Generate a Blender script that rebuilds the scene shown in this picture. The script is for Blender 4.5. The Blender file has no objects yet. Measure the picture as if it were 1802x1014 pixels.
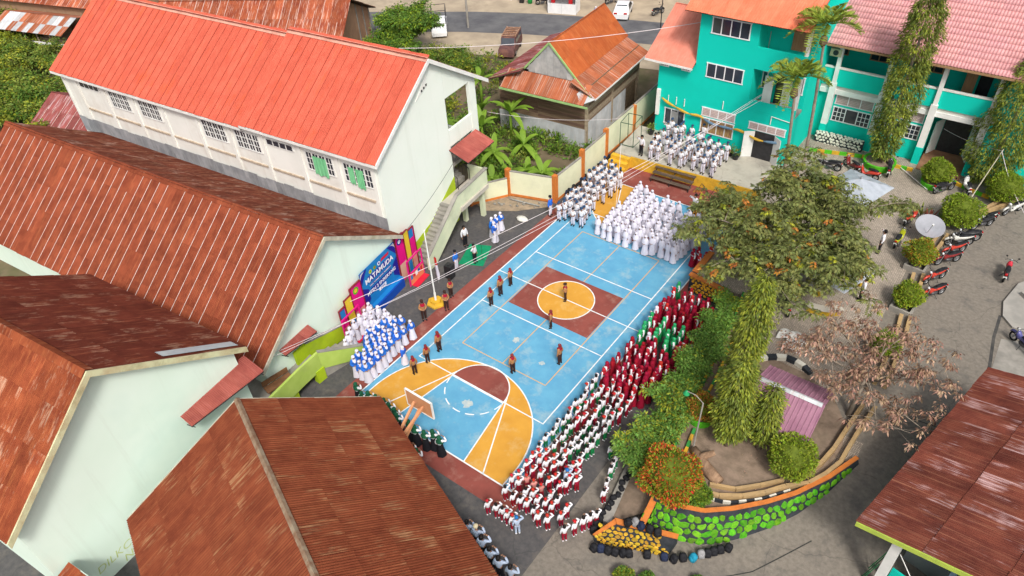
import bpy, bmesh, math, random, json
import numpy as np
from mathutils import Matrix, Vector
random.seed(7); RNG = np.random.default_rng(7)
sc = bpy.context.scene
COL = sc.collection
# ---------------------------------------------------------------- camera
YAW, PITCH, ROLL = -0.69025954, 0.71196947, -0.07184131
def cam_matrix():
    cy, sy, cp, sp = math.cos(YAW), math.sin(YAW), math.cos(PITCH), math.sin(PITCH)
    f = Vector((sy*cp, cy*cp, -sp)); r = Vector((cy, -sy, 0)); u = r.cross(f)
    cr, sr = math.cos(ROLL), math.sin(ROLL)
    R = cr*r + sr*u; U = -sr*r + cr*u
    m = Matrix((R, U, -f)).transposed().to_4x4()
    m.translation = (19.10216, -28.46210, 30.75812)
    return m
cd = bpy.data.cameras.new('camera'); cam = bpy.data.objects.new('camera', cd); COL.objects.link(cam)
cam.matrix_world = cam_matrix()
cd.sensor_fit = 'HORIZONTAL'; cd.sensor_width = 36; cd.lens = 36*1262.79/1802; cd.clip_end = 2000; cd.clip_start = 0.5
sc.camera = cam
# ---------------------------------------------------------------- world, sun, exposure (bright overcast noon)
SUN_EL, SUN_AZ = math.radians(50), math.radians(-42)      # azimuth measured from +X, counter-clockwise
w = bpy.data.worlds.new('World'); sc.world = w; w.use_nodes = True
nt = w.node_tree; bg = nt.nodes['Background']
sky = nt.nodes.new('ShaderNodeTexSky'); sky.sky_type = 'NISHITA'; sky.sun_disc = False
sky.sun_elevation = SUN_EL; sky.sun_rotation = math.pi/2 - SUN_AZ
sky.air_density = 1.0; sky.dust_density = 6.0; sky.ozone_density = 0.6
hs_ = nt.nodes.new('ShaderNodeHueSaturation'); hs_.inputs['Saturation'].default_value = 0.45      # overcast: greyer than a clear sky
nt.links.new(sky.outputs[0], hs_.inputs['Color']); nt.links.new(hs_.outputs[0], bg.inputs[0]); bg.inputs[1].default_value = 0.085
sl = bpy.data.lights.new('sun', 'SUN'); sl.energy = 1.5; sl.angle = math.radians(10); sl.color = (1.0, 0.95, 0.87)
so = bpy.data.objects.new('sun', sl); COL.objects.link(so)
sd = Vector((math.cos(SUN_AZ)*math.cos(SUN_EL), math.sin(SUN_AZ)*math.cos(SUN_EL), math.sin(SUN_EL)))
so.rotation_euler = sd.to_track_quat('Z', 'Y').to_euler(); so.location = (30, -30, 60)
vs = sc.view_settings; vs.view_transform = 'Standard'; vs.look = 'None'; vs.exposure = 0.80; vs.gamma = 1.0; vs.use_curve_mapping = False
sc.render.engine = 'CYCLES'
# ---------------------------------------------------------------- materials
MATS = {}
def _n(t, k, **kw):
    n = t.nodes.new(k)
    for a, v in kw.items():
        if a.startswith('i_'):
            key = a[2:]; key = int(key) if key.isdigit() else key.replace('_', ' ')
            n.inputs[key].default_value = v
        else: setattr(n, a, v)
    return n
def C4(c): return (c[0], c[1], c[2], 1.0)
def pm(name, c, c2=None, scale=3.0, rough=0.8, bump=0.0, bscale=None, stretch=(1, 1, 1), detail=3.0, rnd=0.0, spec=0.15, coords='Object', lo=0.35, hi=0.65, metal=0.0, island=0.0, dirt=None, dirt_amt=0.0, dirt_scale=0.5, trans=0.0, crack=0.0, streak=None, streak_amt=0.0):
    """procedural paint: two-tone noise, optional per-object / per-island tone shift, dirt patches, bump"""
    if name in MATS: return MATS[name]
    m = bpy.data.materials.new(name); m.use_nodes = True; t = m.node_tree; L = t.links
    b = t.nodes['Principled BSDF']; b.inputs['Roughness'].default_value = rough
    b.inputs['Specular IOR Level'].default_value = spec; b.inputs['Metallic'].default_value = metal
    tc = _n(t, 'ShaderNodeTexCoord'); mp = _n(t, 'ShaderNodeMapping'); mp.inputs['Scale'].default_value = stretch
    L.new(tc.outputs[coords], mp.inputs['Vector']); oi = _n(t, 'ShaderNodeObjectInfo')
    if rnd > 0:
        mu = _n(t, 'ShaderNodeMath', operation='MULTIPLY', i_1=57.0); L.new(oi.outputs['Random'], mu.inputs[0]); L.new(mu.outputs[0], mp.inputs['Location'])
    if c2 is None: c2 = tuple(x*0.82 for x in c)
    nz = _n(t, 'ShaderNodeTexNoise', i_Scale=scale, i_Detail=detail, i_Roughness=0.6); L.new(mp.outputs[0], nz.inputs['Vector'])
    cr = _n(t, 'ShaderNodeValToRGB'); e = cr.color_ramp.elements
    e[0].position = lo; e[0].color = C4(c2); e[1].position = hi; e[1].color = C4(c)
    L.new(nz.outputs['Fac'], cr.inputs[0]); out = cr.outputs[0]
    if dirt is not None:
        n2 = _n(t, 'ShaderNodeTexNoise', i_Scale=dirt_scale, i_Detail=4.0, i_Roughness=0.7); L.new(mp.outputs[0], n2.inputs['Vector'])
        r2 = _n(t, 'ShaderNodeMapRange', i_1=0.52, i_2=0.72, i_3=0.0, i_4=dirt_amt); L.new(n2.outputs['Fac'], r2.inputs[0])
        mx = _n(t, 'ShaderNodeMix', data_type='RGBA'); mx.inputs[7].default_value = C4(dirt); L.new(r2.outputs[0], mx.inputs[0]); L.new(out, mx.inputs[6]); out = mx.outputs[2]
    if streak is not None:      # rain stains running down a wall
        m5 = _n(t, 'ShaderNodeMapping'); m5.inputs['Scale'].default_value = (1.6, 1.6, 0.11); L.new(tc.outputs[coords], m5.inputs['Vector'])
        n5 = _n(t, 'ShaderNodeTexNoise', i_Scale=1.0, i_Detail=5.0, i_Roughness=0.65); L.new(m5.outputs[0], n5.inputs['Vector'])
        r5 = _n(t, 'ShaderNodeMapRange', i_1=0.53, i_2=0.74, i_3=0.0, i_4=streak_amt); L.new(n5.outputs['Fac'], r5.inputs[0])
        mx = _n(t, 'ShaderNodeMix', data_type='RGBA'); mx.inputs[7].default_value = C4(streak); L.new(r5.outputs[0], mx.inputs[0]); L.new(out, mx.inputs[6]); out = mx.outputs[2]
    if crack > 0:               # hairline cracks: warped cell edges
        n6 = _n(t, 'ShaderNodeTexNoise', i_Scale=1.1, i_Detail=3.0); L.new(mp.outputs[0], n6.inputs['Vector'])
        a6 = _n(t, 'ShaderNodeVectorMath', operation='ADD'); L.new(mp.outputs[0], a6.inputs[0]); L.new(n6.outputs['Color'], a6.inputs[1])
        v6 = _n(t, 'ShaderNodeTexVoronoi', feature='DISTANCE_TO_EDGE', i_Scale=crack); L.new(a6.outputs[0], v6.inputs['Vector'])
        r6 = _n(t, 'ShaderNodeMapRange', i_1=0.0, i_2=0.008, i_3=0.32, i_4=0.0); L.new(v6.outputs['Distance'], r6.inputs[0])
        mx = _n(t, 'ShaderNodeMix', data_type='RGBA'); mx.inputs[7].default_value = (0.03, 0.03, 0.03, 1); L.new(r6.outputs[0], mx.inputs[0]); L.new(out, mx.inputs[6]); out = mx.outputs[2]
    if rnd > 0 or island > 0:
        src = oi.outputs['Random']; amt = rnd
        if island > 0: ge = _n(t, 'ShaderNodeNewGeometry'); src = ge.outputs['Random Per Island']; amt = island
        mr = _n(t, 'ShaderNodeMapRange', i_3=1-amt, i_4=1+amt); L.new(src, mr.inputs[0])
        hs = _n(t, 'ShaderNodeHueSaturation'); L.new(mr.outputs[0], hs.inputs['Value']); L.new(out, hs.inputs['Color'])
        mh = _n(t, 'ShaderNodeMapRange', i_3=0.5-amt*0.06, i_4=0.5+amt*0.06); m3 = _n(t, 'ShaderNodeMath', operation='FRACT')
        m4 = _n(t, 'ShaderNodeMath', operation='MULTIPLY', i_1=7.31); L.new(src, m4.inputs[0]); L.new(m4.outputs[0], m3.inputs[0]); L.new(m3.outputs[0], mh.inputs[0]); L.new(mh.outputs[0], hs.inputs['Hue'])
        out = hs.outputs[0]
    L.new(out, b.inputs['Base Color'])
    if bump > 0:
        nb = _n(t, 'ShaderNodeTexNoise', i_Scale=bscale or scale*6, i_Detail=4.0); L.new(mp.outputs[0], nb.inputs['Vector'])
        bp = _n(t, 'ShaderNodeBump', i_Strength=bump, i_Distance=0.03); L.new(nb.outputs['Fac'], bp.inputs['Height']); L.new(bp.outputs[0], b.inputs['Normal'])
    if trans > 0:
        tr = _n(t, 'ShaderNodeBsdfTranslucent'); L.new(out, tr.inputs[0]); ms = _n(t, 'ShaderNodeMixShader', i_0=trans)
        L.new(b.outputs[0], ms.inputs[1]); L.new(tr.outputs[0], ms.inputs[2]); L.new(ms.outputs[0], t.nodes['Material Output'].inputs[0])
    MATS[name] = m; return m
def rust(name, dark, mid, light, light_amt=0.5, rnd=0.22, rough=0.62, pale=None, pale_amt=0.0, sx=9.0, sy=0.7):
    """oxidised corrugated zinc: streaks run down the sheet (local Y), tone differs sheet by sheet"""
    if name in MATS: return MATS[name]
    m = bpy.data.materials.new(name); m.use_nodes = True; t = m.node_tree; L = t.links
    b = t.nodes['Principled BSDF']; b.inputs['Roughness'].default_value = max(rough, .75); b.inputs['Specular IOR Level'].default_value = 0.08
    tc = _n(t, 'ShaderNodeTexCoord'); oi = _n(t, 'ShaderNodeObjectInfo')
    mu = _n(t, 'ShaderNodeMath', operation='MULTIPLY', i_1=91.0); L.new(oi.outputs['Random'], mu.inputs[0])
    def noise(sc3, detail=3, rough_=0.6):
        mp = _n(t, 'ShaderNodeMapping'); mp.inputs['Scale'].default_value = sc3; L.new(tc.outputs['Object'], mp.inputs['Vector']); L.new(mu.outputs[0], mp.inputs['Location'])
        nz = _n(t, 'ShaderNodeTexNoise', i_Scale=1.0, i_Detail=detail, i_Roughness=rough_); L.new(mp.outputs[0], nz.inputs['Vector']); return nz.outputs['Fac']
    a = noise((1.3, 1.1, 1)); cr = _n(t, 'ShaderNodeValToRGB'); e = cr.color_ramp.elements
    e[0].position = 0.33; e[0].color = C4(dark); e[1].position = 0.66; e[1].color = C4(mid); L.new(a, cr.inputs[0]); out = cr.outputs[0]
    s = noise((sx, sy, 1), 3, 0.65); r = _n(t, 'ShaderNodeMapRange', i_1=0.52, i_2=0.70, i_3=0.0, i_4=light_amt); L.new(s, r.inputs[0])
    mx = _n(t, 'ShaderNodeMix', data_type='RGBA'); mx.inputs[7].default_value = C4(light); L.new(r.outputs[0], mx.inputs[0]); L.new(out, mx.inputs[6]); out = mx.outputs[2]
    if pale:
        s = noise((sx*0.7, sy*1.3, 1), 4, 0.75); s2 = noise((0.5, 0.5, 1), 3); ad = _n(t, 'ShaderNodeMath', operation='ADD'); L.new(s, ad.inputs[0]); L.new(s2, ad.inputs[1])
        r = _n(t, 'ShaderNodeMapRange', i_1=1.10, i_2=1.28, i_3=0.0, i_4=pale_amt); L.new(ad.outputs[0], r.inputs[0])
        mx = _n(t, 'ShaderNodeMix', data_type='RGBA'); mx.inputs[7].default_value = C4(pale); L.new(r.outputs[0], mx.inputs[0]); L.new(out, mx.inputs[6]); out = mx.outputs[2]
    mr = _n(t, 'ShaderNodeMapRange', i_3=1-rnd, i_4=1+rnd); L.new(oi.outputs['Random'], mr.inputs[0])
    hs = _n(t, 'ShaderNodeHueSaturation'); L.new(mr.outputs[0], hs.inputs['Value']); L.new(out, hs.inputs['Color']); L.new(hs.outputs[0], b.inputs['Base Color'])
    nb = noise((14, 14, 14), 4); bp = _n(t, 'ShaderNodeBump', i_Strength=0.25, i_Distance=0.02); L.new(nb, bp.inputs['Height']); L.new(bp.outputs[0], b.inputs['Normal'])
    MATS[name] = m; return m
# ---------------------------------------------------------------- mesh building
class MB:
    def __init__(s): s.v = []; s.f = []; s.m = []
    def add(s, vs_, fs, mi=0):
        o = len(s.v); s.v += [tuple(p) for p in vs_]; s.f += [tuple(i+o for i in f) for f in fs]; s.m += [mi]*len(fs); return s
    def box(s, x0, x1, y0, y1, z0, z1, mi=0):
        return s.add([(x0,y0,z0),(x1,y0,z0),(x1,y1,z0),(x0,y1,z0),(x0,y0,z1),(x1,y0,z1),(x1,y1,z1),(x0,y1,z1)],
                     [(0,3,2,1),(4,5,6,7),(0,1,5,4),(1,2,6,5),(2,3,7,6),(3,0,4,7)], mi)
    def boxm(s, M, sx, sy, sz, mi=0):
        h = [(x*sx/2, y*sy/2, z*sz/2) for z in (-1,1) for y in (-1,1) for x in (-1,1)]
        return s.add([M @ Vector(p) for p in h], [(0,2,3,1),(4,5,7,6),(0,1,5,4),(1,3,7,5),(3,2,6,7),(2,0,4,6)], mi)
    def beam(s, p, q, w_, h_, mi=0, up=(0,0,1)):
        p = Vector(p); q = Vector(q); d = (q-p); l = d.length; d.normalize(); up = Vector(up)
        if abs(d.dot(up)) > 0.98: up = Vector((1,0,0))
        x = d.cross(up).normalized(); z = x.cross(d)
        M = Matrix((x, d, z)).transposed().to_4x4(); M.translation = (p+q)/2
        return s.boxm(M, w_, l, h_, mi)
    def tube(s, pts, r, n=8, mi=0, cap=True, closed=False):
        pts = [Vector(p) for p in pts]; k = len(pts); r = [r]*k if not hasattr(r, '__len__') else r
        o = len(s.v); prev = None
        for i, p in enumerate(pts):
            a = pts[(i-1) % k] if (i > 0 or closed) else p; b = pts[(i+1) % k] if (i < k-1 or closed) else p
            d = (b-a).normalized()
            ref = prev if prev is not None else (Vector((0,0,1)) if abs(d.z) < 0.9 else Vector((1,0,0)))
            x = (ref - d*ref.dot(d)); x = x.normalized() if x.length > 1e-6 else d.orthogonal().normalized(); y = d.cross(x); prev = x
            for j in range(n):
                t = 2*math.pi*j/n; s.v.append(tuple(p + (x*math.cos(t)+y*math.sin(t))*r[i]))
        for i in range(k if closed else k-1):
            for j in range(n):
                i2 = (i+1) % k; s.f.append((o+i*n+j, o+i*n+(j+1) % n, o+i2*n+(j+1) % n, o+i2*n+j)); s.m.append(mi)
        if cap and not closed:
            s.f.append(tuple(o+j for j in reversed(range(n)))); s.f.append(tuple(o+(k-1)*n+j for j in range(n))); s.m += [mi, mi]
        return s
    def lathe(s, prof, n=12, c=(0,0,0), mi=0, axis='z', sxy=(1,1)):
        o = len(s.v); k = len(prof)
        for (r, z) in prof:
            for j in range(n):
                t = 2*math.pi*j/n; a, b = r*math.cos(t)*sxy[0], r*math.sin(t)*sxy[1]
                if axis == 'z': p = (a, b, z)
                elif axis == 'y': p = (b, z, a)
                else: p = (z, a, b)
                s.v.append((p[0]+c[0], p[1]+c[1], p[2]+c[2]))
        for i in range(k-1):
            for j in range(n): s.f.append((o+i*n+j, o+i*n+(j+1) % n, o+(i+1)*n+(j+1) % n, o+(i+1)*n+j)); s.m.append(mi)
        s.f.append(tuple(o+j for j in reversed(range(n)))); s.f.append(tuple(o+(k-1)*n+j for j in range(n))); s.m += [mi, mi]
        return s
    def prism(s, poly, z0, z1, mi=0):
        """horizontal polygon (counter-clockwise) extruded in z"""
        k = len(poly); vs_ = [(p[0], p[1], z0) for p in poly]+[(p[0], p[1], z1) for p in poly]
        return s.add(vs_, [tuple(reversed(range(k))), tuple(range(k, 2*k))]+[(i, (i+1) % k, k+(i+1) % k, k+i) for i in range(k)], mi)
    def wallpoly(s, pts, x0, x1, mi=0):
        """polygon in (y, z) extruded along x"""
        k = len(pts); vs_ = [(x0, p[0], p[1]) for p in pts]+[(x1, p[0], p[1]) for p in pts]
        return s.add(vs_, [tuple(reversed(range(k))), tuple(range(k, 2*k))]+[(i, (i+1) % k, k+(i+1) % k, k+i) for i in range(k)], mi)
    def mesh(s, name, mats, smooth=False):
        me = bpy.data.meshes.new(name); me.from_pydata(s.v, [], s.f)
        for m in (mats if isinstance(mats, (list, tuple)) else [mats]): me.materials.append(m)
        if max(s.m or [0]) > 0: me.polygons.foreach_set('material_index', s.m)
        if smooth: me.polygons.foreach_set('use_smooth', [True]*len(me.polygons))
        me.update(); return me
    def obj(s, name, mats, parent=None, smooth=False, loc=None): return put(name, s.mesh(name, mats, smooth), parent, loc)
def put(name, me, parent=None, loc=None, rz=None, M=None, scale=None):
    o = bpy.data.objects.new(name, me); COL.objects.link(o)
    if parent is not None: o.parent = parent
    if M is not None: o.matrix_local = M
    if loc is not None: o.location = loc
    if rz is not None: o.rotation_euler = (0, 0, rz)
    if scale is not None: o.scale = (scale,)*3 if not hasattr(scale, '__len__') else scale
    return o
def tag(o, label, cat, group=None, kind=None):
    o['label'] = label; o['category'] = cat
    if group: o['group'] = group
    if kind: o['kind'] = kind
    return o
def thing(name, label, cat, loc=(0,0,0), rz=0, group=None):
    o = bpy.data.objects.new(name, None); COL.objects.link(o); o.location = loc; o.rotation_euler = (0,0,rz); o.empty_display_size = 0.3
    return tag(o, label, cat, group)
def struct(o): o['kind'] = 'structure'; return o
def copy_tree(o, parent=None):
    c = o.copy(); COL.objects.link(c); c.parent = parent
    for ch in list(o.children): copy_tree(ch, c)
    return c
def text(s, size, y, z, m, parent, x, ext=.004, bold=0.0, shear=0.0):
    ts_ = bpy.data.scenes.new('lettering_workshop'); c = bpy.data.curves.new('lettering', 'FONT'); c.body = s; c.size = size; c.extrude = ext; c.offset = bold; c.align_x = 'CENTER'; c.shear = shear; o = bpy.data.objects.new('lettering', c); ts_.collection.objects.link(o); ts_.view_layers[0].update(); dg = ts_.view_layers[0].depsgraph; me = bpy.data.meshes.new_from_object(o.evaluated_get(dg)); bpy.data.objects.remove(o); bpy.data.curves.remove(c); bpy.data.scenes.remove(ts_); me.materials.clear(); me.materials.append(m)
    o2 = put('lettering', me, parent); o2.location = (x, y, z); o2.rotation_euler = (math.pi/2, 0, math.pi/2); return o2
def smooth(a, b, x):
    t = max(0.0, min(1.0, (x-a)/(b-a))); return t*t*(3-2*t)
# ---- plain colours used all over
M_white = pm('white_paint', (0.80,0.80,0.78), (0.70,0.71,0.69), 1.5, 0.7)
M_dark = pm('dark_metal', (0.03,0.03,0.035), (0.015,0.015,0.018), 4, 0.5, spec=0.5)
M_black = pm('black_plastic', (0.018,0.018,0.02), (0.01,0.01,0.012), 8, 0.45, spec=0.5)
M_glass = pm('dark_glass', (0.02,0.025,0.04), (0.035,0.045,0.06), 0.8, 0.08, spec=0.8)
M_conc = pm('concrete', (0.33,0.31,0.28), (0.22,0.21,0.19), 1.2, 0.9, 0.3, 20)
M_steel = pm('galvanised_steel', (0.45,0.46,0.48), (0.33,0.34,0.36), 3, 0.45, metal=0.6)
M_orange = pm('orange_paint', (0.62,0.20,0.045), (0.5,0.16,0.04), 3, 0.75)
M_cream = pm('cream_paint', (0.76,0.76,0.55), (0.66,0.67,0.47), 1.0, 0.85, dirt=(0.25,0.27,0.2), dirt_amt=0.35)
M_lime = pm('lime_paint', (0.42,0.56,0.02), (0.34,0.47,0.02), 1.2, 0.8, dirt=(0.2,0.22,0.1), dirt_amt=0.3)
M_greenp = pm('bright_green_paint', (0.10,0.48,0.02), (0.07,0.36,0.02), 2.5, 0.75)
M_yellowp = pm('yellow_paint', (0.70,0.42,0.04), (0.55,0.32,0.03), 2.5, 0.8, dirt=(0.2,0.15,0.06), dirt_amt=0.4, dirt_scale=0.9)
# ================================================================ GROUND
def sheet(name, pts, z, m, parent=None, cat=None):
    b = MB(); b.add([(p[0], p[1], z) for p in pts], [tuple(range(len(pts)))]); return b.obj(name, m, parent)
def ribbon(pts, w_, z):
    """flat strip along a polyline"""
    P = [Vector((p[0], p[1], 0)) for p in pts]; vs_ = []; b = MB()
    for i, p in enumerate(P):
        d = (P[min(i+1, len(P)-1)] - P[max(i-1, 0)]).normalized(); nrm = Vector((-d.y, d.x, 0))
        a = P[i]-P[i-1] if i > 0 else d; k = 1.0/max(0.5, abs(d.dot(a.normalized())) if i > 0 else 1.0)
        vs_ += [p+nrm*w_/2*k, p-nrm*w_/2*k]
    b.add([(v.x, v.y, z) for v in vs_], [(2*i, 2*i+1, 2*i+3, 2*i+2) for i in range(len(P)-1)]); return b
M_earth = pm('bare_earth', (0.20,0.15,0.10), (0.10,0.085,0.05), 0.35, 0.95, 0.4, 8, dirt=(0.05,0.08,0.02), dirt_amt=0.8, dirt_scale=0.12)
M_asph = pm('grey_asphalt', (0.105,0.10,0.10), (0.075,0.074,0.077), 4.0, 0.92, 0.4, 40, dirt=(0.19,0.165,0.14), dirt_amt=0.5, dirt_scale=1.1, detail=6, crack=.28)
M_asphd = pm('far_asphalt', (0.15,0.15,0.155), (0.10,0.10,0.11), 0.5, 0.9, 0.2, 30)
M_road = pm('old_concrete_road', (0.235,0.208,0.175), (0.17,0.152,0.13), 5.0, 0.93, 0.5, 30, dirt=(0.105,0.10,0.095), dirt_amt=0.65, dirt_scale=0.9, detail=6, crack=.22)
M_dust = pm('dusty_shoulder', (0.46,0.38,0.28), (0.34,0.28,0.21), 0.4, 0.95, 0.3, 15, dirt=(0.26,0.22,0.17), dirt_amt=0.6)
g = sheet('ground', [(-600,-600),(700,-600),(700,700),(-600,700)], -0.06, M_earth); struct(g)
g = sheet('asphalt_ground', [(-14.5,-40),(10.2,-40),(10.2,6.5),(6.3,6.5),(6.3,17),(-6.9,17),(-6.9,8.4),(-9.6,7.6),(-14.5,7.0)], 0.0, M_asph); struct(g)
# sloping concrete lane on the right
def lane_z(x, y): return 1.2*smooth(-11.5, -1.5, y)*smooth(11.5, 17, x)
b = MB(); nx, ny = 40, 70; X = np.linspace(8.6, 60, nx+1); Y = np.concatenate([np.linspace(-45, -13, 12)[:-1], np.linspace(-13, 0, 45)[:-1], np.linspace(0, 60, 15)]); ny = len(Y)-1; X = np.concatenate([np.linspace(8.6, 20, 30)[:-1], np.linspace(20, 60, 8)]); nx = len(X)-1
b.v = [(x, y, 0.006+lane_z(x, y)) for y in Y for x in X]
b.f = [(j*(nx+1)+i, j*(nx+1)+i+1, (j+1)*(nx+1)+i+1, (j+1)*(nx+1)+i) for j in range(ny) for i in range(nx)]; b.m = [0]*len(b.f)
struct(b.obj('road', M_road, smooth=True))
# joints cut in the concrete lane
M_joint = pm('tar_joint', (0.03,0.03,0.03), (0.05,0.05,0.045), 4, 0.9)
def on_lane(pts, w_, name, m, dz=0.012):
    rb = MB(); P = []
    for i in range(len(pts)-1):
        for k in range(12):
            t = k/12; P.append((pts[i][0]*(1-t)+pts[i+1][0]*t, pts[i][1]*(1-t)+pts[i+1][1]*t))
    P.append(pts[-1]); rb = ribbon(P, w_, 0); rb.v = [(x, y, lane_z(x, y)+dz) for x, y, z in rb.v]; return struct(rb.obj(name, m))
on_lane([(12.4,-14.9),(16.8,-10.5),(18.4,-7.8)], 0.05, 'road_joint', M_joint)
on_lane([(18.9,0.8),(20.4,1.0),(22.3,1.2)], 0.05, 'road_joint', M_joint)
on_lane([(14.5,-17.5),(18.0,-13.2),(20.4,-8.6)], 0.04, 'road_joint', M_joint)
on_lane([(22.6,1.6),(22.5,6.9),(22.25,9.3),(22.2,11.4)], 0.16, 'road_gutter', pm('gutter_dark', (0.05,0.05,0.05), (0.09,0.085,0.08), 2, 0.9), 0.014)
# far street behind the houses
street = [(-64,21.5),(-52,25.5),(-44,29.8),(-36,34.2),(-29,37.2),(-20,40.2),(-8,43.5),(20,50),(80,62)]
struct(ribbon(street, 18, -0.03).obj('road_shoulder', M_dust)); struct(ribbon(street, 6.2, -0.015).obj('street', M_asphd))
struct(ribbon([(-38,47),(-22,53),(0,58)], 16, -0.02).obj('forecourt', M_dust))
# ================================================================ COURT (sheets 4 mm apart)
M_blue = pm('court_blue', (0.125,0.37,0.55), (0.095,0.31,0.50), 0.9, 0.75, 0.15, 40, dirt=(0.36,0.47,0.50), dirt_amt=0.7, dirt_scale=0.75, detail=7, spec=0.25)
M_maroon = pm('court_maroon', (0.27,0.075,0.06), (0.20,0.055,0.045), 0.6, 0.8, 0.15, 40, dirt=(0.36,0.20,0.16), dirt_amt=0.6, dirt_scale=0.9, detail=6)
M_oran = pm('court_orange', (0.62,0.32,0.05), (0.55,0.27,0.04), 0.9, 0.75, 0.1, 40, dirt=(0.60,0.45,0.22), dirt_amt=0.5, dirt_scale=0.8, detail=6)
M_line = pm('court_white_line', (0.76,0.78,0.78), (0.42,0.54,0.60), 3.5, 0.8, detail=6, lo=.28, hi=.5)
M_oline = pm('court_orange_line', (0.70,0.38,0.12), (0.52,0.38,0.22), 1.8, 0.8)
court = sheet('basketball_court', [(-6.35,-14.5),(6.4,-14.5),(6.4,16.4),(-6.35,16.4)], 0.004, M_maroon); struct(court)
YB, YT = -13.3, 13.57
sheet('blue_paint', [(-5.4,YB),(5.6,YB),(5.6,YT),(-5.4,YT)], 0.008, M_blue, court)
def arc(cx, cy, r, a0, a1, n): return [(cx+r*math.cos(math.radians(a0+(a1-a0)*i/n)), cy+r*math.sin(math.radians(a0+(a1-a0)*i/n))) for i in range(n+1)]
def circ_line(c, r, a0, a1, z, m, w_=0.07, n=48, name='painted_line'):
    A = arc(c[0], c[1], r-w_/2, a0, a1, n); B_ = arc(c[0], c[1], r+w_/2, a0, a1, n); b = MB()
    b.add([(p[0], p[1], z) for p in A]+[(p[0], p[1], z) for p in B_], [(i, n+1+i, n+2+i, i+1) for i in range(n)]); return b.obj(name, m, court)
def line(p, q, z, m, w_=0.07): return ribbon([p, q], w_, z).obj('painted_line', m, court)
for s in (-1, 1):
    yb = YB if s < 0 else YT; yc = -12.31 if s < 0 else 12.58; yf = -9.07 if s < 0 else 9.34
    A = arc(0, 0, 5.04, 0, 180, 48)
    pts = [(p[0], yc - s*p[1]) for p in A]
    pts = [(5.04, yb+s*-0.0)] + pts + [(-5.04, yb)]
    if s > 0: pts = list(reversed(pts))
    sheet('orange_paint', pts, 0.012, M_oran, court)
    sheet('key_paint', (lambda P: P if s < 0 else list(reversed(P)))([(-2.5,yb),(2.5,yb),(1.84,yf),(-1.84,yf)]), 0.016, M_blue, court)
    H = [(p[0], yf - s*p[1]) for p in arc(0, 0, 1.84, 0, 180, 24)]
    sheet('half_circle_paint', H if s < 0 else list(reversed(H)), 0.016, M_maroon, court)
    L0 = 0.020
    circ_line((0, yc), 5.04, 0 if s < 0 else 180, 180 if s < 0 else 360, L0, M_line)
    for sx in (-1, 1):
        line((sx*5.04, yb), (sx*5.04, yc), L0, M_line); line((sx*1.84, yf), (sx*2.52, yb), L0, M_line); line((sx*1.8, yf+s*-0.45), (sx*3.8, yb), L0, M_line)
    line((-1.84, yf), (1.84, yf), L0+0.004, M_line); circ_line((0, yf), 1.84, 0 if s < 0 else 180, 180 if s < 0 else 360, L0+0.004, M_line)
    for k in range(7):
        a0 = 180+k*26+4 if s < 0 else k*26+4; circ_line((0, yf), 1.84, a0, a0+16, L0, M_line, n=6, name='painted_dash')
sheet('centre_paint', [(-2.97,-2.2),(2.97,-2.2),(2.97,2.1),(-2.97,2.1)], 0.012, M_maroon, court)
sheet('circle_paint', arc(0, 0, 1.82, 0, 354, 59), 0.016, M_oran, court); circ_line((0, 0), 1.82, 0, 360, 0.020, M_line, n=64)
for p, q in (((-5.4,YB),(-5.4,YT)), ((5.6,YB),(5.6,YT))): line(p, q, 0.024, M_line, 0.08)
for y in (YB, YT): line((-5.44,y), (5.64,y), 0.028, M_line, 0.08)
for x in (-4.5, 4.5): line((x,-9.03), (x,9.03), 0.024, M_line)
for y in (-9, 9): line((-4.5,y), (4.5,y), 0.028, M_line)
for y in (-3, 3): line((-4.5,y), (4.5,y), 0.028, M_line)
line((-5.4,0), (5.6,0), 0.028, M_line)
for x in (-3.05, 3.05): line((x,-6.7), (x,6.7), 0.0225, M_oline, 0.06)
for y in (-6.7, 6.7): line((-3.05,y), (3.05,y), 0.0265, M_oline, 0.06)
for a, b_ in ((-6.7,-2.2), (2.1,6.7)): line((0,a), (0,b_), 0.0225, M_oline, 0.06)
M_worn = pm('worn_paint', (0.50,0.53,0.50), (0.30,0.42,0.48), 4, 0.9)
for (x, y, r) in ((0.25,-10.2,0.42), (-0.5,-4.7,0.3), (1.9,-5.4,0.24)):
    sheet('worn_patch', [(x+r*random.uniform(.45,1)*math.cos(t*0.349), y+r*random.uniform(.45,1)*math.sin(t*0.349)) for t in range(18)], 0.0185, M_worn, court)
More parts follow.
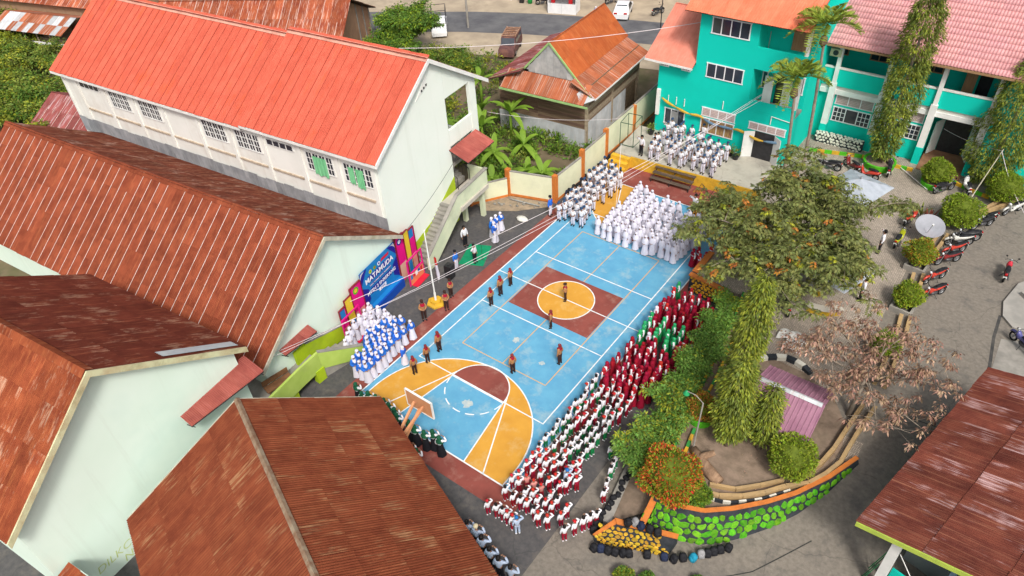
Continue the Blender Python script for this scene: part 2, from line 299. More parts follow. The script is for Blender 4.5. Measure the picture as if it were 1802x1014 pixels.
# ================================================================ RAISED TERRACE on the right (yard, garden)
Z1 = 1.2
WALLTOP = [(12.0,-10.35),(13.15,-10.2),(14.0,-9.85),(15.0,-9.0),(16.1,-7.8),(17.0,-6.6),(17.95,-4.85),(18.68,-3.1)]
edge = [(9.35,5.1),(9.95,2.5),(10.35,-1.3),(10.8,-4.2),(11.2,-7.3)]
poly = WALLTOP + [(18.3,26.2),(5.9,26.2),(5.9,20.85),(6.1,20.85),(6.1,5.1)] + edge
def yard_mat():
    m = bpy.data.materials.new('block_paving'); m.use_nodes = True; t = m.node_tree; L = t.links; b = t.nodes['Principled BSDF']; b.inputs['Roughness'].default_value = 0.9
    tc = _n(t, 'ShaderNodeTexCoord'); mp = _n(t, 'ShaderNodeMapping'); mp.inputs['Rotation'].default_value = (0,0,0.78); L.new(tc.outputs['Object'], mp.inputs[0])
    br = _n(t, 'ShaderNodeTexBrick', i_Scale=3.2, i_Mortar_Size=0.035); br.inputs['Color1'].default_value = (0.50,0.425,0.35,1); br.inputs['Color2'].default_value = (0.34,0.29,0.24,1); br.inputs['Mortar'].default_value = (0.13,0.11,0.09,1); L.new(mp.outputs[0], br.inputs['Vector'])
    nz = _n(t, 'ShaderNodeTexNoise', i_Scale=0.6, i_Detail=7.0); L.new(tc.outputs['Object'], nz.inputs['Vector'])
    mr = _n(t, 'ShaderNodeMapRange', i_1=0.35, i_2=0.7, i_3=0.85, i_4=1.15); L.new(nz.outputs['Fac'], mr.inputs[0])
    hs = _n(t, 'ShaderNodeHueSaturation'); L.new(br.outputs['Color'], hs.inputs['Color']); L.new(mr.outputs[0], hs.inputs['Value']); L.new(hs.outputs[0], b.inputs['Base Color'])
    bp = _n(t, 'ShaderNodeBump', i_Strength=0.5, i_Distance=0.02); L.new(br.outputs['Fac'], bp.inputs['Height']); bp.invert = True; L.new(bp.outputs[0], b.inputs['Normal']); return m
M_pave = yard_mat(); MATS['block_paving'] = M_pave
M_soil = pm('garden_soil', (0.27,0.20,0.15), (0.18,0.135,0.10), 2.0, 0.95, 0.6, 12, dirt=(0.13,0.11,0.075), dirt_amt=0.6, dirt_scale=0.6)
b = MB(); b.prism(poly, -0.05, Z1); struct(b.obj('yard', [M_pave]))
gard = [(11.3,-7.3),(12.1,-10.15),(13.15,-10.0),(14.0,-9.65),(15.0,-8.85),(16.0,-7.65),(16.9,-6.45),(17.75,-4.75),(17.9,-2.7),(17.6,-1.3),(16.6,0.1),(14.9,1.0),(13.3,1.1),(12.0,0.6),(11.2,3.0),(10.4,5.0),(9.5,5.0),(10.05,2.5),(10.45,-1.3),(10.9,-4.2)]
struct(sheet('garden_bed', gard, Z1+0.03, M_soil))
# lower verge between the court and the terrace: sloping bank of soil with shrubs
b = MB(); P0 = [(8.5,4.9),(8.75,2.5),(9.0,0.5),(9.3,-2.4),(9.65,-6.4),(9.95,-9.4),(10.45,-12.2)]; P1 = [(9.33,5.05),(9.93,2.5),(10.2,0.3),(10.55,-2.4),(10.95,-6.0),(11.3,-8.0),(11.95,-10.5)]
b.add([(p[0], p[1], 0.25) for p in P0]+[(p[0], p[1], Z1-0.15 if i < 5 else 0.55) for i, p in enumerate(P1)], [(i, i+7, i+8, i+1) for i in range(6)]); struct(b.obj('planted_bank', M_soil))
b = MB()
for i in range(6):
    p, q = P0[i], P0[i+1]; b.prism([(p[0]-0.35,p[1]),(q[0]-0.35,q[1]),(q[0]+0.12,q[1]),(p[0]+0.12,p[1])], 0.0, 0.30)
struct(b.obj('bank_kerb', M_conc))
# concrete stage in front of the teal building
M_stage = pm('stage_concrete', (0.50,0.47,0.40), (0.36,0.34,0.29), 0.8, 0.9, 0.3, 25, dirt=(0.22,0.20,0.16), dirt_amt=0.6, dirt_scale=0.8, crack=.35)
st = MB().prism([(-5.95,16.05),(6.1,16.65),(6.1,20.85),(-6.4,20.85)], -0.05, 1.0).obj('stage', M_stage); struct(st)
fp = MB().prism([(-4.5,16.02),(6.1,16.57),(6.1,16.64),(-4.5,16.09)], 0.0, 0.985); fp.obj('front_face', M_yellowp, st)
for k in range(3): MB().box(-6.1, -4.5, 14.9+0.37*k, 15.27+0.37*k if k < 2 else 16.05, 0, 0.3+0.3*k).obj('step', M_yellowp, st)
# right-hand concrete apron
M_apron = pm('pale_apron', (0.36,0.34,0.31), (0.27,0.26,0.24), 1.0, 0.9, 0.3, 25)
struct(MB().prism([(22.3,11.3),(22.9,10.6),(24.5,10.3),(40,12),(40,18),(23.6,16.6),(22.5,14.8),(22.1,12.6)], 1.0, 1.34).obj('pavement', M_apron))
struct(sheet('side_lane', [(22.7,1.5),(40,3),(40,10.5),(24.6,10.1),(22.6,9.4)], Z1+0.016, M_conc))
# ================================================================ SHEET ROOFS
def corr_mesh(name, w_, l, n, amp, m, rows=1):
    b = MB(); k = 4*n
    for j in range(rows+1):
        for i in range(k+1): b.v.append((w_*i/k, l*j/rows, amp*math.sin(2*math.pi*i/4)))
    for j in range(rows):
        for i in range(k): b.f.append((j*(k+1)+i, j*(k+1)+i+1, (j+1)*(k+1)+i+1, (j+1)*(k+1)+i)); b.m.append(0)
    return b.mesh(name, m, True)
def rib_mesh(name, w_, l, n, amp, m):
    """flat pan sheet with n raised ribs"""
    b = MB(); xs = []; p = w_/n
    for i in range(n): xs += [(i*p, 0), (i*p+0.68*p, 0), (i*p+0.78*p, amp), (i*p+0.90*p, amp)]
    xs.append((w_, 0)); k = len(xs)
    for y in (0, l): b.v += [(x, y, z) for x, z in xs]
    b.f = [(i, i+1, k+i+1, k+i) for i in range(k-1)]; b.m = [0]*len(b.f); return b.mesh(name, m)
def slope_frame(xa, ya, za, yb, zb, flip):
    y = Vector((0, yb-ya, zb-za)).normalized(); x = Vector((-1 if flip else 1, 0, 0)); z = x.cross(y)
    M = Matrix((x, y, z)).transposed().to_4x4(); M.translation = (xa, ya, za); return M
def sheet_slope(root, x0, x1, ya, za, yb, zb, w_, rows, mat, deck_m, n=6, amp=0.024, seams=None, name='roof', kind='corr', alt=None, jit=0.004, deck_t=0.05):
    """one pitched plane from eave (ya, za) to ridge (yb, zb): deck part with its sheets as pieces"""
    flip = yb < ya; Ls = math.hypot(yb-ya, zb-za); W_ = x1-x0
    dk = MB(); up = Vector((0, -(zb-za), yb-ya)).normalized() * (-1 if flip else 1)
    c = [Vector((x0, ya, za)), Vector((x1, ya, za)), Vector((x1, yb, zb)), Vector((x0, yb, zb))]
    a = [p - up*0.03 for p in c]; b_ = [p - up*(0.03+deck_t) for p in c]
    F = [(0,1,2,3),(7,6,5,4),(0,4,5,1),(1,5,6,2),(2,6,7,3),(3,7,4,0)]
    dk.add(a+b_, F if not flip else [tuple(reversed(f)) for f in F]); deck = dk.obj(name, deck_m, root)
    nu = max(1, round(W_/w_)); w2 = W_/nu; l2 = Ls/rows
    F0 = slope_frame(x1 if flip else x0, ya, za, yb, zb, flip)
    me = corr_mesh('roof_sheet', w2*1.03, l2*1.04, n, amp, mat) if kind == 'corr' else rib_mesh('roof_sheet', w2*1.0, l2*1.02, n, amp, mat)
    for i in range(nu):
        for j in range(rows):
            T = F0 @ Matrix.Translation((i*w2, j*l2-(0.03 if j == 0 else 0.02)+random.uniform(-.02, .02), 0.016+0.004*((i+j) % 2)+random.uniform(0, jit)))
            R = Matrix.Rotation(random.uniform(-.003, .003), 4, 'Z') @ Matrix.Rotation(-0.010 if rows > 1 else 0, 4, 'X')
            o = put('roof_sheet', me, deck, M=T @ R)
            if alt and random.random() < alt[1]: o.material_slots[0].link = 'OBJECT'; o.material_slots[0].material = alt[0]
    if seams:
        for i in range(1, nu):
            f0, f1 = (0, 1)
            if random.random() < seams[1]: f0 = random.choice([0, 0, 0.2, 0.4]); f1 = random.choice([1, 1, 1, 0.8, 0.6])
            b2 = MB().box(-0.017, 0.017, 0, Ls*(f1-f0), 0, 0.012); T = F0 @ Matrix.Translation((i*w2, f0*Ls, 0.045)); put('seam_strip', b2.mesh('seam_strip', seams[0]), deck, M=T)
    return deck, F0, Ls
def ridge_cap(root, x0, x1, yr, zr, m, w_=0.28, seg=1.8, ka=0.7, kb=0.7):
    n = max(1, round((x1-x0)/seg)); s = (x1-x0)/n
    for i in range(n):
        a, c = x0+i*s-0.02, x0+(i+1)*s+0.03; dz = 0.07+0.008*(i % 2); b = MB()
        b.add([(a,yr-w_,zr-w_*ka+dz),(c,yr-w_,zr-w_*ka+dz),(c,yr,zr+dz+0.02),(a,yr,zr+dz+0.02),(a,yr+w_,zr-w_*kb+dz),(c,yr+w_,zr-w_*kb+dz)], [(0,1,2,3),(3,2,5,4)])
        b.obj('ridge_cap', m, root)
M_deck = pm('roof_batten_wood', (0.10,0.07,0.05), (0.06,0.045,0.03), 2, 0.9)
M_mint = pm('mint_wall', (0.74,0.87,0.78), (0.71,0.85,0.75), 0.4, 0.85, 0.05, 30, dirt=(0.56,0.74,0.66), dirt_amt=0.5, dirt_scale=0.16, streak=(0.52,0.58,0.50), streak_amt=.28)
M_wwall = pm('white_wall', (0.82,0.82,0.78), (0.76,0.76,0.72), 0.5, 0.85, dirt=(0.50,0.44,0.36), dirt_amt=0.30, dirt_scale=0.35, streak=(0.52,0.45,0.38), streak_amt=.35)
M_fasc = pm('weathered_fascia', (0.55,0.52,0.42), (0.36,0.33,0.27), 1.6, 0.9, dirt=(0.30,0.30,0.12), dirt_amt=0.5)
M_seam = pm('pale_lap_edge', (0.80,0.66,0.62), (0.60,0.42,0.36), 1.5, 0.6)
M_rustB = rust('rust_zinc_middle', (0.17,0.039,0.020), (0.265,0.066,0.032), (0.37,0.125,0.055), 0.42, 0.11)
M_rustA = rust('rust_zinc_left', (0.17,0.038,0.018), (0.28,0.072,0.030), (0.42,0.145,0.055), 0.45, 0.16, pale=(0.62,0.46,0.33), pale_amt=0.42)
M_rustA2 = rust('rust_zinc_left_shaded', (0.10,0.024,0.016), (0.15,0.036,0.022), (0.26,0.085,0.042), 0.5, 0.10, pale=(0.55,0.36,0.25), pale_amt=0.35)  # darker copy of the left rust: far slope's shade put into the colour
M_rustB2 = rust('rust_zinc_middle_shaded', (0.11,0.032,0.02), (0.18,0.05,0.029), (0.42,0.22,0.14), 0.6, 0.14, pale=(0.6,0.46,0.38), pale_amt=0.45)  # middle rust darkened to paint in far slope's shade, with its own pale streaks
M_rustD = rust('rust_zinc_front', (0.140,0.034,0.017), (0.205,0.056,0.026), (0.32,0.115,0.05), 0.4, 0.05, pale=(0.58,0.42,0.22), pale_amt=0.28, sx=16, sy=0.45)
M_rustR = rust('rust_zinc_right', (0.11,0.03,0.023), (0.19,0.055,0.036), (0.36,0.155,0.095), 0.5, 0.16, pale=(0.58,0.40,0.40), pale_amt=0.7, sx=15.0, sy=0.32)
M_zinc = rust('bare_zinc', (0.40,0.42,0.45), (0.50,0.53,0.55), (0.36,0.18,0.10), 0.55, 0.2, 0.45)
def gable_hall(name, label, o, rz, yn, zn, yr, zr, yf, zf, xl, mats, w_, rows, seams, wall_m, xw=-0.5, alt=None, n=7):
    root = thing(name, label, 'building', (o[0], o[1], 0), rz)
    gy = [(yn+0.45, 0), (yf-0.45, 0), (yf-0.45, zf+0.30), (yr, zr-0.14), (yn+0.45, zn+0.30)]
    kn, kf = (zr-zn)/(yr-yn), (zr-zf)/(yf-yr)
    gy[2] = (yf-0.45, zf+0.45*kf-0.12); gy[4] = (yn+0.45, zn+0.45*kn-0.12)
    MB().wallpoly(gy, xw-0.2, xw).obj('gable_wall', wall_m, root)
    MB().wallpoly(gy, xl+0.5, xl+0.7).obj('gable_wall', wall_m, root)
    MB().box(xl+0.7, xw-0.2, yn+0.45, yn+0.65, 0, gy[4][1]-0.05).obj('side_wall', wall_m, root)
    MB().box(xl+0.7, xw-0.2, yf-0.65, yf-0.45, 0, gy[2][1]-0.05).obj('side_wall', wall_m, root)
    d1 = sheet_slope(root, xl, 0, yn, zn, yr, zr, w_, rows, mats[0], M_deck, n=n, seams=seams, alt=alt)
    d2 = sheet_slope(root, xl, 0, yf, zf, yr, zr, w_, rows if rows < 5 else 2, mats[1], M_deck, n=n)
    ridge_cap(d1[0], xl, 0, yr, zr, mats[0], ka=kn, kb=kf)
    return root, d1, d2, (kn, kf)
def barge(root, yn, zn, yr, zr, yf, zf, m, x=0.03, t=0.07, h_=0.24):
    for (a, za, b_, zb) in ((yn, zn, yr, zr), (yr, zr, yf, zf)):
        MB().wallpoly([(a, za-h_), (b_, zb-h_), (b_, zb+0.03), (a, za+0.03)], x, x+t).obj('barge_board', m, root)
# ---------------------------------------------------------------- middle hall
kB = dict(yn=-16.65, zn=2.97, yr=-10.2, zr=7.73, yf=-4.15, zf=3.80)
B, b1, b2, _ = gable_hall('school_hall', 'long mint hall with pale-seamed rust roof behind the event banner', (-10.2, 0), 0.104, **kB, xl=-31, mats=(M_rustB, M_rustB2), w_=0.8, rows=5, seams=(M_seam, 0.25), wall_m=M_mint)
barge(B, -16.65, 2.97, -10.2, 7.73, -4.15, 3.80, M_fasc)
# ---------------------------------------------------------------- left hall
kA = dict(yn=-29.58, zn=6.43, yr=-23.98, zr=10.75, yf=-17.34, zf=6.08)
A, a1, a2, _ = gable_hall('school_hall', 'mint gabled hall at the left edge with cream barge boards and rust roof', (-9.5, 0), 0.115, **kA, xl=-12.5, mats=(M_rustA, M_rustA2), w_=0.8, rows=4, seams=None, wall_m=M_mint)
M_bargeA = pm('cream_green_barge', (0.60,0.60,0.38), (0.48,0.40,0.24), 1.4, 0.85, dirt=(0.2,0.2,0.1), dirt_amt=0.5, dirt_scale=1.2)
barge(A, -29.58, 6.43, -23.98, 10.75, -17.34, 6.08, M_bargeA, h_=0.30)
me = corr_mesh('zinc_patch', 0.55, 4.2, 5, 0.02, M_zinc); T = a2[1] @ Matrix.Translation((0.15, 0.35, 0.075)); put('zinc_patch', me, a2[0], M=T)
# faded handwriting daubed low on the wall of the left hall
M_scr_ = pm('faded_yellow_scrawl', (0.50,0.60,0.20), (0.60,0.70,0.36), 3, 0.9)
for i_, (s_, y_, z_) in enumerate((('DILKCUP', -26.7, .75), ('NV', -26.4, .1))): fo = text(s_, .62, y_, z_, M_scr_, A, -0.493, .002, -.004, .25); fo.name = 'wall_scrawl'
# porch roof at the foot of the left hall
M_zincd = rust('stained_zinc', (0.20,0.17,0.15), (0.30,0.27,0.25), (0.34,0.12,0.05), 0.8, 0.2, 0.6)
pr = thing('porch_roof', 'small grey and rust zinc porch roof at the bottom left corner', 'roof', (-9.9, 0, 0), 0.115)
d_, F_, L_ = sheet_slope(pr, 0.1, 3.2, -31.2, 2.2, -28.6, 2.95, 0.8, 1, M_zincd, M_deck, n=6, name='deck', alt=(M_rustA, 0.35))
for x in (0.3, 3.0): MB().box(x-.06, x+.06, -31.0, -30.88, 0, 2.2).obj('post', M_fasc, pr)
MB().box(0.1, 3.2, -28.58, -28.5, 2.65, 2.95).obj('fascia', M_mint, pr)
# ---------------------------------------------------------------- front hall (seen from above)
D = thing('school_hall', 'rust roofed hall in the foreground hiding part of the court baseline', 'building', (4.1, 0, 0), -0.364)
yn, yr, yf, ze, zr = -27.58, -21.55, -15.5, 3.63, 7.57
for (a, b_) in ((yn, 0), (yf, 1)):
    dd = sheet_slope(D, 0, 16, a, ze, yr, zr, 0.8, 4, M_rustD, M_deck, n=7)
    if not b_: dD = dd
kk = (zr-ze)/(yr-yn)
ridge_cap(dD[0], 0, 16, yr, zr, pm('weathered_ridge', (0.30,0.24,0.17), (0.19,0.10,0.06), 2.5, .8), 0.13, 1.9, kk, kk)
MB().wallpoly([(yn+.6,0),(yf-.6,0),(yf-.6,ze+.6*kk-.12),(yr,zr-.14),(yn+.6,ze+.6*kk-.12)], 0.5, 0.7).obj('gable_wall', M_mint, D)
for y in (yn+.6, yf-.8): MB().box(0.7, 15.5, y, y+.2, 0, ze+.6*kk-.2).obj('side_wall', M_mint, D)
for (a, za, b_, zb) in ((yn, ze, yr, zr), (yr, zr, yf, ze)): MB().wallpoly([(a,za-.2),(b_,zb-.2),(b_,zb+.0),(a,za+.0)], -0.08, -0.02).obj('barge_board', M_fasc, D)
# ---------------------------------------------------------------- hall at the right edge
R = thing('school_hall', 'hall at the lower right edge with purple-rust roof and lime eaves trim', 'building', (19.645, -8.7, 0), -0.21)
dk = MB(); k = 0.33; wr = 12.0; LR = 11.9
# its slope climbs along +x, so build it in a frame turned by 90 degrees
RF = bpy.data.objects.new('roof_frame', None)
def climb_slope(root, x0, x1, y0, y1, z0, kk, w_, rows, mat, n, name='roof', amp=0.024, alt=None):
    Ls = math.hypot(x1-x0, (x1-x0)*kk); yv = Vector((x1-x0, 0, (x1-x0)*kk)).normalized(); xv = Vector((0, -1, 0)); zv = xv.cross(yv)
    F0 = Matrix((xv, yv, zv)).transposed().to_4x4(); F0.translation = (x0, y1, z0)
    d = MB(); z1_ = z0+(x1-x0)*kk; q = [Vector((x0,y0,z0)),Vector((x1,y0,z1_)),Vector((x1,y1,z1_)),Vector((x0,y1,z0))]
    d.add([p-zv*0.03 for p in q]+[p-zv*0.09 for p in q], [(0,1,2,3),(7,6,5,4),(0,4,5,1),(1,5,6,2),(2,6,7,3),(3,7,4,0)]); deck = d.obj(name, M_deck, root)
    nu = round((y1-y0)/w_); w2 = (y1-y0)/nu; l2 = Ls/rows; me = corr_mesh('roof_sheet', w2*1.02, l2*1.05, n, amp, mat)
    for i in range(nu):
        for j in range(rows):
            o = put('roof_sheet', me, deck, M=F0 @ Matrix.Translation((i*w2, j*l2-0.03+random.uniform(-.03,.03), 0.02+0.005*((i+j) % 2))) @ Matrix.Rotation(-0.012, 4, 'X') @ Matrix.Rotation(random.uniform(-.004,.004), 4, 'Z'))
            if alt and random.random() < alt[1]: o.material_slots[0].link = 'OBJECT'; o.material_slots[0].material = alt[0]
    return deck
bpy.data.objects.remove(RF)
climb_slope(R, 0, wr, 0, LR, 4.4, k, 0.85, 5, M_rustR, 8)
M_rlime = pm('lime_trim', (0.50,0.62,0.10), (0.42,0.54,0.09), 2, 0.8)
b = MB(); b.add([(0,-.07,4.16),(wr,-.07,4.16+wr*k),(wr,-.07,4.40+wr*k),(0,-.07,4.40),(0,-.01,4.16),(wr,-.01,4.16+wr*k),(wr,-.01,4.40+wr*k),(0,-.01,4.40)], [(0,1,2,3),(5,4,7,6),(3,2,6,7),(1,0,4,5),(0,3,7,4),(2,1,5,6)]); b.obj('fascia', M_rlime, R)
M_teal = pm('teal_wall', (0.004,0.60,0.49), (0.004,0.56,0.455), 0.6, 0.75, 0.04, 30, dirt=(0.01,0.44,0.38), dirt_amt=0.3, dirt_scale=0.3)
MB().box(1.35, 1.7, 0.45, 0.8, 0.1, 4.7).obj('pillar', M_white, R)
MB().box(4.0, wr, 0.55, 0.75, 0.1, 5.6).obj('end_wall', M_white, R)
MB().box(1.7, 4.0, 2.6, 2.8, 0.1, 4.9).obj('recessed_wall', pm('grey_wall', (0.30,0.34,0.33), (0.24,0.27,0.27), 1, 0.85), R)
MB().box(3.4, 3.6, 0.9, 2.5, 0.1, 4.9).obj('door_leaf', pm('blue_grey_panel', (0.16,0.25,0.33), (0.13,0.2,0.28), 1, 0.7), R)
MB().box(1.72, 3.38, 1.0, 1.12, 0.1, 1.7).obj('parapet', M_teal, R)
MB().box(1.3, 1.5, 2.8, LR-0.4, 0.1, 4.6).obj('side_wall', M_teal, R)
MB().box(1.5, wr, LR-0.6, LR-0.4, 0.1, 4.6).obj('end_wall', M_teal, R)
MB().tube([(1.75,0.62,3.4),(2.6,0.7,2.2)], 0.02, 6).obj('rope', M_white, R)
for k_ in range(3): MB().tube([(0.9,0.2+.5*k_,0.2),(1.3,0.5+.5*k_,2.2)], 0.02, 6).obj('green_stay', pm('green_stay', (0.02,0.16,0.06)), R)
# ================================================================ WHITE SCHOOL BLOCK with the red roof
M_red = rust('red_painted_zinc', (0.48,0.092,0.058), (0.55,0.118,0.075), (0.60,0.145,0.095), 0.35, 0.09, 0.5, pale=(0.62,0.10,0.035), pale_amt=0.5, sx=7, sy=0.15)
M_redcap = pm('pink_ridge', (0.62,0.36,0.28), (0.52,0.26,0.2), 1.5, 0.7)
M_mint2 = pm('pale_mint_render', (0.80,0.85,0.79), (0.77,0.83,0.76), 0.4, 0.85, dirt=(0.62,0.74,0.62), dirt_amt=0.4, dirt_scale=0.18, streak=(0.56,0.60,0.52), streak_amt=.22)
W = thing('school_block', 'white two storey block with bright red metal roof and outside staircase', 'building', (-10.7, -2.1, 0), 0.099)
ye, ze, yr, zr, yf, zf, XL = -2.47, 8.92, 3.72, 13.04, 9.92, 9.15, -33.3
kn, kf = (zr-ze)/(yr-ye), (zr-zf)/(yf-yr)
ds = []
for (x0, x1, dz) in ((-11.7, 0, 0.0), (XL, -11.7, -0.32)):
    d1 = sheet_slope(W, x0, x1, ye, ze+dz*0.6, yr, zr+dz, 0.75, 1, M_red, M_deck, n=6, amp=0.02, jit=0.003, seams=(pm('red_lap_edge', (0.43,0.075,0.046), (0.38,0.06,0.038), 2, .7), 0)); ds.append(d1)
    d2 = sheet_slope(W, x0, x1, yf, zf+dz*0.6, yr, zr+dz, 0.75, 1, M_red, M_deck, n=6, amp=0.02)
    ridge_cap(d1[0], x0, x1, yr, zr+dz, M_redcap, 0.26, 2.0, kn, kf)
yw0, yw1 = ye+0.4, 8.75
MB().wallpoly([(yw0,0),(5.25,0),(5.25,zr-kf*1.53-.2),(yr,zr-.16),(yw0,ze+.4*kn-.12)], -0.5, -0.3).obj('gable_wall', M_mint2, W)
# corridor bay of the gable: frame round the open landing window
zt = 9.65; MB().wallpoly([(5.26,zt),(8.75,zt),(8.75,zf+kf*1.17-.2),(5.26,zr-kf*1.54-.2)], -0.5, -0.3).obj('gable_beam', M_mint2, W)
MB().box(-0.52, -0.28, 8.0, 8.75, 4.5, zt-0.003).obj('corner_post', M_mint2, W)
MB().box(-0.5, -0.3, 5.27, 8.0, 6.1, 7.28).obj('parapet', M_mint2, W)
MB().box(-3.2, -0.5, 8.55, 8.72, 4.5, 5.5).obj('balustrade', M_mint2, W)
MB().box(XL+.4, -0.52, 5.25, 8.72, 4.25, 4.5).obj('corridor_floor', M_conc, W)
for i in range(9): MB().box(-3.9-3.5*i, -3.55-3.5*i, 8.4, 8.74, 0, zf+0.3).obj('column', M_mint2, W)
MB().box(XL+.4, -3.4, 8.5, 8.6, 4.5, 5.45).obj('balustrade', M_mint2, W)
MB().box(XL+.5, -0.5, 5.05, 5.25, 0, ze+2.1).obj('classroom_wall', M_mint2, W)
# long wall over the middle hall
MB().box(XL+0.45, -0.52, yw0, yw0+0.2, 0, ze-.14).obj('side_wall', M_wwall, W)
MB().box(XL+0.4, XL+0.6, yw0+.2, 8.7, 0, ze-.16).obj('end_wall', M_wwall, W)
MB().box(-11.7, 0, ye-0.03, ye+0.03, ze-0.24, ze-0.06).obj('fascia', M_white, W); MB().box(XL, -11.71, ye-0.03, ye+0.03, ze-0.44, ze-0.26).obj('fascia', M_white, W)
b = MB(); b.box(-0.01,0.07,0,0,0,0)
for (a, za, b_, zb) in ((ye, ze, yr, zr), (yr, zr, yf, zf)): MB().wallpoly([(a,za-.26),(b_,zb-.26),(b_,zb+.02),(a,za+.02)], 0.01, 0.08).obj('barge_board', M_white, W)
M_ledge = pm('stained_ledge', (0.55,0.46,0.36), (0.40,0.32,0.24), 2.5, 0.9)
PX = [-0.54,-3.42,-6.68,-10.05,-13.28,-16.62,-20.3,-23.75,-27.25,-30.75,-32.4]
for i, x in enumerate(PX):
    MB().box(x-0.26, x, yw0-0.10, yw0-0.002, 3.6, ze-0.3).obj('pier', M_wwall, W)
    if i < 9: MB().box(PX[i+1]+.14, x-0.40, yw0-0.09, yw0-0.002, 5.78, 5.92).obj('ledge', M_ledge, W)
M_curtain = pm('green_curtain', (0.22,0.58,0.30), (0.14,0.45,0.22), 6, 0.9, stretch=(1, 1, .2))
pane_me = MB().box(0, 0.5, -0.01, 0.0, 0, 0.36).mesh('pane', M_glass)
def w_window(x0, curtain=False):
    wn = MB(); wd, h_, z0 = 2.3, 1.28, 6.85
    wn.box(x0-0.06, x0+wd+0.06, yw0-0.07, yw0-0.003, z0-0.06, z0); wn.box(x0-0.06, x0+wd+0.06, yw0-0.07, yw0-0.003, z0+h_, z0+h_+0.06)
    for i in range(5): wn.box(x0+i*wd/4-0.05, x0+i*wd/4+0.05, yw0-0.065, yw0-0.003, z0, z0+h_)
    for i in range(4):
        a = x0+i*wd/4; wn.box(a+.05, a+wd/4-.05, yw0-0.05, yw0-0.003, z0+.41, z0+.45); wn.box(a+.05, a+wd/4-.05, yw0-0.05, yw0-0.003, z0+.83, z0+.87); wn.box(a+wd/8-.02, a+wd/8+.02, yw0-.048, yw0-.003, z0, z0+h_)
    o = wn.obj('window', M_white, W)
    for i in range(4):
        for j in range(3): put('pane', pane_me, o, loc=(x0+i*wd/4+.04, yw0-0.02, z0+0.02+0.425*j))
    if curtain:
        for (a, c, d) in (((0.6, 1.75, 0.30),) if curtain == 1 else ((0.4, 0.85, 0.1), (1.0, 1.6, 0.32))):
            cb = MB(); n = 14
            for i in range(n+1):
                xx = x0+a+(c-a)*i/n; yy = yw0-0.085-0.012*math.sin(i*1.7); cb.v += [(xx, yy, z0+1.1), (xx, yy-0.02, z0-d*.8+0.07*math.sin(i*.9))]
            cb.f = [(2*i, 2*i+1, 2*i+3, 2*i+2) for i in range(n)]; cb.m = [0]*n; cb.obj('curtain', M_curtain, W)
for x in (-26.8, -23.25, -16.25, -12.9): w_window(x)
w_window(-6.3, 1); w_window(-3.1, 2)
for x0 in (-30.4, -9.8):
    o = MB().box(x0-.05, x0+2.45, yw0-.05, yw0-.003, 7.72, 8.2).obj('vent_window', M_white, W)
    for i in range(4): put('pane', pane_me, o, loc=(x0+.05+i*.6, yw0-0.052, 7.8))
# triangular louvre vent high on the gable
o = MB().wallpoly([(2.3,10.75),(3.6,11.35),(3.6,11.95)], -0.32, -0.26).obj('gable_vent', M_wwall, W)
for k in range(3): MB().box(-0.26, -0.25, 2.95+.25*k, 3.1+.25*k, 11.12+.1*k, 11.26+.1*k).obj('vent_slot', M_dark, o)
# grey zinc apron sheets between the hall roof and the wall
M_apz = rust('grey_zinc_apron', (0.20,0.21,0.23), (0.30,0.31,0.33), (0.42,0.42,0.42), 0.4, 0.12, 0.5)
me = corr_mesh('apron_sheet', 0.92, 1.35, 7, 0.02, M_apz)
for i in range(36):
    Mx = Matrix(((1,0,0),(0,0,-1),(0,1,0))).to_4x4(); Mx.translation = (-32.6+i*0.9, yw0-0.13-0.004*(i % 2), 3.45+random.uniform(0,.12)); put('apron_sheet', me, W, M=Mx)
# lime dado along the staircase wall
MB().wallpoly([(-1.7,0),(5.24,2.2),(5.24,3.75),(2.2,1.85),(-0.5,1.15),(-1.7,1.1)], -0.3, -0.285).obj('dado', M_lime, W)
MB().wallpoly([(-1.7,0),(5.24,0),(5.24,2.2),(-1.7,0.001)], -0.3, -0.29).obj('dado', M_lime, W)
# staircase: flight along the wall, landing, second flight into the corridor
n = 14
for i in range(n): MB().box(-0.28, 1.12, -0.25+i*0.265, 0.015+i*0.265 if i < n-1 else 3.46, max(0, 0.19*i-0.3), 0.19*(i+1)).obj('stair_step', M_conc, W)
MB().box(-0.28, 1.45, 3.46, 6.9, 2.35, 2.66).obj('landing', pm('landing_tile', (0.52,0.48,0.42), (0.42,0.39,0.34), 1.5, 0.8), W)
M_bal = pm('cream_green_render', (0.66,0.70,0.50), (0.56,0.62,0.44), 0.7, 0.85, dirt=(0.36,0.36,0.26), dirt_amt=0.45, dirt_scale=0.5)
MB().wallpoly([(-0.6,0),(0.1,0),(3.6,2.3),(7.0,2.3),(7.0,3.85),(3.3,3.75),(-0.6,1.05)], 1.13, 1.30).obj('stair_wall', M_bal, W)
MB().box(-0.3, 1.13, 6.9, 7.07, 2.3, 3.8).obj('landing_wall', M_bal, W)
b = MB(); b.wallpoly([(3.28,3.75),(7.05,3.85),(7.05,3.92),(3.25,3.82)], 1.08, 1.36).obj('coping', M_conc, W)
b = MB(); b.wallpoly([(-0.62,1.05),(3.27,3.752),(3.25,3.82),(-0.62,1.12)], 1.08, 1.36).obj('coping', M_conc, W)
for (x, y) in ((1.0, 6.55), (0.2, 5.4)): MB().box(x-.15, x+.15, y-.15, y+.15, 0, 2.35).obj('landing_post', M_bal, W)
for i in range(10): MB().box(-0.55-0.27*(i+1), -0.55-0.27*i, 5.3, 6.8, 2.5+0.18*i, 2.69+0.18*(i+1)).obj('stair_step', M_conc, W)
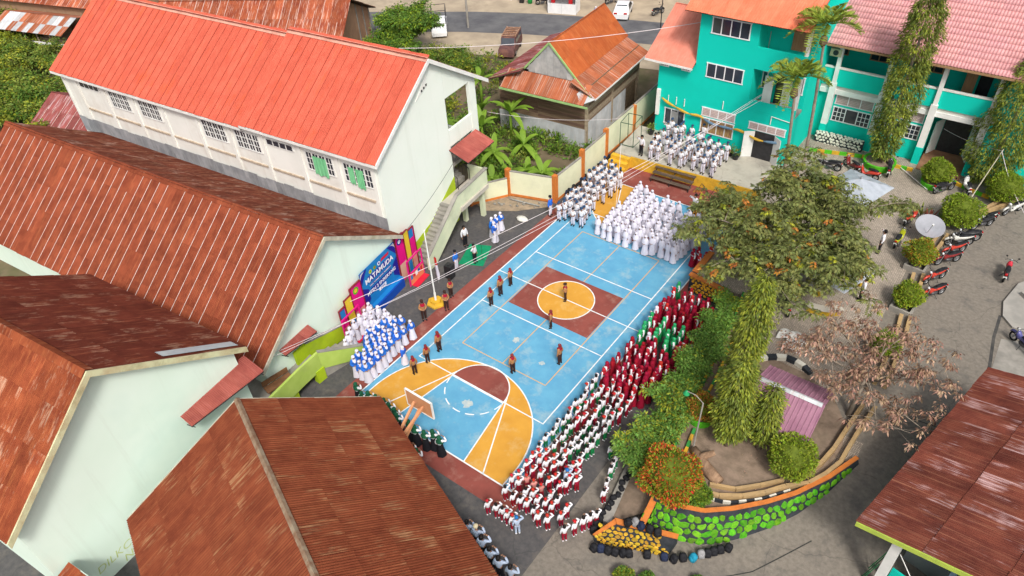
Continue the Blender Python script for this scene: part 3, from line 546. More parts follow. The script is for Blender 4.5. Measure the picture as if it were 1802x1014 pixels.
for y in (5.32, 6.78):
    b = MB(); b.tube([(-0.1,y,2.66),(-0.1,y,3.6),(-3.1,y,5.5)], 0.03, 6)
    for i in range(9): b.tube([(-0.4-.3*i,y,2.9+.19*i),(-0.4-.3*i,y,3.75+.19*i)], 0.018, 5)
    b.obj('handrail', M_dark, W)
# red zinc canopy over the stair head
M_can = rust('dull_red_zinc', (0.26,0.065,0.055), (0.36,0.10,0.08), (0.46,0.17,0.14), 0.4, 0.12, 0.55)
cn = thing('canopy', 'dull red zinc canopy over the outside stair of the white block', 'canopy', (-10.7, -2.1, 0), 0.099)
def canopy(root, x0, z0, x1, z1, y0, y1, mat, w_=0.8):
    yv = Vector((x0-x1, 0, z0-z1)); Ls = yv.length; yv.normalize(); xv = Vector((0,1,0)); zv = xv.cross(yv)
    F0 = Matrix((xv, yv, zv)).transposed().to_4x4(); F0.translation = (x1, y0, z1); nn = max(1, round((y1-y0)/w_)); w2 = (y1-y0)/nn; me = corr_mesh('zinc_sheet', w2*1.02, Ls, 8, 0.02, mat)
    for i in range(nn): put('zinc_sheet', me, root, M=F0 @ Matrix.Translation((i*w2, 0, 0.03+0.005*(i % 2))))
    f = MB()
    for y in (y0+.05, (y0+y1)/2, y1-.05): f.beam((x0,y,z0-.02), (x1,y,z1-.02), 0.05, 0.06)
    f.beam((x1-.02*(x1-x0),y0,z1-.03),(x1-.02*(x1-x0),y1,z1-.03),0.05,0.05); f.obj('frame', M_dark, root)
canopy(cn, -0.28, 5.95, 1.25, 5.35, 5.0, 8.3, M_can)
# awnings over the side doors of the two mint halls
for (nm, x0, x1, y0, y1, z0, z1) in (('dull red corrugated awning at the gable of the left hall', -8.2, -6.7, -21.4, -17.2, 5.0, 4.75), ('small dull red awning at the foot of the middle hall gable', -10.35, -8.6, -14.9, -12.6, 3.0, 2.75)):
    aw = thing('awning', nm, 'awning', (0,0,0), 0); canopy(aw, x0, z0, x1, z1, y0, y1, M_can, 0.76)
    for y in (y0+.1, y1-.1): MB().tube([(x1+.1,y,z1-.05),(x0+.1,y,z0-1.1)], 0.025, 6).obj('brace', M_dark, aw)
# lime green side stair between the two halls
S = thing('side_stair', 'lime green walled stair and landing between the two mint halls', 'stairs')
MB().prism([(-10.4,-17.2),(-7.65,-17.2),(-8.0,-13.4),(-10.2,-13.0)], 0.9, 1.15).obj('landing', M_conc, S)
for i in range(6): MB().prism([(-9.2+.03*i,-13.4+.5*i),(-7.95+.1*i,-13.4+.5*i),(-7.85+.1*i,-12.88+.5*i),(-9.2+.03*i,-12.88+.5*i)], 0, 0.98-0.16*i).obj('stair_step', M_conc, S)
def slab_wall(root, pts, t, name, m):
    """upright wall along (x, y, zbottom, ztop) points"""
    b = MB(); k = len(pts); nrm = []
    for i in range(k):
        a = Vector(pts[max(i-1,0)][:2]); c = Vector(pts[min(i+1,k-1)][:2]); d = (c-a).normalized(); nrm.append(Vector((-d.y, d.x))*t/2)
    for s in (1, -1):
        for i, p in enumerate(pts): b.v += [(p[0]+s*nrm[i].x, p[1]+s*nrm[i].y, p[2]), (p[0]+s*nrm[i].x, p[1]+s*nrm[i].y, p[3])]
    o = 2*k
    for i in range(k-1):
        j = 2*i; b.f += [(j, j+1, j+3, j+2), (o+j, o+j+2, o+j+3, o+j+1), (j+1, o+j+1, o+j+3, j+3), (j, j+2, o+j+2, o+j)]
    b.f += [(0, o, o+1, 1), (2*k-2, 2*k-1, o+2*k-1, o+2*k-2)]; b.m = [0]*len(b.f); return b.obj(name, m, root)
M_lime2 = pm('lime_green_render', (0.46,0.60,0.14), (0.38,0.52,0.10), 0.8, 0.85, dirt=(0.30,0.36,0.14), dirt_amt=0.4)
slab_wall(S, [(-7.55,-17.2,0.75,2.05),(-7.9,-14.8,0.75,2.05),(-8.02,-13.35,0.75,2.05),(-7.2,-10.8,0,0.95)], 0.16, 'parapet', M_lime2)
slab_wall(S, [(-9.0,-14.2,0.9,2.1),(-9.15,-13.3,0.6,2.05),(-9.45,-10.2,0,1.0)], 0.16, 'parapet', M_lime)
slab_wall(S, [(-8.02,-13.35,2.06,2.12),(-7.2,-10.8,0.96,1.02)], 0.22, 'coping', M_conc)
slab_wall(S, [(-9.15,-13.3,2.06,2.11),(-9.45,-10.2,1.01,1.06)], 0.22, 'coping', M_conc)
for y in (-13.6, -15.6): MB().box(-8.2, -7.85, y-.3, y+.3, 0, 0.9).obj('pier', M_lime, S)
bn = thing('wooden_bench', 'brown wooden bench on the lime green landing', 'bench', (-8.45, -15.9, 1.15), -0.15)
MB().box(-0.28,0.28,-0.8,0.8,0.40,0.45).obj('seat', pm('varnished_wood', (0.24,0.12,0.06), (0.16,0.08,0.04), 3, 0.6), bn)
MB().box(-0.32,-0.28,-0.8,0.8,0.5,0.85).obj('backrest', MATS['varnished_wood'], bn)
for x in (-0.22, 0.22):
    for y in (-.7, .7): MB().box(x-.03,x+.03,y-.03,y+.03,0,0.40).obj('leg', MATS['varnished_wood'], bn)
# ================================================================ TEAL BUILDING
T = thing('teal_school', 'teal three storey school with pink and orange roofs behind the stage', 'building')
FY = 20.85
M_pinkroof = rust('salmon_metal', (0.62,0.20,0.14), (0.72,0.27,0.20), (0.76,0.34,0.26), 0.3, 0.05, 0.5, sx=5, sy=0.2)
M_orroof = rust('orange_metal', (0.68,0.17,0.09), (0.76,0.23,0.13), (0.8,0.3,0.18), 0.3, 0.05, 0.5, sx=5, sy=0.2)
M_tile = pm('pink_metal_tile', (0.60,0.29,0.29), (0.52,0.23,0.24), 1.2, 0.5, rnd=0.06, spec=0.4)
M_tan = pm('tan_plywood', (0.36,0.22,0.12), (0.28,0.17,0.09), 1.5, 0.8, stretch=(6,1,1))
M_frame = pm('window_white', (0.84,0.84,0.86), (0.76,0.76,0.8), 3, 0.5)
# tall block and low annex
MB().box(-5.05, -2.05, FY, 30, 1.0, 7.2).obj('annex_wall', M_teal, T)
MB().box(-2.05, 2.42, FY, 30, 1.0, 11.45).obj('wall', M_teal, T)
MB().box(2.42, 5.95, FY, 30, 1.0, 4.75).obj('lower_wall', M_teal, T)
MB().box(2.421, 5.95, FY+1.6, 30, 4.75, 11.4).obj('recessed_wall', M_teal, T)
for z0, z1_ in ((4.76, 5.55), (7.95, 9.55)): MB().box(2.422, 5.95, FY-.003, FY+0.17, z0, z1_).obj('parapet', M_teal, T)
for z in (4.75, 7.95): MB().box(2.423, 5.94, FY+0.171, FY+1.6, z, z+0.2).obj('balcony_floor', M_conc, T)
MB().box(5.72, 5.95, FY+0.02, FY+0.25, 5.55, 7.95).obj('column', M_white, T); MB().box(5.72, 5.95, FY+0.02, FY+0.25, 9.55, 11.35).obj('column', M_white, T)
MB().box(5.96, 18.2, 28.8, 36, 1.0, 9.0).obj('rear_wall', M_teal, T)
# roofs
sheet_slope(T, -6.1, -2.06, 20.35, 7.18, 25.0, 9.9, 0.9, 1, M_pinkroof, M_deck, n=5, amp=0.022, name='annex_roof', kind='rib')
sheet_slope(T, -6.1, -2.06, 29.6, 7.18, 25.0, 9.9, 0.9, 1, M_pinkroof, M_deck, n=5, amp=0.022, name='annex_roof', kind='rib')
MB().box(-6.1, -2.06, 20.27, 20.34, 7.02, 7.17).obj('fascia', M_white, T)
MB().wallpoly([(20.9,7.2),(29.2,7.2),(25,9.75)], -5.04, -4.9).obj('annex_gable', M_teal, T)
sheet_slope(T, -3.1, 6.0, 20.2, 11.45, 26, 14.2, 0.9, 1, M_orroof, M_deck, n=5, amp=0.024, name='main_roof', kind='rib')
sheet_slope(T, -3.1, 6.0, 31.8, 11.45, 26, 14.2, 0.9, 1, M_orroof, M_deck, n=5, amp=0.024, name='main_roof', kind='rib')
MB().wallpoly([(20.9,11.4),(30,11.4),(30,12.2),(26,14.0),(20.9,11.6)], -2.0, -1.85).obj('main_gable', M_teal, T)
# four-light windows on the tall block
def band_window(x0, x1, z0, z1_, y=FY, n=4, m=M_glass, pr=T):
    b = MB(); f = 0.07
    b.box(x0-f, x1+f, y-.06, y-.003, z0-f, z0); b.box(x0-f, x1+f, y-.06, y-.003, z1_, z1_+f)
    for i in range(n+1): x = x0+(x1-x0)*i/n; b.box(x-.035, x+.035, y-.06, y-.003, z0, z1_)
    o = b.obj('window', M_frame, pr); w_ = (x1-x0)/n
    for i in range(n): MB().box(x0+i*w_+.036, x0+(i+1)*w_-.036, y-.03, y-.004, z0+.002, z1_-.002).obj('pane', m, o)
    return o
band_window(-1.1, 1.72, 9.95, 11.05); band_window(-1.1, 1.72, 6.62, 7.62)
for x in (-4.95, -3.15):
    o = MB().box(x, x+.75, FY-.07, FY-.003, 6.62, 7.05).obj('vent', M_frame, T)
    for k in range(4): MB().box(x+.1+.15*k, x+.2+.15*k, FY-.075, FY-.071, 6.72, 6.95).obj('vent_slot', M_dark, o)
M_curt = pm('patterned_curtain', (0.45,0.32,0.12), (0.25,0.10,0.08), 5, 0.8, stretch=(3,1,.4))
M_louv = pm('louvre_pink', (0.52,0.42,0.40), (0.44,0.35,0.33), 3, 0.7)
def louvre_row(x0, x1, z0, z1_, n, y=FY, pr=T):
    b = MB(); b.box(x0-.07, x1+.07, y-.05, y-.003, z1_, z1_+.07); b.box(x0-.07, x1+.07, y-.05, y-.003, z0-.05, z0)
    for i in range(n+1): x = x0+(x1-x0)*i/n; b.box(x-.03, x+.03, y-.05, y-.003, z0, z1_)
    o = b.obj('louvre_window', M_frame, pr); k = max(3, round((z1_-z0)/0.12)); w_ = (x1-x0)/n
    MB().box(x0, x1, y-.012, y-.004, z0, z1_).obj('louvre_back', M_dark, o)
    for i in range(n):
        for j in range(k):
            M = Matrix.Translation((x0+(i+.5)*w_, y-.03, z0+(j+.5)*(z1_-z0)/k)) @ Matrix.Rotation(-0.5, 4, 'X'); MB().boxm(M, w_-.06, .012, (z1_-z0)/k*.8).obj('louvre', M_louv, o)
band_window(-4.2, -2.5, 1.95, 3.2, n=3)
MB().box(-3.6, -3.0, FY-.09, FY-.061, 1.15, 3.1).obj('door_leaf', M_steel, T)
band_window(-1.05, 1.62, 2.05, 3.2, n=4, m=M_curt); louvre_row(-1.05, 1.62, 3.42, 4.05, 4)
louvre_row(2.8, 5.55, 3.35, 3.85, 4)
MB().box(3.35, 4.9, FY-.02, FY-.004, 1.01, 3.25).obj('doorway', M_dark, T)
for (x, a) in ((3.35, -1.0), (4.9, 0.55)):
    M = Matrix.Translation((x, FY-.02, 1.02)) @ Matrix.Rotation(a-math.pi/2 if a < 0 else a-1.2, 4, 'Z'); o = MB().box(0, 0.8, -.03, 0, 0, 2.2).obj('door_leaf', M_white, T); o.matrix_local = M
# gold-blue festoon across the facade
b = MB(); P = []
for i in range(33):
    t = i/32; x = -4.5+9.9*t; s = [(-4.5,3.75),(-1.4,3.0),(1.8,2.75),(5.4,2.5)]; kx = min(2, int(t*3)); tt = t*3-kx; z = s[kx][1]*(1-tt)+s[kx+1][1]*tt-0.28*math.sin(math.pi*tt); P.append((x, FY-.22-.05*math.sin(i), z+.35))
fs = thing('festoon', 'gold and blue fabric garland hung across the teal front', 'garland')
for i in range(8): MB().tube(P[i*4:i*4+5], [.05, .10, .12, .10, .05], 6).obj('cloth', pm('gold_cloth', (0.60,0.38,0.05), (0.45,0.28,0.04), 8, 0.7) if i in (0, 1, 2, 5, 6) else pm('grey_blue_cloth', (0.14,0.24,0.34), (0.1,0.16,0.25), 8, 0.7), fs, True)
MB().box(-5.0, -4.72, FY-.2, FY-.005, 2.5, 4.7).obj('wall_strip', M_white, T)
for x, z in ((-4.0,4.0), (-3.3,4.0), (-2.6,4.0), (0.55,4.6), (4.35,4.35)): MB().tube([(x,FY-.05,z-.3),(x,FY-.05,z+.35)], .035, 6).obj('conduit', M_white, T)
MB().tube([(4.35,FY-.05,4.7),(5.95,FY-.05,4.55)], .03, 6).obj('conduit', M_white, T)
# balcony doors (white) and plywood doors
for (x0, x1, z0, z1_, m, y) in ((3.05,3.7,4.98,7.2,M_white,FY+1.0), (4.45,5.05,4.98,7.2,M_white,FY+1.0), (3.75,4.4,4.98,7.1,M_dark,FY+1.58), (4.3,5.0,9.2,11.2,M_tan,FY+1.56), (5.02,5.65,9.2,11.2,M_tan,FY+1.56)):
    MB().box(x0, x1, y-.06, y, z0, z1_).obj('door_leaf', m, T)
MB().tube([(2.75,FY+1.3,8.2),(2.75,FY+1.3,10.3)], .03, 6).obj('fan_pole', M_steel, T)
o = band_window(2.65, 3.0, 6.0, 7.2, FY+1.59, 1); o = band_window(5.1, 5.7, 6.1, 7.3, FY+1.59, 2)
# ---- long wing on the right
WY = 26.0
MB().box(5.96, 14.05, WY+.25, WY+.45, 1.0, 5.35).obj('wing_wall', M_teal, T)
MB().box(13.85, 18.2, WY+2.55, WY+2.75, 1.0, 9.0).obj('entrance_wall', M_teal, T)
MB().box(13.85, 14.04, WY+.46, WY+2.54, 1.0, 5.3).obj('entrance_side', M_teal, T)
MB().box(17.4, 17.6, WY+.3, WY+2.54, 1.0, 9.0).obj('entrance_side', M_teal, T)
MB().box(17.62, 24.0, WY+.3, WY+.5, 1.0, 9.0).obj('wing_wall', M_teal, T)
MB().box(5.97, 18.2, WY+.1, WY+2.5, 5.36, 5.62).obj('gallery_floor', pm('gallery_floor', (0.55,0.55,0.5), (0.46,0.46,0.42), 1, 0.8), T)
MB().box(5.98, 17.55, WY-.02, WY+.24, 5.0, 5.355).obj('beam', M_white, T)
MB().box(5.99, 17.54, WY+.02, WY+.16, 5.63, 6.95).obj('parapet', M_teal, T); MB().box(5.98, 17.55, WY-.02, WY+.22, 6.95, 7.05).obj('parapet_cap', M_wwall, T)
for x in (6.9, 10.4, 13.9, 17.3):
    o = MB().box(x-.22, x+.22, WY-.22, WY+.2, 2.55, 5.9).obj('column', M_white, T); MB().box(x-.24, x+.24, WY-.26, WY+.2, 1.0, 2.54).obj('column_foot', M_teal, T)
    MB().box(x-.14, x+.14, WY-.16, WY+.14, 5.91, 9.0).obj('column', M_white, T)
for (x0, x1) in ((7.3,10.0), (10.8,13.5)):
    z = 2.85; o = band_window(x0, x1, z, z+1.05, WY+.25, 3); louvre_row(x0, x1, z+1.35, z+2.05, 3, WY+.25)
    for a in (0, 2):
        xx = x0+(x1-x0)*a/3+.04; wv = (x1-x0)/3-.08; g_ = MB()
        for i in range(1, 3): g_.box(xx+wv*i/3-.02, xx+wv*i/3+.02, WY+.195, WY+.215, z, z+1.05)
        for i in range(1, 3): g_.box(xx, xx+wv, WY+.19, WY+.194, z+.35*i-.02, z+.35*i+.02)
        g_.obj('glazing_bar', M_frame, o)
for (x0, x1) in ((6.2,6.75), (8.4,10.2), (11.6,13.4)):
    o = MB().box(x0-.06, x1+.06, 28.74, 28.797, 6.9, 8.35).obj('window', M_tan, T); n = max(1, round((x1-x0)/.6))
    for i in range(n): w_ = (x1-x0)/n; MB().box(x0+i*w_+.05, x0+(i+1)*w_-.05, 28.725, 28.739, 7.0, 8.25).obj('pane', M_glass, o)
MB().box(15.0, 15.7, 27.6, 27.66, 5.63, 7.9).obj('door_leaf', M_tan, T); MB().box(15.8, 16.6, WY+2.52, WY+2.549, 5.63, 7.9).obj('doorway', M_dark, T)
# entrance doors swung open, brick ramp
MB().box(14.7, 16.5, WY+2.52, WY+2.549, 1.25, 3.9).obj('doorway', M_dark, T)
for (x, a) in ((14.65, -1.95), (16.55, -1.2)):
    o = MB().box(0, 1.05, -.03, .03, 0, 2.6).obj('door_leaf', M_white, T); o.matrix_local = Matrix.Translation((x, WY+2.5, 1.3)) @ Matrix.Rotation(a, 4, 'Z')
rp = MB().prism([(14.2,25.1),(17.1,24.6),(17.3,28.5),(14.1,28.5)], 1.18, 1.26).obj('entrance_apron', pm('brown_tile', (0.30,0.15,0.09), (0.22,0.11,0.065), 2, 0.8), T)
# white stone plinth: individual stones in mortar
def stones(parent, frame, w_, h_, size, mats, seed, depth=0.05, shrink=0.82, topf=None, botf=None, gap=None):
    """irregular rounded stones on a jittered hex grid over a w x h rectangle; frame(u, v, d) -> point"""
    rr = random.Random(seed); rows = max(1, int(h_/(size*0.86))); k = 0
    for j in range(rows+1):
        v0 = (j+.5)*h_/(rows+.5)*0.98; cols = int(w_/size)
        for i in range(cols+1):
            u0 = (i+(0.5 if j % 2 else 0)+.25)*size+rr.uniform(-.15,.15)*size; v_ = v0+rr.uniform(-.12,.12)*size
            if u0 > w_-.25*size or u0 < .2*size: continue
            if topf and v_ > topf(u0)-.33*size: continue
            if botf and v_ < botf(u0)+.30*size: continue
            n = rr.choice((6, 7, 8)); a0 = rr.random()*6; sx = rr.uniform(.36,.60)*size*shrink/.82; sy = rr.uniform(.32,.50)*size*shrink/.82; rot = rr.uniform(-.7,.7)
            R1, R2 = [], []
            for t in range(n):
                an = a0+2*math.pi*t/n; rad = rr.uniform(.74,1.14); ex, ey = sx*rad*math.cos(an), sy*rad*math.sin(an)
                x, y = ex*math.cos(rot)-ey*math.sin(rot), ex*math.sin(rot)+ey*math.cos(rot)
                R1.append(frame(u0+x, v_+y, 0.0)); R2.append(frame(u0+x*.78, v_+y*.78, depth))
            b = MB(); b.add(R1+R2+[frame(u0, v_, depth*1.15)], [(t, (t+1) % n, n+(t+1) % n, n+t) for t in range(n)]+[(n+t, n+(t+1) % n, 2*n) for t in range(n)])
            b.obj('stone', mats, parent); k += 1
    return k
M_mort = pm('dark_mortar', (0.045,0.05,0.06), (0.025,0.03,0.035), 3, 0.9, 0.4, 20)
M_wst = pm('white_stone_paint', (0.74,0.74,0.64), (0.62,0.62,0.52), 3, 0.8, rnd=0.08)
pl = MB().box(6.6, 10.2, 25.35, 25.75, 1.0, 1.95).obj('stone_plinth', M_mort, T)
stones(pl, lambda u, v, d: (6.62+u, 25.348-d, 1.03+v), 3.56, 0.9, 0.27, M_wst, 4)
stones(pl, lambda u, v, d: (6.62+u, 25.37+v, 1.951+d), 3.56, 0.36, 0.27, M_wst, 5)
# stepped metal-tile roof of the wing
y0, z0, y1, z1_ = 25.2, 9.05, 31.6, 13.0
Ls = math.hypot(y1-y0, z1_-z0); dk = MB(); dk.add([(5.7,y0,z0-.06),(24,y0,z0-.06),(24,y1,z1_-.06),(5.7,y1,z1_-.06),(5.7,y0,z0-.14),(24,y0,z0-.14),(24,y1,z1_-.14),(5.7,y1,z1_-.14)], [(0,1,2,3),(7,6,5,4),(0,4,5,1),(1,5,6,2),(2,6,7,3),(3,7,4,0)]); wr_ = dk.obj('wing_roof', M_deck, T)
nrow = 15; lc = Ls/nrow; nw = 9
tm = MB(); wv = 1.22; kx = 36
for (yy, zz) in ((-.03, .0), (-.03, .045), (lc+.02, .0)):
    tm.v += [(wv*i/kx, yy, zz+0.022*math.sin(2*math.pi*6*i/kx)) for i in range(kx+1)]
for r_ in range(2): tm.f += [(r_*(kx+1)+i, r_*(kx+1)+i+1, (r_+1)*(kx+1)+i+1, (r_+1)*(kx+1)+i) for i in range(kx)]
tm.m = [0]*len(tm.f); tme = tm.mesh('roof_tile', M_tile, True)
F0 = slope_frame(5.7, y0, z0, y1, z1_, False)
for j in range(nrow):
    for i in range(15): put('roof_tile', tme, wr_, M=F0 @ Matrix.Translation((i*1.22, j*lc, 0.0)))
MB().box(5.7, 24, 25.12, 25.19, 8.86, 9.0).obj('gutter', M_tan, T)
# things on the wing gallery
ch = thing('plastic_chair', 'teal plastic chair on the upper gallery beside the plywood door', 'chair', (14.7, 27.2, 5.63), 0.4)
M_pch = pm('teal_plastic', (0.02,0.38,0.42), (0.015,0.32,0.36), 4, 0.4)
MB().box(-.22,.22,-.22,.22,.42,.46).obj('seat', M_pch, ch); MB().box(-.22,.22,.19,.23,.5,.9).obj('backrest', M_pch, ch)
for x in (-.19,.19):
    for y in (-.19,.19): MB().box(x-.02,x+.02,y-.02,y+.02,0,.42).obj('leg', M_pch, ch)
ac = tag(MB().box(6.15,6.95,25.78,26.02,7.9,8.45).obj('air_conditioner', pm('cream_plastic', (0.6,0.52,0.34), (0.5,0.43,0.28), 3, 0.6)), 'cream air conditioner box under the wing eaves', 'air conditioner')
MB().lathe([(.2,0),(.2,.03),(.05,.04)], 14, (6.55,25.77,8.18), axis='y').obj('fan_grille', M_dark, ac)
bk = thing('bicycle', 'dark bicycle propped on the upper gallery parapet', 'bicycle', (9.1, 26.5, 5.65), 0.3)
for x in (-.5,.5): MB().tube([(x+.33*math.cos(t*.5236),0,.36+.33*math.sin(t*.5236)) for t in range(12)], .025, 6, closed=True).obj('wheel', M_black, bk)
b = MB(); b.tube([(-.5,0,.36),(-.15,0,.8),(.35,0,.85),(.5,0,.36)], .022, 6); b.tube([(-.15,0,.8),(0,0,.36),(.35,0,.85)], .022, 6); b.tube([(.33,-.28,1.0),(.38,0,.95),(.33,.28,1.0)], .018, 6); b.obj('frame', M_dark, bk); MB().box(-.3,-.02,-.07,.07,.86,.92).obj('saddle', M_black, bk)
# ================================================================ BOUNDARY WALL (cream panels, orange posts)
BW = thing('boundary_wall', 'cream boundary wall with orange posts beside the court', 'wall')
def panel(p, q, z, h_=2.15, t=.14):
    d = (Vector(q)-Vector(p)).normalized(); nr = Vector((-d.y, d.x))*t/2
    MB().prism([(p[0]-nr.x,p[1]-nr.y),(q[0]-nr.x,q[1]-nr.y),(q[0]+nr.x,q[1]+nr.y),(p[0]+nr.x,p[1]+nr.y)], z, z+h_).obj('wall_panel', M_cream, BW)
    nr2 = nr*1.25; MB().prism([(p[0]-nr2.x,p[1]-nr2.y),(q[0]-nr2.x,q[1]-nr2.y),(q[0]+nr2.x,q[1]+nr2.y),(p[0]+nr2.x,p[1]+nr2.y)], z, z+.22).obj('plinth_band', M_orange, BW)
    MB().prism([(p[0]-nr2.x,p[1]-nr2.y),(q[0]-nr2.x,q[1]-nr2.y),(q[0]+nr2.x,q[1]+nr2.y),(p[0]+nr2.x,p[1]+nr2.y)], z+h_+.001, z+h_+.06).obj('coping', M_conc, BW)
def wpost(x, y, z=0, h_=2.3, s=.17): MB().box(x-s, x+s, y-s, y+s, z, z+h_).obj('wall_post', M_orange, BW)
panel((-10.2,7.75),(-7.0,8.68),0); panel((-6.82,8.95),(-6.75,12.2),0,2.15); panel((-6.75,12.55),(-6.85,15.9),0,2.45); panel((-6.88,16.25),(-6.95,20.5),.2,2.6); panel((-6.95,20.85),(-7.3,29),.2,2.6)
for x, y in ((-10.35,7.7),(-6.82,8.8),(-6.75,12.38),(-6.87,16.08),(-6.95,20.68)): wpost(x, y, 0, 2.35 if y < 12 else 2.75)
panel((-11.9,5.2),(-10.35,7.5),0,1.6); wpost(-12.0,5.05,0,1.8)
rb = struct(sheet('rubble_bed', [(-12,5.4),(-10.2,7.6),(-7.0,8.5),(-6.6,8.2),(-8.6,6.2),(-10.6,5.0)], 0.02, pm('rubble_soil', (0.36,0.28,0.2), (0.22,0.18,0.13), 2.5, 0.95, 0.6, 20)))
for i in range(14):
    t = random.random(); x, y, r_ = -10.9+3.3*t+random.uniform(-.5,.5), 5.9+1.8*t+random.uniform(-.4,.4), random.uniform(.06,.16)
    tag(MB().lathe([(r_*.6,0),(r_,r_*.4),(r_*.7,r_*.9),(r_*.2,r_)], 6, (x,y,.02), sxy=(1,random.uniform(.6,1))).obj('rock', M_conc), 'loose grey rock among the rubble by the boundary wall', 'rock', 'rocks on the rubble bed')
for i in range(2): MB().beam((-10.0+.3*i,7.2,.1),(-7.6+.2*i,7.55,.12),.09,.05).obj('timber_offcut', M_steel); tag(bpy.data.objects[-1] if False else COL.objects[-1], 'thin grey timber lying along the foot of the cream wall', 'timber', 'timbers by the wall')
tag(MB().lathe([(.25,0),(.42,.08),(.35,.2),(.1,.26)], 9, (-7.55,5.55,.0), sxy=(1.2,.8)).obj('sack', pm('white_sack', (0.7,0.7,0.66), (0.55,0.55,0.5), 6, 0.8), smooth=True), 'white plastic sack lying on the asphalt by the rubble', 'sack')
# ================================================================ WOODEN HOUSE
H = thing('wooden_house', 'old plank house with orange rust roof and zinc lower walls', 'house', (-9.24, 16.9, 0), 0.071)
M_plank = pm('weathered_plank', (0.23,0.155,0.105), (0.13,0.085,0.06), 1.2, 0.9, 0.3, 12, stretch=(.25,4,4), rnd=0.25)
M_plank2 = pm('grey_plank', (0.40,0.32,0.23), (0.28,0.22,0.16), 1.2, 0.9, 0.3, 12, stretch=(.25,4,4), rnd=0.2)
M_rustO = rust('orange_rust_zinc', (0.34,0.08,0.026), (0.42,0.11,0.034), (0.48,0.18,0.075), 0.5, 0.10)
M_rustS = rust('striped_rust_zinc', (0.30,0.085,0.04), (0.38,0.125,0.06), (0.46,0.38,0.33), 0.9, 0.2, sx=12, sy=.2)
M_zincw = rust('zinc_wall_sheet', (0.34,0.36,0.38), (0.46,0.48,0.50), (0.42,0.32,0.25), 0.35, 0.12, 0.5)
M_purp = rust('purple_rust_zinc', (0.20,0.055,0.05), (0.28,0.085,0.08), (0.48,0.38,0.40), 0.8, 0.2, sx=5, sy=.4)
DH, WH = 9.6, 8.4       # depth along +y, width along -x
# corner at origin; main block x from -WH to 0
n = 13
for j in range(n):
    z = 1.55+j*.24
    for (x0, x1) in ((-WH, -4.6), (-4.58, 0)): MB().box(x0, x1, -.06-.008*(j % 2), 0, z, z+.228).obj('plank', M_plank if j > 3 or x0 < -5 else M_plank, H)
    MB().box(0, .05+.008*(j % 2), 0.06, DH, z+.6, z+.828).obj('plank', M_plank2 if j % 3 else M_plank, H)
for j in range(3): MB().box(-WH, 0.02, -.08, -.02, .9+.2*j, 1.08+.2*j).obj('plank', M_plank2, H)
me = corr_mesh('zinc_sheet', .8, 1.7, 8, .018, M_zincw)
for i in range(11):
    Mx = Matrix(((1,0,0),(0,0,-1),(0,1,0))).to_4x4(); Mx.translation = (-WH-.1+i*.78, -.11, -.05); put('zinc_sheet', me, H, M=Mx)
me2 = corr_mesh('zinc_sheet', .8, 2.3, 8, .018, M_zincw)
for i in range(9):
    Mx = Matrix(((0,0,1),(1,0,0),(0,1,0))).to_4x4(); Mx.translation = (.09, .1+i*.78, -.05); put('zinc_sheet', me2, H, M=Mx)
MB().box(-WH+.1, -.1, .1, DH-.1, 0, 4.55).obj('core_wall', M_plank, H)
for (x, y) in ((0,0), (0,4.5), (0,DH)): MB().box(x-.08, x+.14, y-.12, y+.1, 0, 4.7).obj('corner_post', M_plank2, H)
def hslope(xe, ze, xr, zr, y0, y1, w_, rows, m, nm, alt=None):
    """roof plane whose eave and ridge run along y"""
    yv = Vector((xr-xe, 0, zr-ze)); Ls = yv.length; yv.normalize(); s = 1 if xr < xe else -1; xv = Vector((0, s, 0)); zv = xv.cross(yv)
    F0 = Matrix((xv, yv, zv)).transposed().to_4x4(); F0.translation = (xe, y0 if s > 0 else y1, ze)
    q = [Vector((xe,y0,ze)),Vector((xr,y0,zr)),Vector((xr,y1,zr)),Vector((xe,y1,ze))]; d = MB(); d.add([p-zv*.04 for p in q]+[p-zv*.09 for p in q], [(0,3,2,1),(4,5,6,7),(0,1,5,4),(1,2,6,5),(2,3,7,6),(3,0,4,7)]); dk = d.obj(nm, M_deck, H)
    nu = round((y1-y0)/w_); w2 = (y1-y0)/nu; l2 = Ls/rows; mm = corr_mesh('roof_sheet', w2*1.03, l2*1.05, 7, .018, m)
    for i in range(nu):
        for j in range(rows):
            o = put('roof_sheet', mm, dk, M=F0 @ Matrix.Translation((i*w2, j*l2-.02, .015+.005*((i+j) % 2))) @ Matrix.Rotation(-.01, 4, 'X') @ Matrix.Rotation(random.uniform(-.006,.006), 4, 'Z'))
            if alt and random.random() < alt[1]: o.material_slots[0].link = 'OBJECT'; o.material_slots[0].material = alt[0]
    return dk
hslope(-1.18, 5.75, -3.56, 8.22, .35, DH+.2, .8, 2, M_rustO, 'upper_roof')
hslope(-5.94, 5.75, -3.56, 8.22, .35, DH+.2, .8, 2, M_rustO, 'upper_roof')
hslope(1.0, 4.72, -1.15, 5.72, -.5, DH, .8, 1, M_rustS, 'lower_roof')
hslope(-9.2, 4.4, -5.97, 5.72, -.5, DH+.4, .8, 2, M_purp, 'lower_roof')
MB().box(.98, 1.04, -.5, DH, 4.62, 4.74).obj('eaves_board', M_white, H)
M_palegreen = pm('pale_green_trim', (0.36,0.56,0.22), (0.28,0.46,0.18), 3, 0.8)
b = MB()
for (p, q) in (((-3.56,.28,8.2),(-1.1,.28,5.66)), ((-3.56,.28,8.2),(-6.0,.28,5.66)), ((-1.1,.28,5.66),(.6,-.5,4.8)), ((-6.0,.28,5.66),(-9.2,-.3,4.35)), ((-7.6,-1.25,4.25),(.75,-1.25,4.25))): MB().beam(p, q, .06, .16).obj('trim_board', M_palegreen, H)
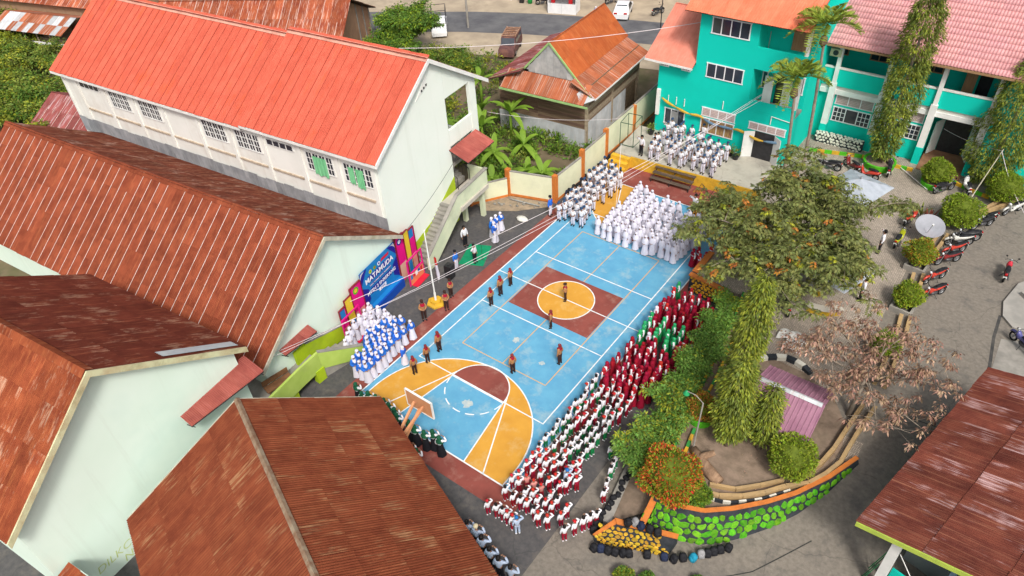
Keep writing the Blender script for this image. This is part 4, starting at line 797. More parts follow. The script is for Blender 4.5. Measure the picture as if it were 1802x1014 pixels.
# zinc gable infill and the rusty skirt roof in front of it
me = corr_mesh('gable_sheet', .62, 1.0, 6, .015, M_zincw)
MB().add([(-3.56,.36,8.1),(-1.25,.36,5.6),(-5.85,.36,5.6),(-3.56,.42,8.1),(-1.25,.42,5.6),(-5.85,.42,5.6)], [(0,2,1),(3,4,5),(0,1,4,3),(1,2,5,4),(2,0,3,5)]).obj('gable_panel', M_zincw, H)
for i in range(7):
    x = -5.6+i*.6; hh = 2.5*(1-abs(x+.3+3.56)/2.35)
    if hh < .3: continue
    mm = corr_mesh('gable_sheet', .58, hh, 6, .015, pm('pale_zinc', (0.48,0.48,0.47), (0.36,0.37,0.37), 2, 0.5, rnd=.2)); Mx = Matrix(((1,0,0),(0,0,-1),(0,1,0))).to_4x4(); Mx.translation = (x, .335, 5.45); put('gable_sheet', mm, H, M=Mx)
yv = Vector((0, 1.55, 1.05)); Ls = yv.length; yv.normalize(); xv = Vector((1,0,0)); F0 = Matrix((xv, yv, xv.cross(yv))).transposed().to_4x4(); F0.translation = (-7.6, -1.22, 4.35)
mm = corr_mesh('skirt_sheet', .57, Ls, 5, .018, M_rustS); dk = MB().add([(-7.6,-1.2,4.30),(.75,-1.2,4.30),(-.9,.33,5.32),(-6.1,.33,5.32)], [(0,1,2,3)]).obj('skirt_roof', M_deck, H)
for i in range(14): o = put('skirt_sheet', mm, dk, M=F0 @ Matrix.Translation((i*.56+.1, 0, .03+.004*(i % 2))))
MB().add([(.1,-1.22,4.36),(1.05,-.52,4.74),(-.2,.1,5.3),(-.6,-.5,4.9)], [(0,1,2,3)]).obj('hip_patch', M_zinc, H)
# ================================================================ BRICK HOUSE (top), shed roofs at the top left
BH = thing('brick_house', 'bare brick house with a rusty zinc roof at the top of the picture', 'house', (-42.6, 24.9, 0), 0.52)
M_brick = pm('raw_brick', (0.40,0.24,0.15), (0.32,0.19,0.12), 1.5, 0.9, 0.4, 20, dirt=(0.26,0.19,0.13), dirt_amt=0.5)
MB().wallpoly([(-6.5,0),(0,0),(0,3.4),(-6.5,6.4)], -0.2, 0).obj('gable_wall', M_brick, BH); MB().box(-18,-.2,-.2,0,0,3.4).obj('front_wall', M_brick, BH); MB().box(-18,-.2,-12.5,-12.3,0,3.3).obj('rear_wall', M_brick, BH)
MB().wallpoly([(-12.5,0),(-6.5,0),(-6.5,6.4),(-12.5,3.3)], -0.2, 0).obj('gable_wall', M_brick, BH)
for y in (-4.0, -2.0, -.15): MB().box(.001, .06, y, y+.25, 0, 3.4+(-y)*.45).obj('concrete_stud', M_conc, BH)
M_rustT = rust('rust_zinc_top', (0.24,0.055,0.03), (0.36,0.10,0.045), (0.62,0.42,0.34), 0.7, 0.25)
sheet_slope(BH, -20, .7, -13.2, 3.1, -6.5, 6.6, .85, 3, M_rustT, M_deck, n=6, seams=(M_seam, .5))
sheet_slope(BH, -20, .7, .7, 3.2, -6.5, 6.6, .85, 2, M_rustT, M_deck, n=6, seams=(M_seam, .5))
for (lab, loc, rz, L_, Wd, zE, zR, m, post) in (('rust roofed shed beyond the red roof with pale seams', (-38,8.5), .45, 16, 9, 3.6, 5.8, M_rustT, 0), ('low zinc shack with open posts at the top left', (-69.0,5.6), .28, 11, 5.5, 2.9, 3.9, M_rustS, 1), ('rust roof with pale seams at the top left corner', (-68,13.5), .28, 22, 9, 3.8, 6.2, M_rustT, 0), ('purple-brown roof tucked behind the middle hall', (-43.5,-4.5), .18, 8, 6, 2.6, 4.2, M_purp, 0)):
    s = thing('shed', lab, 'shed', (loc[0], loc[1], 0), rz)
    dsl = sheet_slope(s, -L_, 0, -Wd/2, zE, 0, zR, .85, 2, m, M_deck, n=6, seams=(M_seam, .4) if not post else None, alt=(M_zinc, .3) if post else None)
    sheet_slope(s, -L_, 0, Wd/2, zE, 0, zR, .85, 1, m, M_deck, n=6)
    if post:
        for x in range(5):
            for y in (-2.2, 2.2): MB().box(-L_+.4+x*2, -L_+.5+x*2, y-.05, y+.05, 0, zE+.1).obj('post', M_plank2, s)
        MB().box(-L_+.3, -.3, -2.3, -2.24, 1.4, 1.7).obj('rail', M_white, s); MB().box(-L_+.5, -.5, -1.2, 2, .2, 1.6).obj('back_wall', M_plank2, s)
    else: MB().box(-L_+.4, -.4, -Wd/2+.5, Wd/2-.5, 0, zE).obj('wall', M_brick, s)
# ================================================================ STREET SIDE: kiosk, pole, bin, cars
ki = thing('kiosk', 'white snack kiosk with red displays beside the street', 'kiosk', (-28.2, 42.0, 0), 0.30)
M_kw = pm('kiosk_white', (0.82,0.82,0.82), (0.74,0.74,0.75), 2, 0.4)
MB().box(-1.7,1.7,-.9,-.84,0,1.15).obj('counter_front', M_kw, ki); MB().box(-1.7,-1.64,-.84,.9,0,2.3).obj('side_panel', M_kw, ki); MB().box(1.64,1.7,-.84,.9,0,2.3).obj('side_panel', M_kw, ki); MB().box(-1.64,1.64,.84,.9,0,2.3).obj('back_panel', M_kw, ki); MB().box(-1.8,1.8,-1.0,1.0,2.3,2.4).obj('roof', M_kw, ki); MB().box(-1.68,1.68,-.83,-.3,1.1,1.16).obj('counter_top', M_steel, ki)
for x in (-1.1, 1.0): MB().box(x-.22,x+.22,-.75,-.5,1.17,1.6).obj('display_box', pm('red_print', (0.5,0.02,0.03), (0.4,0.02,0.02), 4, 0.5), ki)
MB().box(-.01,.01,-.91,-.9,0,1.1).obj('panel_joint', M_steel, ki)
kb = tag(MB().box(-38.9,-35.9,42.0,43.6,0,1.5).obj('market_stall', M_kw), 'white stall counter at the top edge by the street', 'stall'); MB().box(-39,-35.8,41.9,43.7,1.5,1.58).obj('counter_top', M_white, kb)
def pole(x, y, h_, label, r_=.13, arm=True):
    p = thing('utility_pole', label, 'pole', (x, y, 0)); MB().tube([(0,0,0),(0,0,h_)], [r_, r_*.7], 10).obj('shaft', M_conc if r_ > .1 else M_dark, p)
    if arm: MB().box(-.9,.9,-.05,.05,h_-.8,h_-.7).obj('cross_arm', M_steel, p)
    return p
pole(-35.0, 32.6, 9, 'pale concrete utility pole at the street edge'); pole(-15.9, 42.5, 5, 'slim dark post on the street forecourt', .06, False); pole(-24.2, 44.6, 3.2, 'short black post beside the white kiosk', .05, False)
def bin_(x, y, lab, m):
    o = thing('bin', lab, 'bin', (x, y, 0)); MB().lathe([(.26,0),(.34,.75),(.34,.78)], 14).obj('tub', m, o, True); MB().lathe([(.36,.78),(.36,.83),(.1,.88)], 14).obj('rim', m, o)
bin_(-33.3, 42.3, 'green plastic bin by the street', pm('green_plastic', (0.03,0.42,0.10), (0.02,0.34,0.08), 4, 0.5))
fp_ = thing('fuel_stand', 'slim black and white fuel stand beside the green bin', 'fuel stand', (-34.3, 42.0, 0), .3); MB().box(-.25,.25,-.2,.2,0,1.9).obj('cabinet', M_black, fp_); MB().box(-.26,.26,-.21,-.2,.8,1.6).obj('white_panel', M_kw, fp_)
# generic car from lofted sections
def car(name, label, loc, rz, prof, half, m_body, roof=None, extras=None, cat='car', wheel_x=(.75, 3.15), wr_=.32):
    c = thing(name, label, cat, (loc[0], loc[1], loc[2] if len(loc) > 2 else 0), rz)
    # prof: list of (x, z_belt, z_top, inset) along the length
    b = MB(); n = len(prof)
    for (x, zb, zt, ins) in prof:
        b.v += [(x,-half+.06,.24),(x,-half,.55),(x,-half+.03,zb),(x,-half+ins,zt),(x,half-ins,zt),(x,half-.03,zb),(x,half,.55),(x,half-.06,.24)]
    for i in range(n-1):
        for j in range(8): b.f.append((i*8+j, i*8+(j+1) % 8, (i+1)*8+(j+1) % 8, (i+1)*8+j)); b.m.append(0)
    b.f += [tuple(reversed(range(8))), tuple((n-1)*8+j for j in range(8))]; b.m += [0, 0]; b.obj('body', m_body, c)
    for x in wheel_x:
        for s in (-1, 1):
            w_ = MB().lathe([(wr_*.6,-.1),(wr_,-.09),(wr_,.09),(wr_*.6,.1)], 16, axis='y').obj('wheel', M_black, c, loc=(x, s*(half-.10), wr_)); MB().lathe([(.02,-.112),(wr_*.55,-.105),(wr_*.55,.105),(.02,.112)], 12, axis='y').obj('rim', M_steel, w_)
    return c
M_carw = pm('white_car_paint', (0.80,0.81,0.83), (0.76,0.77,0.79), 1, 0.25, spec=0.6)
prof = [(0,.75,.78,.12),(.12,.82,.88,.10),(.55,.92,1.0,.12),(1.15,.96,1.48,.24),(2.2,.94,1.50,.24),(2.75,.92,1.40,.26),(3.35,.90,.97,.14),(4.1,.80,.84,.14),(4.3,.62,.66,.2)]
cw = car('car', 'white hatchback parked on the forecourt beyond the plank house', (-20.9, 42.4), 1.95, prof, .9, M_carw)
for s in (-1, 1):
    b = MB(); Pg = [(.95,.99),(1.3,1.40),(2.15,1.43),(2.65,1.34),(3.1,.97)]; b.add([(x, s*(.905 if z < 1.1 else .905-(z-.95)*.40), z) for x, z in Pg], [tuple(range(5)) if s < 0 else tuple(reversed(range(5)))]); b.obj('side_window', M_glass, cw)
    MB().box(-.02,.12,s*.55-.18,s*.55+.18,.78,.92).obj('tail_light', pm('red_lens', (0.5,0.02,0.02), (0.4,0.01,0.01), 5, 0.2), cw)
MB().add([(.62,-.70,1.02),(.62,.70,1.02),(1.1,.58,1.45),(1.1,-.58,1.45)], [(0,1,2,3)]).obj('rear_window', M_glass, cw); MB().add([(3.3,-.68,1.0),(3.3,.68,1.0),(2.8,.58,1.40),(2.8,-.58,1.40)], [(3,2,1,0)]).obj('windscreen', M_glass, cw)
M_oldv = pm('faded_van_paint', (0.17,0.085,0.08), (0.11,0.05,0.05), 2, 0.6, dirt=(0.22,0.10,0.06), dirt_amt=0.8, dirt_scale=2)
prof = [(0,1.05,1.1,.06),(.05,1.1,1.75,.10),(2.9,1.1,1.80,.10),(3.3,1.05,1.12,.12),(4.1,.95,1.0,.12),(4.2,.6,.7,.15)]
vn = car('van', 'old maroon wagon with rusted roof rack parked in the lot', (-27.6, 31.6), -1.15, prof, .85, M_oldv)
for s in (-1, 1):
    for k in range(3): MB().box(.25+.9*k, 1.05+.9*k, s*.80-.012 if s > 0 else -.812, s*.812 if s > 0 else -.788, 1.16, 1.62).obj('side_window', M_glass, vn).location.y = s*.0
MB().box(-.02,.04,-.68,.68,1.15,1.65).obj('rear_window', M_glass, vn); MB().add([(2.95,-.68,1.75),(2.95,.68,1.75),(3.34,.72,1.14),(3.34,-.72,1.14)], [(0,3,2,1)]).obj('windscreen', M_glass, vn)
for k in range(6): MB().box(.3+.45*k,.42+.45*k,-.72,.72,1.84,1.90).obj('rack_slat', pm('rusty_slat', (0.46,0.30,0.22), (0.3,0.15,0.08), 6, 0.8), vn)
for y in (-.74,.70): MB().box(.2,2.8,y,y+.05,1.82,1.95).obj('rack_rail', MATS['rusty_slat'], vn)
prof = [(0,.9,.95,.05),(.02,.9,.95,.05),(2.4,.9,.95,.05),(2.45,1.05,1.75,.14),(3.3,1.05,1.78,.16),(3.75,1.0,1.10,.12),(4.3,.9,.95,.12),(4.4,.5,.6,.15)]
tk = car('pickup_truck', 'white pickup with a black tubular cargo frame behind the mango tree', (-38.6, 31.8), -.85, prof, .85, M_carw, cat='truck', wheel_x=(.8, 3.5))
for s in (-1, 1): MB().box(2.6,3.3,s*.79-.03,s*.79+.03,1.15,1.6).obj('side_window', M_glass, tk)
MB().add([(3.32,-.62,1.72),(3.32,.62,1.72),(3.76,.68,1.12),(3.76,-.68,1.12)], [(0,3,2,1)]).obj('windscreen', M_glass, tk)
for x in (.1, 2.2):
    for s in (-1, 1): MB().tube([(x,s*.8,.95),(x,s*.8,2.3)], .035, 6).obj('frame_post', M_dark, tk)
for s in (-1, 1):
    for z in (1.6, 2.3): MB().tube([(.1,s*.8,z),(2.2,s*.8,z)], .035, 6).obj('frame_rail', M_dark, tk)
for x in (.1, 2.2): MB().tube([(x,-.8,2.3),(x,.8,2.3)], .035, 6).obj('frame_rail', M_dark, tk)
# shop fronts along the far side of the street
for (lab, x, y, w_, m) in (('plain shop front with a red shutter at the top edge', -16, 52.5, 9, M_wwall), ('cream shop front across the street at the top edge', -26, 49.5, 8.5, M_cream), ('pale shop front at the top edge left of the kiosk', -37, 46.5, 9, M_wwall)):
    s = thing('shop', lab, 'building', (x, y, 0), .28); MB().box(-w_/2,w_/2,0,7,0,3.6).obj('wall', m, s); MB().box(-w_/2-.4,w_/2+.4,-1.2,7.4,3.6,3.8).obj('roof', M_rustT, s)
    for k in range(2): MB().box(-w_/2+.8+k*w_/2, -w_/2+3.2+k*w_/2, -.05, -.003, 0, 2.6).obj('shutter', pm('red_shutter', (0.25,0.04,0.035), (0.2,0.03,0.03), 3, 0.6) if k else M_steel, s)
# ================================================================ VEGETATION
def leafmat(name, c, c2, island=0.35, trans=0.25, scale=0.8): return pm(name, c, c2, scale, 0.6, island=island, trans=trans, spec=0.3, detail=3, lo=0.3, hi=0.7)
L_col = leafmat('drooping_leaf', (0.19,0.235,0.035), (0.10,0.14,0.022)); L_col2 = leafmat('drooping_leaf_yellow', (0.32,0.36,0.035), (0.19,0.24,0.025))
L_big = leafmat('pinnate_leaf', (0.21,0.23,0.065), (0.10,0.125,0.036), 0.4); L_or = leafmat('orange_leaf', (0.52,0.20,0.03), (0.34,0.15,0.025), 0.4)
L_yel = leafmat('yellow_green_leaf', (0.36,0.38,0.03), (0.22,0.26,0.02)); L_dead = leafmat('dead_leaf', (0.44,0.29,0.20), (0.25,0.14,0.095), 0.45, 0.15)
L_top = leafmat('clipped_leaf', (0.26,0.36,0.02), (0.15,0.235,0.015), 0.35); L_red = leafmat('red_leaf', (0.62,0.075,0.018), (0.42,0.09,0.018), 0.4)
L_fea = leafmat('feathery_leaf', (0.20,0.36,0.06), (0.12,0.24,0.04), 0.35); L_man = leafmat('mango_leaf', (0.14,0.26,0.03), (0.065,0.135,0.02), 0.4)
L_ban = leafmat('banana_leaf', (0.26,0.44,0.05), (0.15,0.30,0.03), 0.25, 0.35); L_pal = leafmat('palm_leaf', (0.30,0.37,0.05), (0.19,0.26,0.035), 0.3)
L_cor = leafmat('cordyline_leaf', (0.22,0.05,0.035), (0.12,0.06,0.02), 0.4); L_scr = leafmat('scrub_leaf', (0.25,0.31,0.045), (0.12,0.17,0.03), 0.45)
M_bark = pm('bark', (0.19,0.13,0.085), (0.11,0.075,0.05), 3, 0.95, 0.5, 12); M_barkg = pm('grey_bark', (0.30,0.25,0.20), (0.2,0.165,0.13), 3, 0.95, 0.4, 12)
def unit(a): return a/np.maximum(np.linalg.norm(a, axis=1, keepdims=True), 1e-9)
def leaf_mesh(name, base, d, ln, wd, mats, mi=None, up=None, fold=0.0):
    """one rhombic blade per row: base point, direction, length, width"""
    n = len(base); d = unit(d); up = RNG.normal(size=(n,3))*0.6+np.array([0,0,1.0]) if up is None else up
    s = unit(np.cross(d, up)); ln = np.asarray(ln).reshape(-1,1)*np.ones((n,1)); wd = np.asarray(wd).reshape(-1,1)*np.ones((n,1))
    nr = unit(np.cross(s, d)); V = np.stack([base, base+d*ln*.45+s*wd/2+nr*fold*wd, base+d*ln-np.array([0,0,1])*ln*.12, base+d*ln*.45-s*wd/2+nr*fold*wd], 1).reshape(-1,3)
    me = bpy.data.meshes.new(name); me.vertices.add(4*n); me.vertices.foreach_set('co', V.ravel()); me.loops.add(4*n); me.loops.foreach_set('vertex_index', np.arange(4*n, dtype=np.int32))
    me.polygons.add(n); me.polygons.foreach_set('loop_start', np.arange(0,4*n,4, dtype=np.int32)); me.polygons.foreach_set('loop_total', np.full(n,4, dtype=np.int32))
    for m in (mats if isinstance(mats,(list,tuple)) else [mats]): me.materials.append(m)
    if mi is not None: me.polygons.foreach_set('material_index', np.asarray(mi, dtype=np.int32))
    me.update(calc_edges=True); return me
def rnd_dirs(n): return unit(RNG.normal(size=(n,3)))
def clumps(centers, n, spread, out=None):
    """n leaves around every clump centre; returns bases and outward directions"""
    c = np.repeat(np.asarray(centers, float), n, 0); o = rnd_dirs(len(c))*(RNG.random((len(c),1))**.5); return c+o*spread, o
# ---- columnar drooping trees
def column_tree(label, x, y, z, h_, r_, n=9000, lean=(0,0), yellow=.3, bare=.8):
    t = thing('columnar_tree', label, 'tree', (x, y, z)); k = n//9
    zz = RNG.random(k)*(h_-bare)+bare; f = (zz-bare)/(h_-bare); prof = r_*np.clip(np.minimum(1.0, .55+2.2*f), 0, 1)*np.clip((1.02-f)*3.2, .12, 1)**.6
    a = RNG.random(k)*2*np.pi; lump = 1+.16*np.sin(3*a+zz*1.3)+.13*np.sin(5*a-zz*2.1+1); rr = prof*lump*(.55+.45*RNG.random(k)**.5)
    keep = (np.sin(3*a+1.9*zz+x)+np.sin(2*a-2.7*zz+y)+RNG.normal(size=k)*.7) > -1.5; a, zz, f, rr = a[keep], zz[keep], f[keep], rr[keep]; k = len(a)
    c = np.stack([rr*np.cos(a)+lean[0]*f, rr*np.sin(a)+lean[1]*f, zz], 1); b_, o = clumps(c, 9, .24)
    rad = np.stack([np.cos(a), np.sin(a), 0*a], 1).repeat(9, 0); d = rad*.55+o*.7+np.array([0,0,-.65])
    put('crown', leaf_mesh('crown', b_, d, RNG.uniform(.14,.26,len(b_)), RNG.uniform(.05,.08,len(b_)), [L_col, L_col2], (RNG.random(k) < yellow).astype(int).repeat(9)), t)
    MB().tube([(0,0,0),(lean[0]*.5,lean[1]*.5,h_*.5),(lean[0],lean[1],h_*.97)], [.16,.11,.03], 8).obj('trunk', M_barkg, t, True); return t
column_tree('tall drooping columnar tree in the round green planter before the teal wing', 11.85, 24.1, 1.4, 13.8, 1.1, 24000, (0.1,-.2))
column_tree('drooping columnar tree cut by the right edge before the teal wing', 18.5, 26.0, 1.2, 9.5, 1.7, 24000, (.5,0), bare=.3)
column_tree('tallest drooping columnar tree in the garden beside the purple pavilion', 12.5, -3.7, 1.2, 8.4, .66, 15000, (.1,.9), .55)
column_tree('shorter drooping columnar tree in the garden by the felled log', 13.25, -5.7, 1.2, 5.6, .74, 10000, (-.1,.3), .45)
column_tree('slim drooping tree between the garden log and the pavilion', 14.6, -5.0, 1.2, 4.2, .5, 4000, (0,.2), .4)
# ---- branching trees
def branch_tree(name, label, x, y, z, trunk_h, reach, rise, mats, mi_p, n_main=7, leaves=16, lsize=(.22,.34), lw=.32, seed=1, bark=M_bark, r0=.2, sub=5, twigs=4, squash=1.0, droop=.35, cluster=.36, lean=(0,0), asym=None):
    rr = random.Random(seed); t = thing(name, label, 'tree', (x, y, z)); wood = MB(); tips = []; top = Vector((lean[0], lean[1], trunk_h))
    wood.tube([(0,0,-.1), (lean[0]*.4,lean[1]*.4,trunk_h*.5), tuple(top)], [r0, r0*.8, r0*.62], 10)
    for i in range(n_main):
        a = 2*math.pi*(i+rr.uniform(-.25,.25))/n_main; rc = reach*rr.uniform(.7,1.05)*(asym(a) if asym else 1); rs = rise*rr.uniform(.5,1.1); s0 = top-Vector((0,0,rr.uniform(0,.4)*trunk_h))
        e = s0+Vector((math.cos(a)*rc, math.sin(a)*rc*squash, rs)); m1 = s0.lerp(e, .5)+Vector((rr.uniform(-.3,.3), rr.uniform(-.3,.3), .25*rs)); wood.tube([tuple(s0), tuple(m1), tuple(e)], [r0*.42, r0*.28, r0*.1], 7)
        for j in range(sub):
            f = .35+.65*(j+rr.random())/sub; p = s0.lerp(m1, f*2) if f < .5 else m1.lerp(e, f*2-1); q = p+Vector((rr.uniform(-1,1), rr.uniform(-1,1), rr.uniform(-.15,.75)))*reach*.34; wood.tube([tuple(p), tuple(p.lerp(q,.5)+Vector((0,0,.08))), tuple(q)], [r0*.16, r0*.10, r0*.05], 5)
            for k in range(twigs):
                g_ = q.lerp(p, rr.random()*.6)+Vector((rr.uniform(-1,1), rr.uniform(-1,1), rr.uniform(-.4,.6)))*reach*.15; wood.tube([tuple(p.lerp(q,.6)), tuple(g_)], [r0*.07, r0*.03], 4); tips.append(tuple(g_))
    T_ = np.array(tips); c = T_.repeat(leaves, 0); o = rnd_dirs(len(c)); o[:,2] *= .55; d = o+np.array([0,0,-droop]); b_ = c+o*RNG.random((len(c),1))*cluster
    mi = RNG.choice(len(mats), size=len(T_), p=mi_p).repeat(leaves)
    put('crown', leaf_mesh('crown', b_, d, RNG.uniform(lsize[0],lsize[1],len(b_)), RNG.uniform(lsize[0],lsize[1],len(b_))*lw, mats, mi), t); wood.obj('trunk', bark, t, True); return t
def pinnate(t_pts, n_leaf, length, lsize, droop):
    """feather-shaped compound leaves: rachis with paired leaflets"""
    B_, D_ = [], []
    for p in t_pts:
        a = RNG.random()*2*np.pi
        for r_ in range(n_leaf):
            an = a+r_*2*np.pi/n_leaf+RNG.normal()*.3; el = RNG.uniform(-.1,.6); ax = np.array([np.cos(an)*np.cos(el), np.sin(an)*np.cos(el), np.sin(el)]); sd = np.array([-np.sin(an), np.cos(an), 0])
            for k in range(6):
                f = (k+1)/6; q = p+ax*length*f-np.array([0,0,1])*droop*length*f*f
                for s in (-1, 1): B_.append(q); D_.append(sd*s*.8+ax*.45-np.array([0,0,.45]))
            B_.append(q); D_.append(ax-np.array([0,0,.6]))
    return np.array(B_), np.array(D_)
bt = branch_tree('leafy_tree', 'broad leafy tree with scattered orange leaves overhanging the court corner', 11.3, 7.0, 1.2, 2.8, 5.3, 2.7, [L_big, L_or, L_yel], [1,0,0], 9, 1, seed=3, r0=.22, sub=6, twigs=3, lean=(-.5,.6), bark=M_barkg)
cr = [c for c in bt.children if c.name.startswith('crown')][0]; old = cr.data; P_ = np.zeros(len(old.vertices)*3); old.vertices.foreach_get('co', P_); P_ = P_.reshape(-1,4,3)[:,0]
P_ = np.concatenate([P_, P_+RNG.normal(size=P_.shape)*np.array([.55,.55,.3]), P_*np.array([.85,.85,1])+RNG.normal(size=P_.shape)*np.array([.6,.6,.3])]); B_, D_ = pinnate(P_, 6, .62, .3, .35); mi = RNG.choice(3, size=len(P_)*6, p=[.92,.03,.05]).repeat(13)
cr.data = leaf_mesh('crown', B_, D_, RNG.uniform(.20,.30,len(B_)), RNG.uniform(.085,.125,len(B_)), [L_big, L_or, L_yel], mi)
dt = branch_tree('dead_tree', 'withered tree with brown curled leaves over the yard and lane', 17.5, -.6, 1.2, 2.2, 4.1, 1.7, [L_dead], [1], 10, 34, (.14,.26), .36, 11, M_barkg, .13, 6, 4, cluster=.30, droop=.8, lean=(.1,.9))
branch_tree('mango_tree', 'dense green mango tree beyond the red roof by the street', -35.4, 23.6, 0, 2.2, 3.3, 2.6, [L_man, L_top], [.85,.15], 10, 40, (.22,.36), .38, 5, M_bark, .2, 7, 6, cluster=.6)
branch_tree('mango_tree', 'lower green mango tree in front of the brick house wall', -34.6, 19.6, 0, 1.6, 3.0, 1.8, [L_man, L_top], [.85,.15], 10, 40, (.22,.36), .38, 6, M_bark, .18, 7, 6, cluster=.6)
# feathery shrubs on the bank between court and garden
for i, (x, y, rc, hh, lab) in enumerate(((9.45,1.7,1.0,1.0,'feathery dark green shrub on the bank under the columnar tree'),(9.75,-0.8,1.0,.9,'feathery green shrub beside the red hijab rows'),(9.75,-5.0,1.05,1.4,'bright green feathery shrub next to the lamp post'),(10.3,-7.6,.9,1.0,'green feathery shrub above the clipped red bush'),(9.95,-8.9,1.1,1.3,'pale flowering feathery shrub overhanging the line of children'),(9.2,3.6,.8,.9,'small feathery shrub by the orange stone wall'),(9.55,.4,.85,.8,'dark feathery shrub between two larger ones on the bank'),(9.7,-2.4,.9,.8,'low feathery shrub behind the red rows'),(10.0,-3.7,.85,.9,'feathery shrub left of the orange potted bush'),(10.5,-6.3,.8,.9,'feathery shrub between the lamp and the kerb'),(10.7,-9.3,.7,.7,'small feathery shrub touching the red topped bush'))):
    branch_tree('feathery_shrub', lab, x, y, .5, .8, rc, hh, [L_fea, L_yel, L_man], [.7,.15,.15] if i not in (0,1,6,7) else [.5,.02,.48], 7, 26, (.14,.22), .42, 20+i, M_bark, .06, 4, 4, cluster=.34, droop=.2)
# ---- clipped bushes
def bush(label, x, y, z, r_, mats, p, n=2600, sq=.85, stem=.25, name='clipped_bush', size=(.09,.16), fuzz=.2):
    t = thing(name, label, 'bush', (x, y, z)); o = rnd_dirs(n); o = o[o[:,2] > -.75]; lump = 1+.09*np.sin(o[:,0]*5+x*3)+.09*np.sin(o[:,1]*6+y*2)+.07*np.sin(o[:,2]*7+x+y)+.05*np.sin(o[:,0]*13+o[:,2]*11)
    b_ = o*(r_*lump*(1-fuzz*RNG.random(len(o))**2))[:,None]*np.array([1,1,sq])+np.array([0,0,stem+r_*sq]); d = o+rnd_dirs(len(o))*.8+np.array([0,0,.2])
    put('foliage', leaf_mesh('foliage', b_, d, RNG.uniform(size[0],size[1],len(o)), RNG.uniform(size[0],size[1],len(o))*.55, mats, RNG.choice(len(mats), size=len(o), p=p)), t)
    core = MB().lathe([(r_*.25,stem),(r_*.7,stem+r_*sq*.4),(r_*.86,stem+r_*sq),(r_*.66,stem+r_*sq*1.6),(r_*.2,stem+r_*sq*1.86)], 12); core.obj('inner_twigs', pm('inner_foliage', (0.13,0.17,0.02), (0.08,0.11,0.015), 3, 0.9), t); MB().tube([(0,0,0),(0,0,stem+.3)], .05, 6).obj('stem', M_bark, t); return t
G_ = [L_top, L_col2]
bush('round clipped bush in a green tub before the entrance', 15.75, 23.4, 1.3, .98, G_, [.8,.2], 3600); bush('largest round clipped bush beside the satellite dish', 18.15, 19.2, 1.2, 1.15, G_, [.8,.2], 4600); bush('round clipped bush at the right edge near the wall', 20.0, 23.6, 1.2, 1.15, G_, [.85,.15], 4200)
bush('clipped bush with orange tips at the lane planter', 17.1, 13.6, 1.25, .88, [L_top, L_or, L_yel], [.45,.25,.3], 3200); bush('yellow green clipped bush below the orange tipped one', 17.55, 9.3, 1.2, .78, [L_top, L_yel], [.7,.3], 2600); bush('oval clipped bush under the withered tree', 17.6, 4.6, 1.2, .72, [L_top], [1], 2400)
bush('orange clipped bush in a green pot under the lamp', 11.5, -4.95, 1.25, .72, [L_or, L_top], [.6,.4], 3000, name='potted_bush'); bush('red topped clipped bush on the corner of the green stone wall', 12.15, -9.55, 1.0, 1.28, [L_top, L_red, L_or], [.45,.35,.2], 6500, .9); bush('small dark green bush beside the red topped bush', 13.4, -9.35, 1.0, .58, [L_man, L_top], [.7,.3], 2000)
bush('round green bush propped by a stick at the garden end', 16.3, -5.55, 1.2, .98, G_, [.6,.4], 3600, 1.05); bush('low bush at the bottom edge of the lane', 12.4, -14.1, .0, .4, [L_man, L_yel], [.6,.4], 900, .7, .05); bush('dark tuft at the bottom edge of the lane', 13.3, -13.6, .0, .34, [L_man], [1], 700, .7, .05); bush('tiny tuft at the bottom edge near the backpacks', 15.1, -12.4, .0, .26, [L_man], [1], 500, .7, .05)
# ---- cordyline, palms, bananas
def blade_plant(name, label, x, y, z, n, ln, wd, m, el=(.3,1.2), cat='plant', seg=5, droop=.5):
    t = thing(name, label, cat, (x, y, z))
    for i in range(n):
        a = i*2.4+random.uniform(-.2,.2); e = random.uniform(*el); L_ = ln*random.uniform(.75,1.1); b = MB(); sd = Vector((-math.sin(a), math.cos(a), 0))
        for k in range(seg+1):
            f = k/seg; p = Vector((math.cos(a)*math.cos(e), math.sin(a)*math.cos(e), math.sin(e)))*L_*f-Vector((0,0,1))*droop*L_*f*f*math.cos(e); w_ = wd*math.sin(math.pi*min(.98, .12+.86*f))**.7
            b.v += [tuple(p+sd*w_/2+Vector((0,0,.12*wd))), tuple(p), tuple(p-sd*w_/2+Vector((0,0,.12*wd)))]
        for k in range(seg): b.f += [(3*k,3*k+1,3*k+4,3*k+3), (3*k+1,3*k+2,3*k+5,3*k+4)]; b.m += [0,0]
        b.obj('leaf', m, t, True)
    return t
blade_plant('cordyline', 'red leaved cordyline behind the satellite dish', 16.6, 18.4, 1.3, 18, 1.3, .14, L_cor, (.5,1.4)); blade_plant('cordyline', 'olive leaved cordyline tuft next to the red one', 16.0, 19.1, 1.3, 10, 1.1, .12, L_col, (.5,1.3))
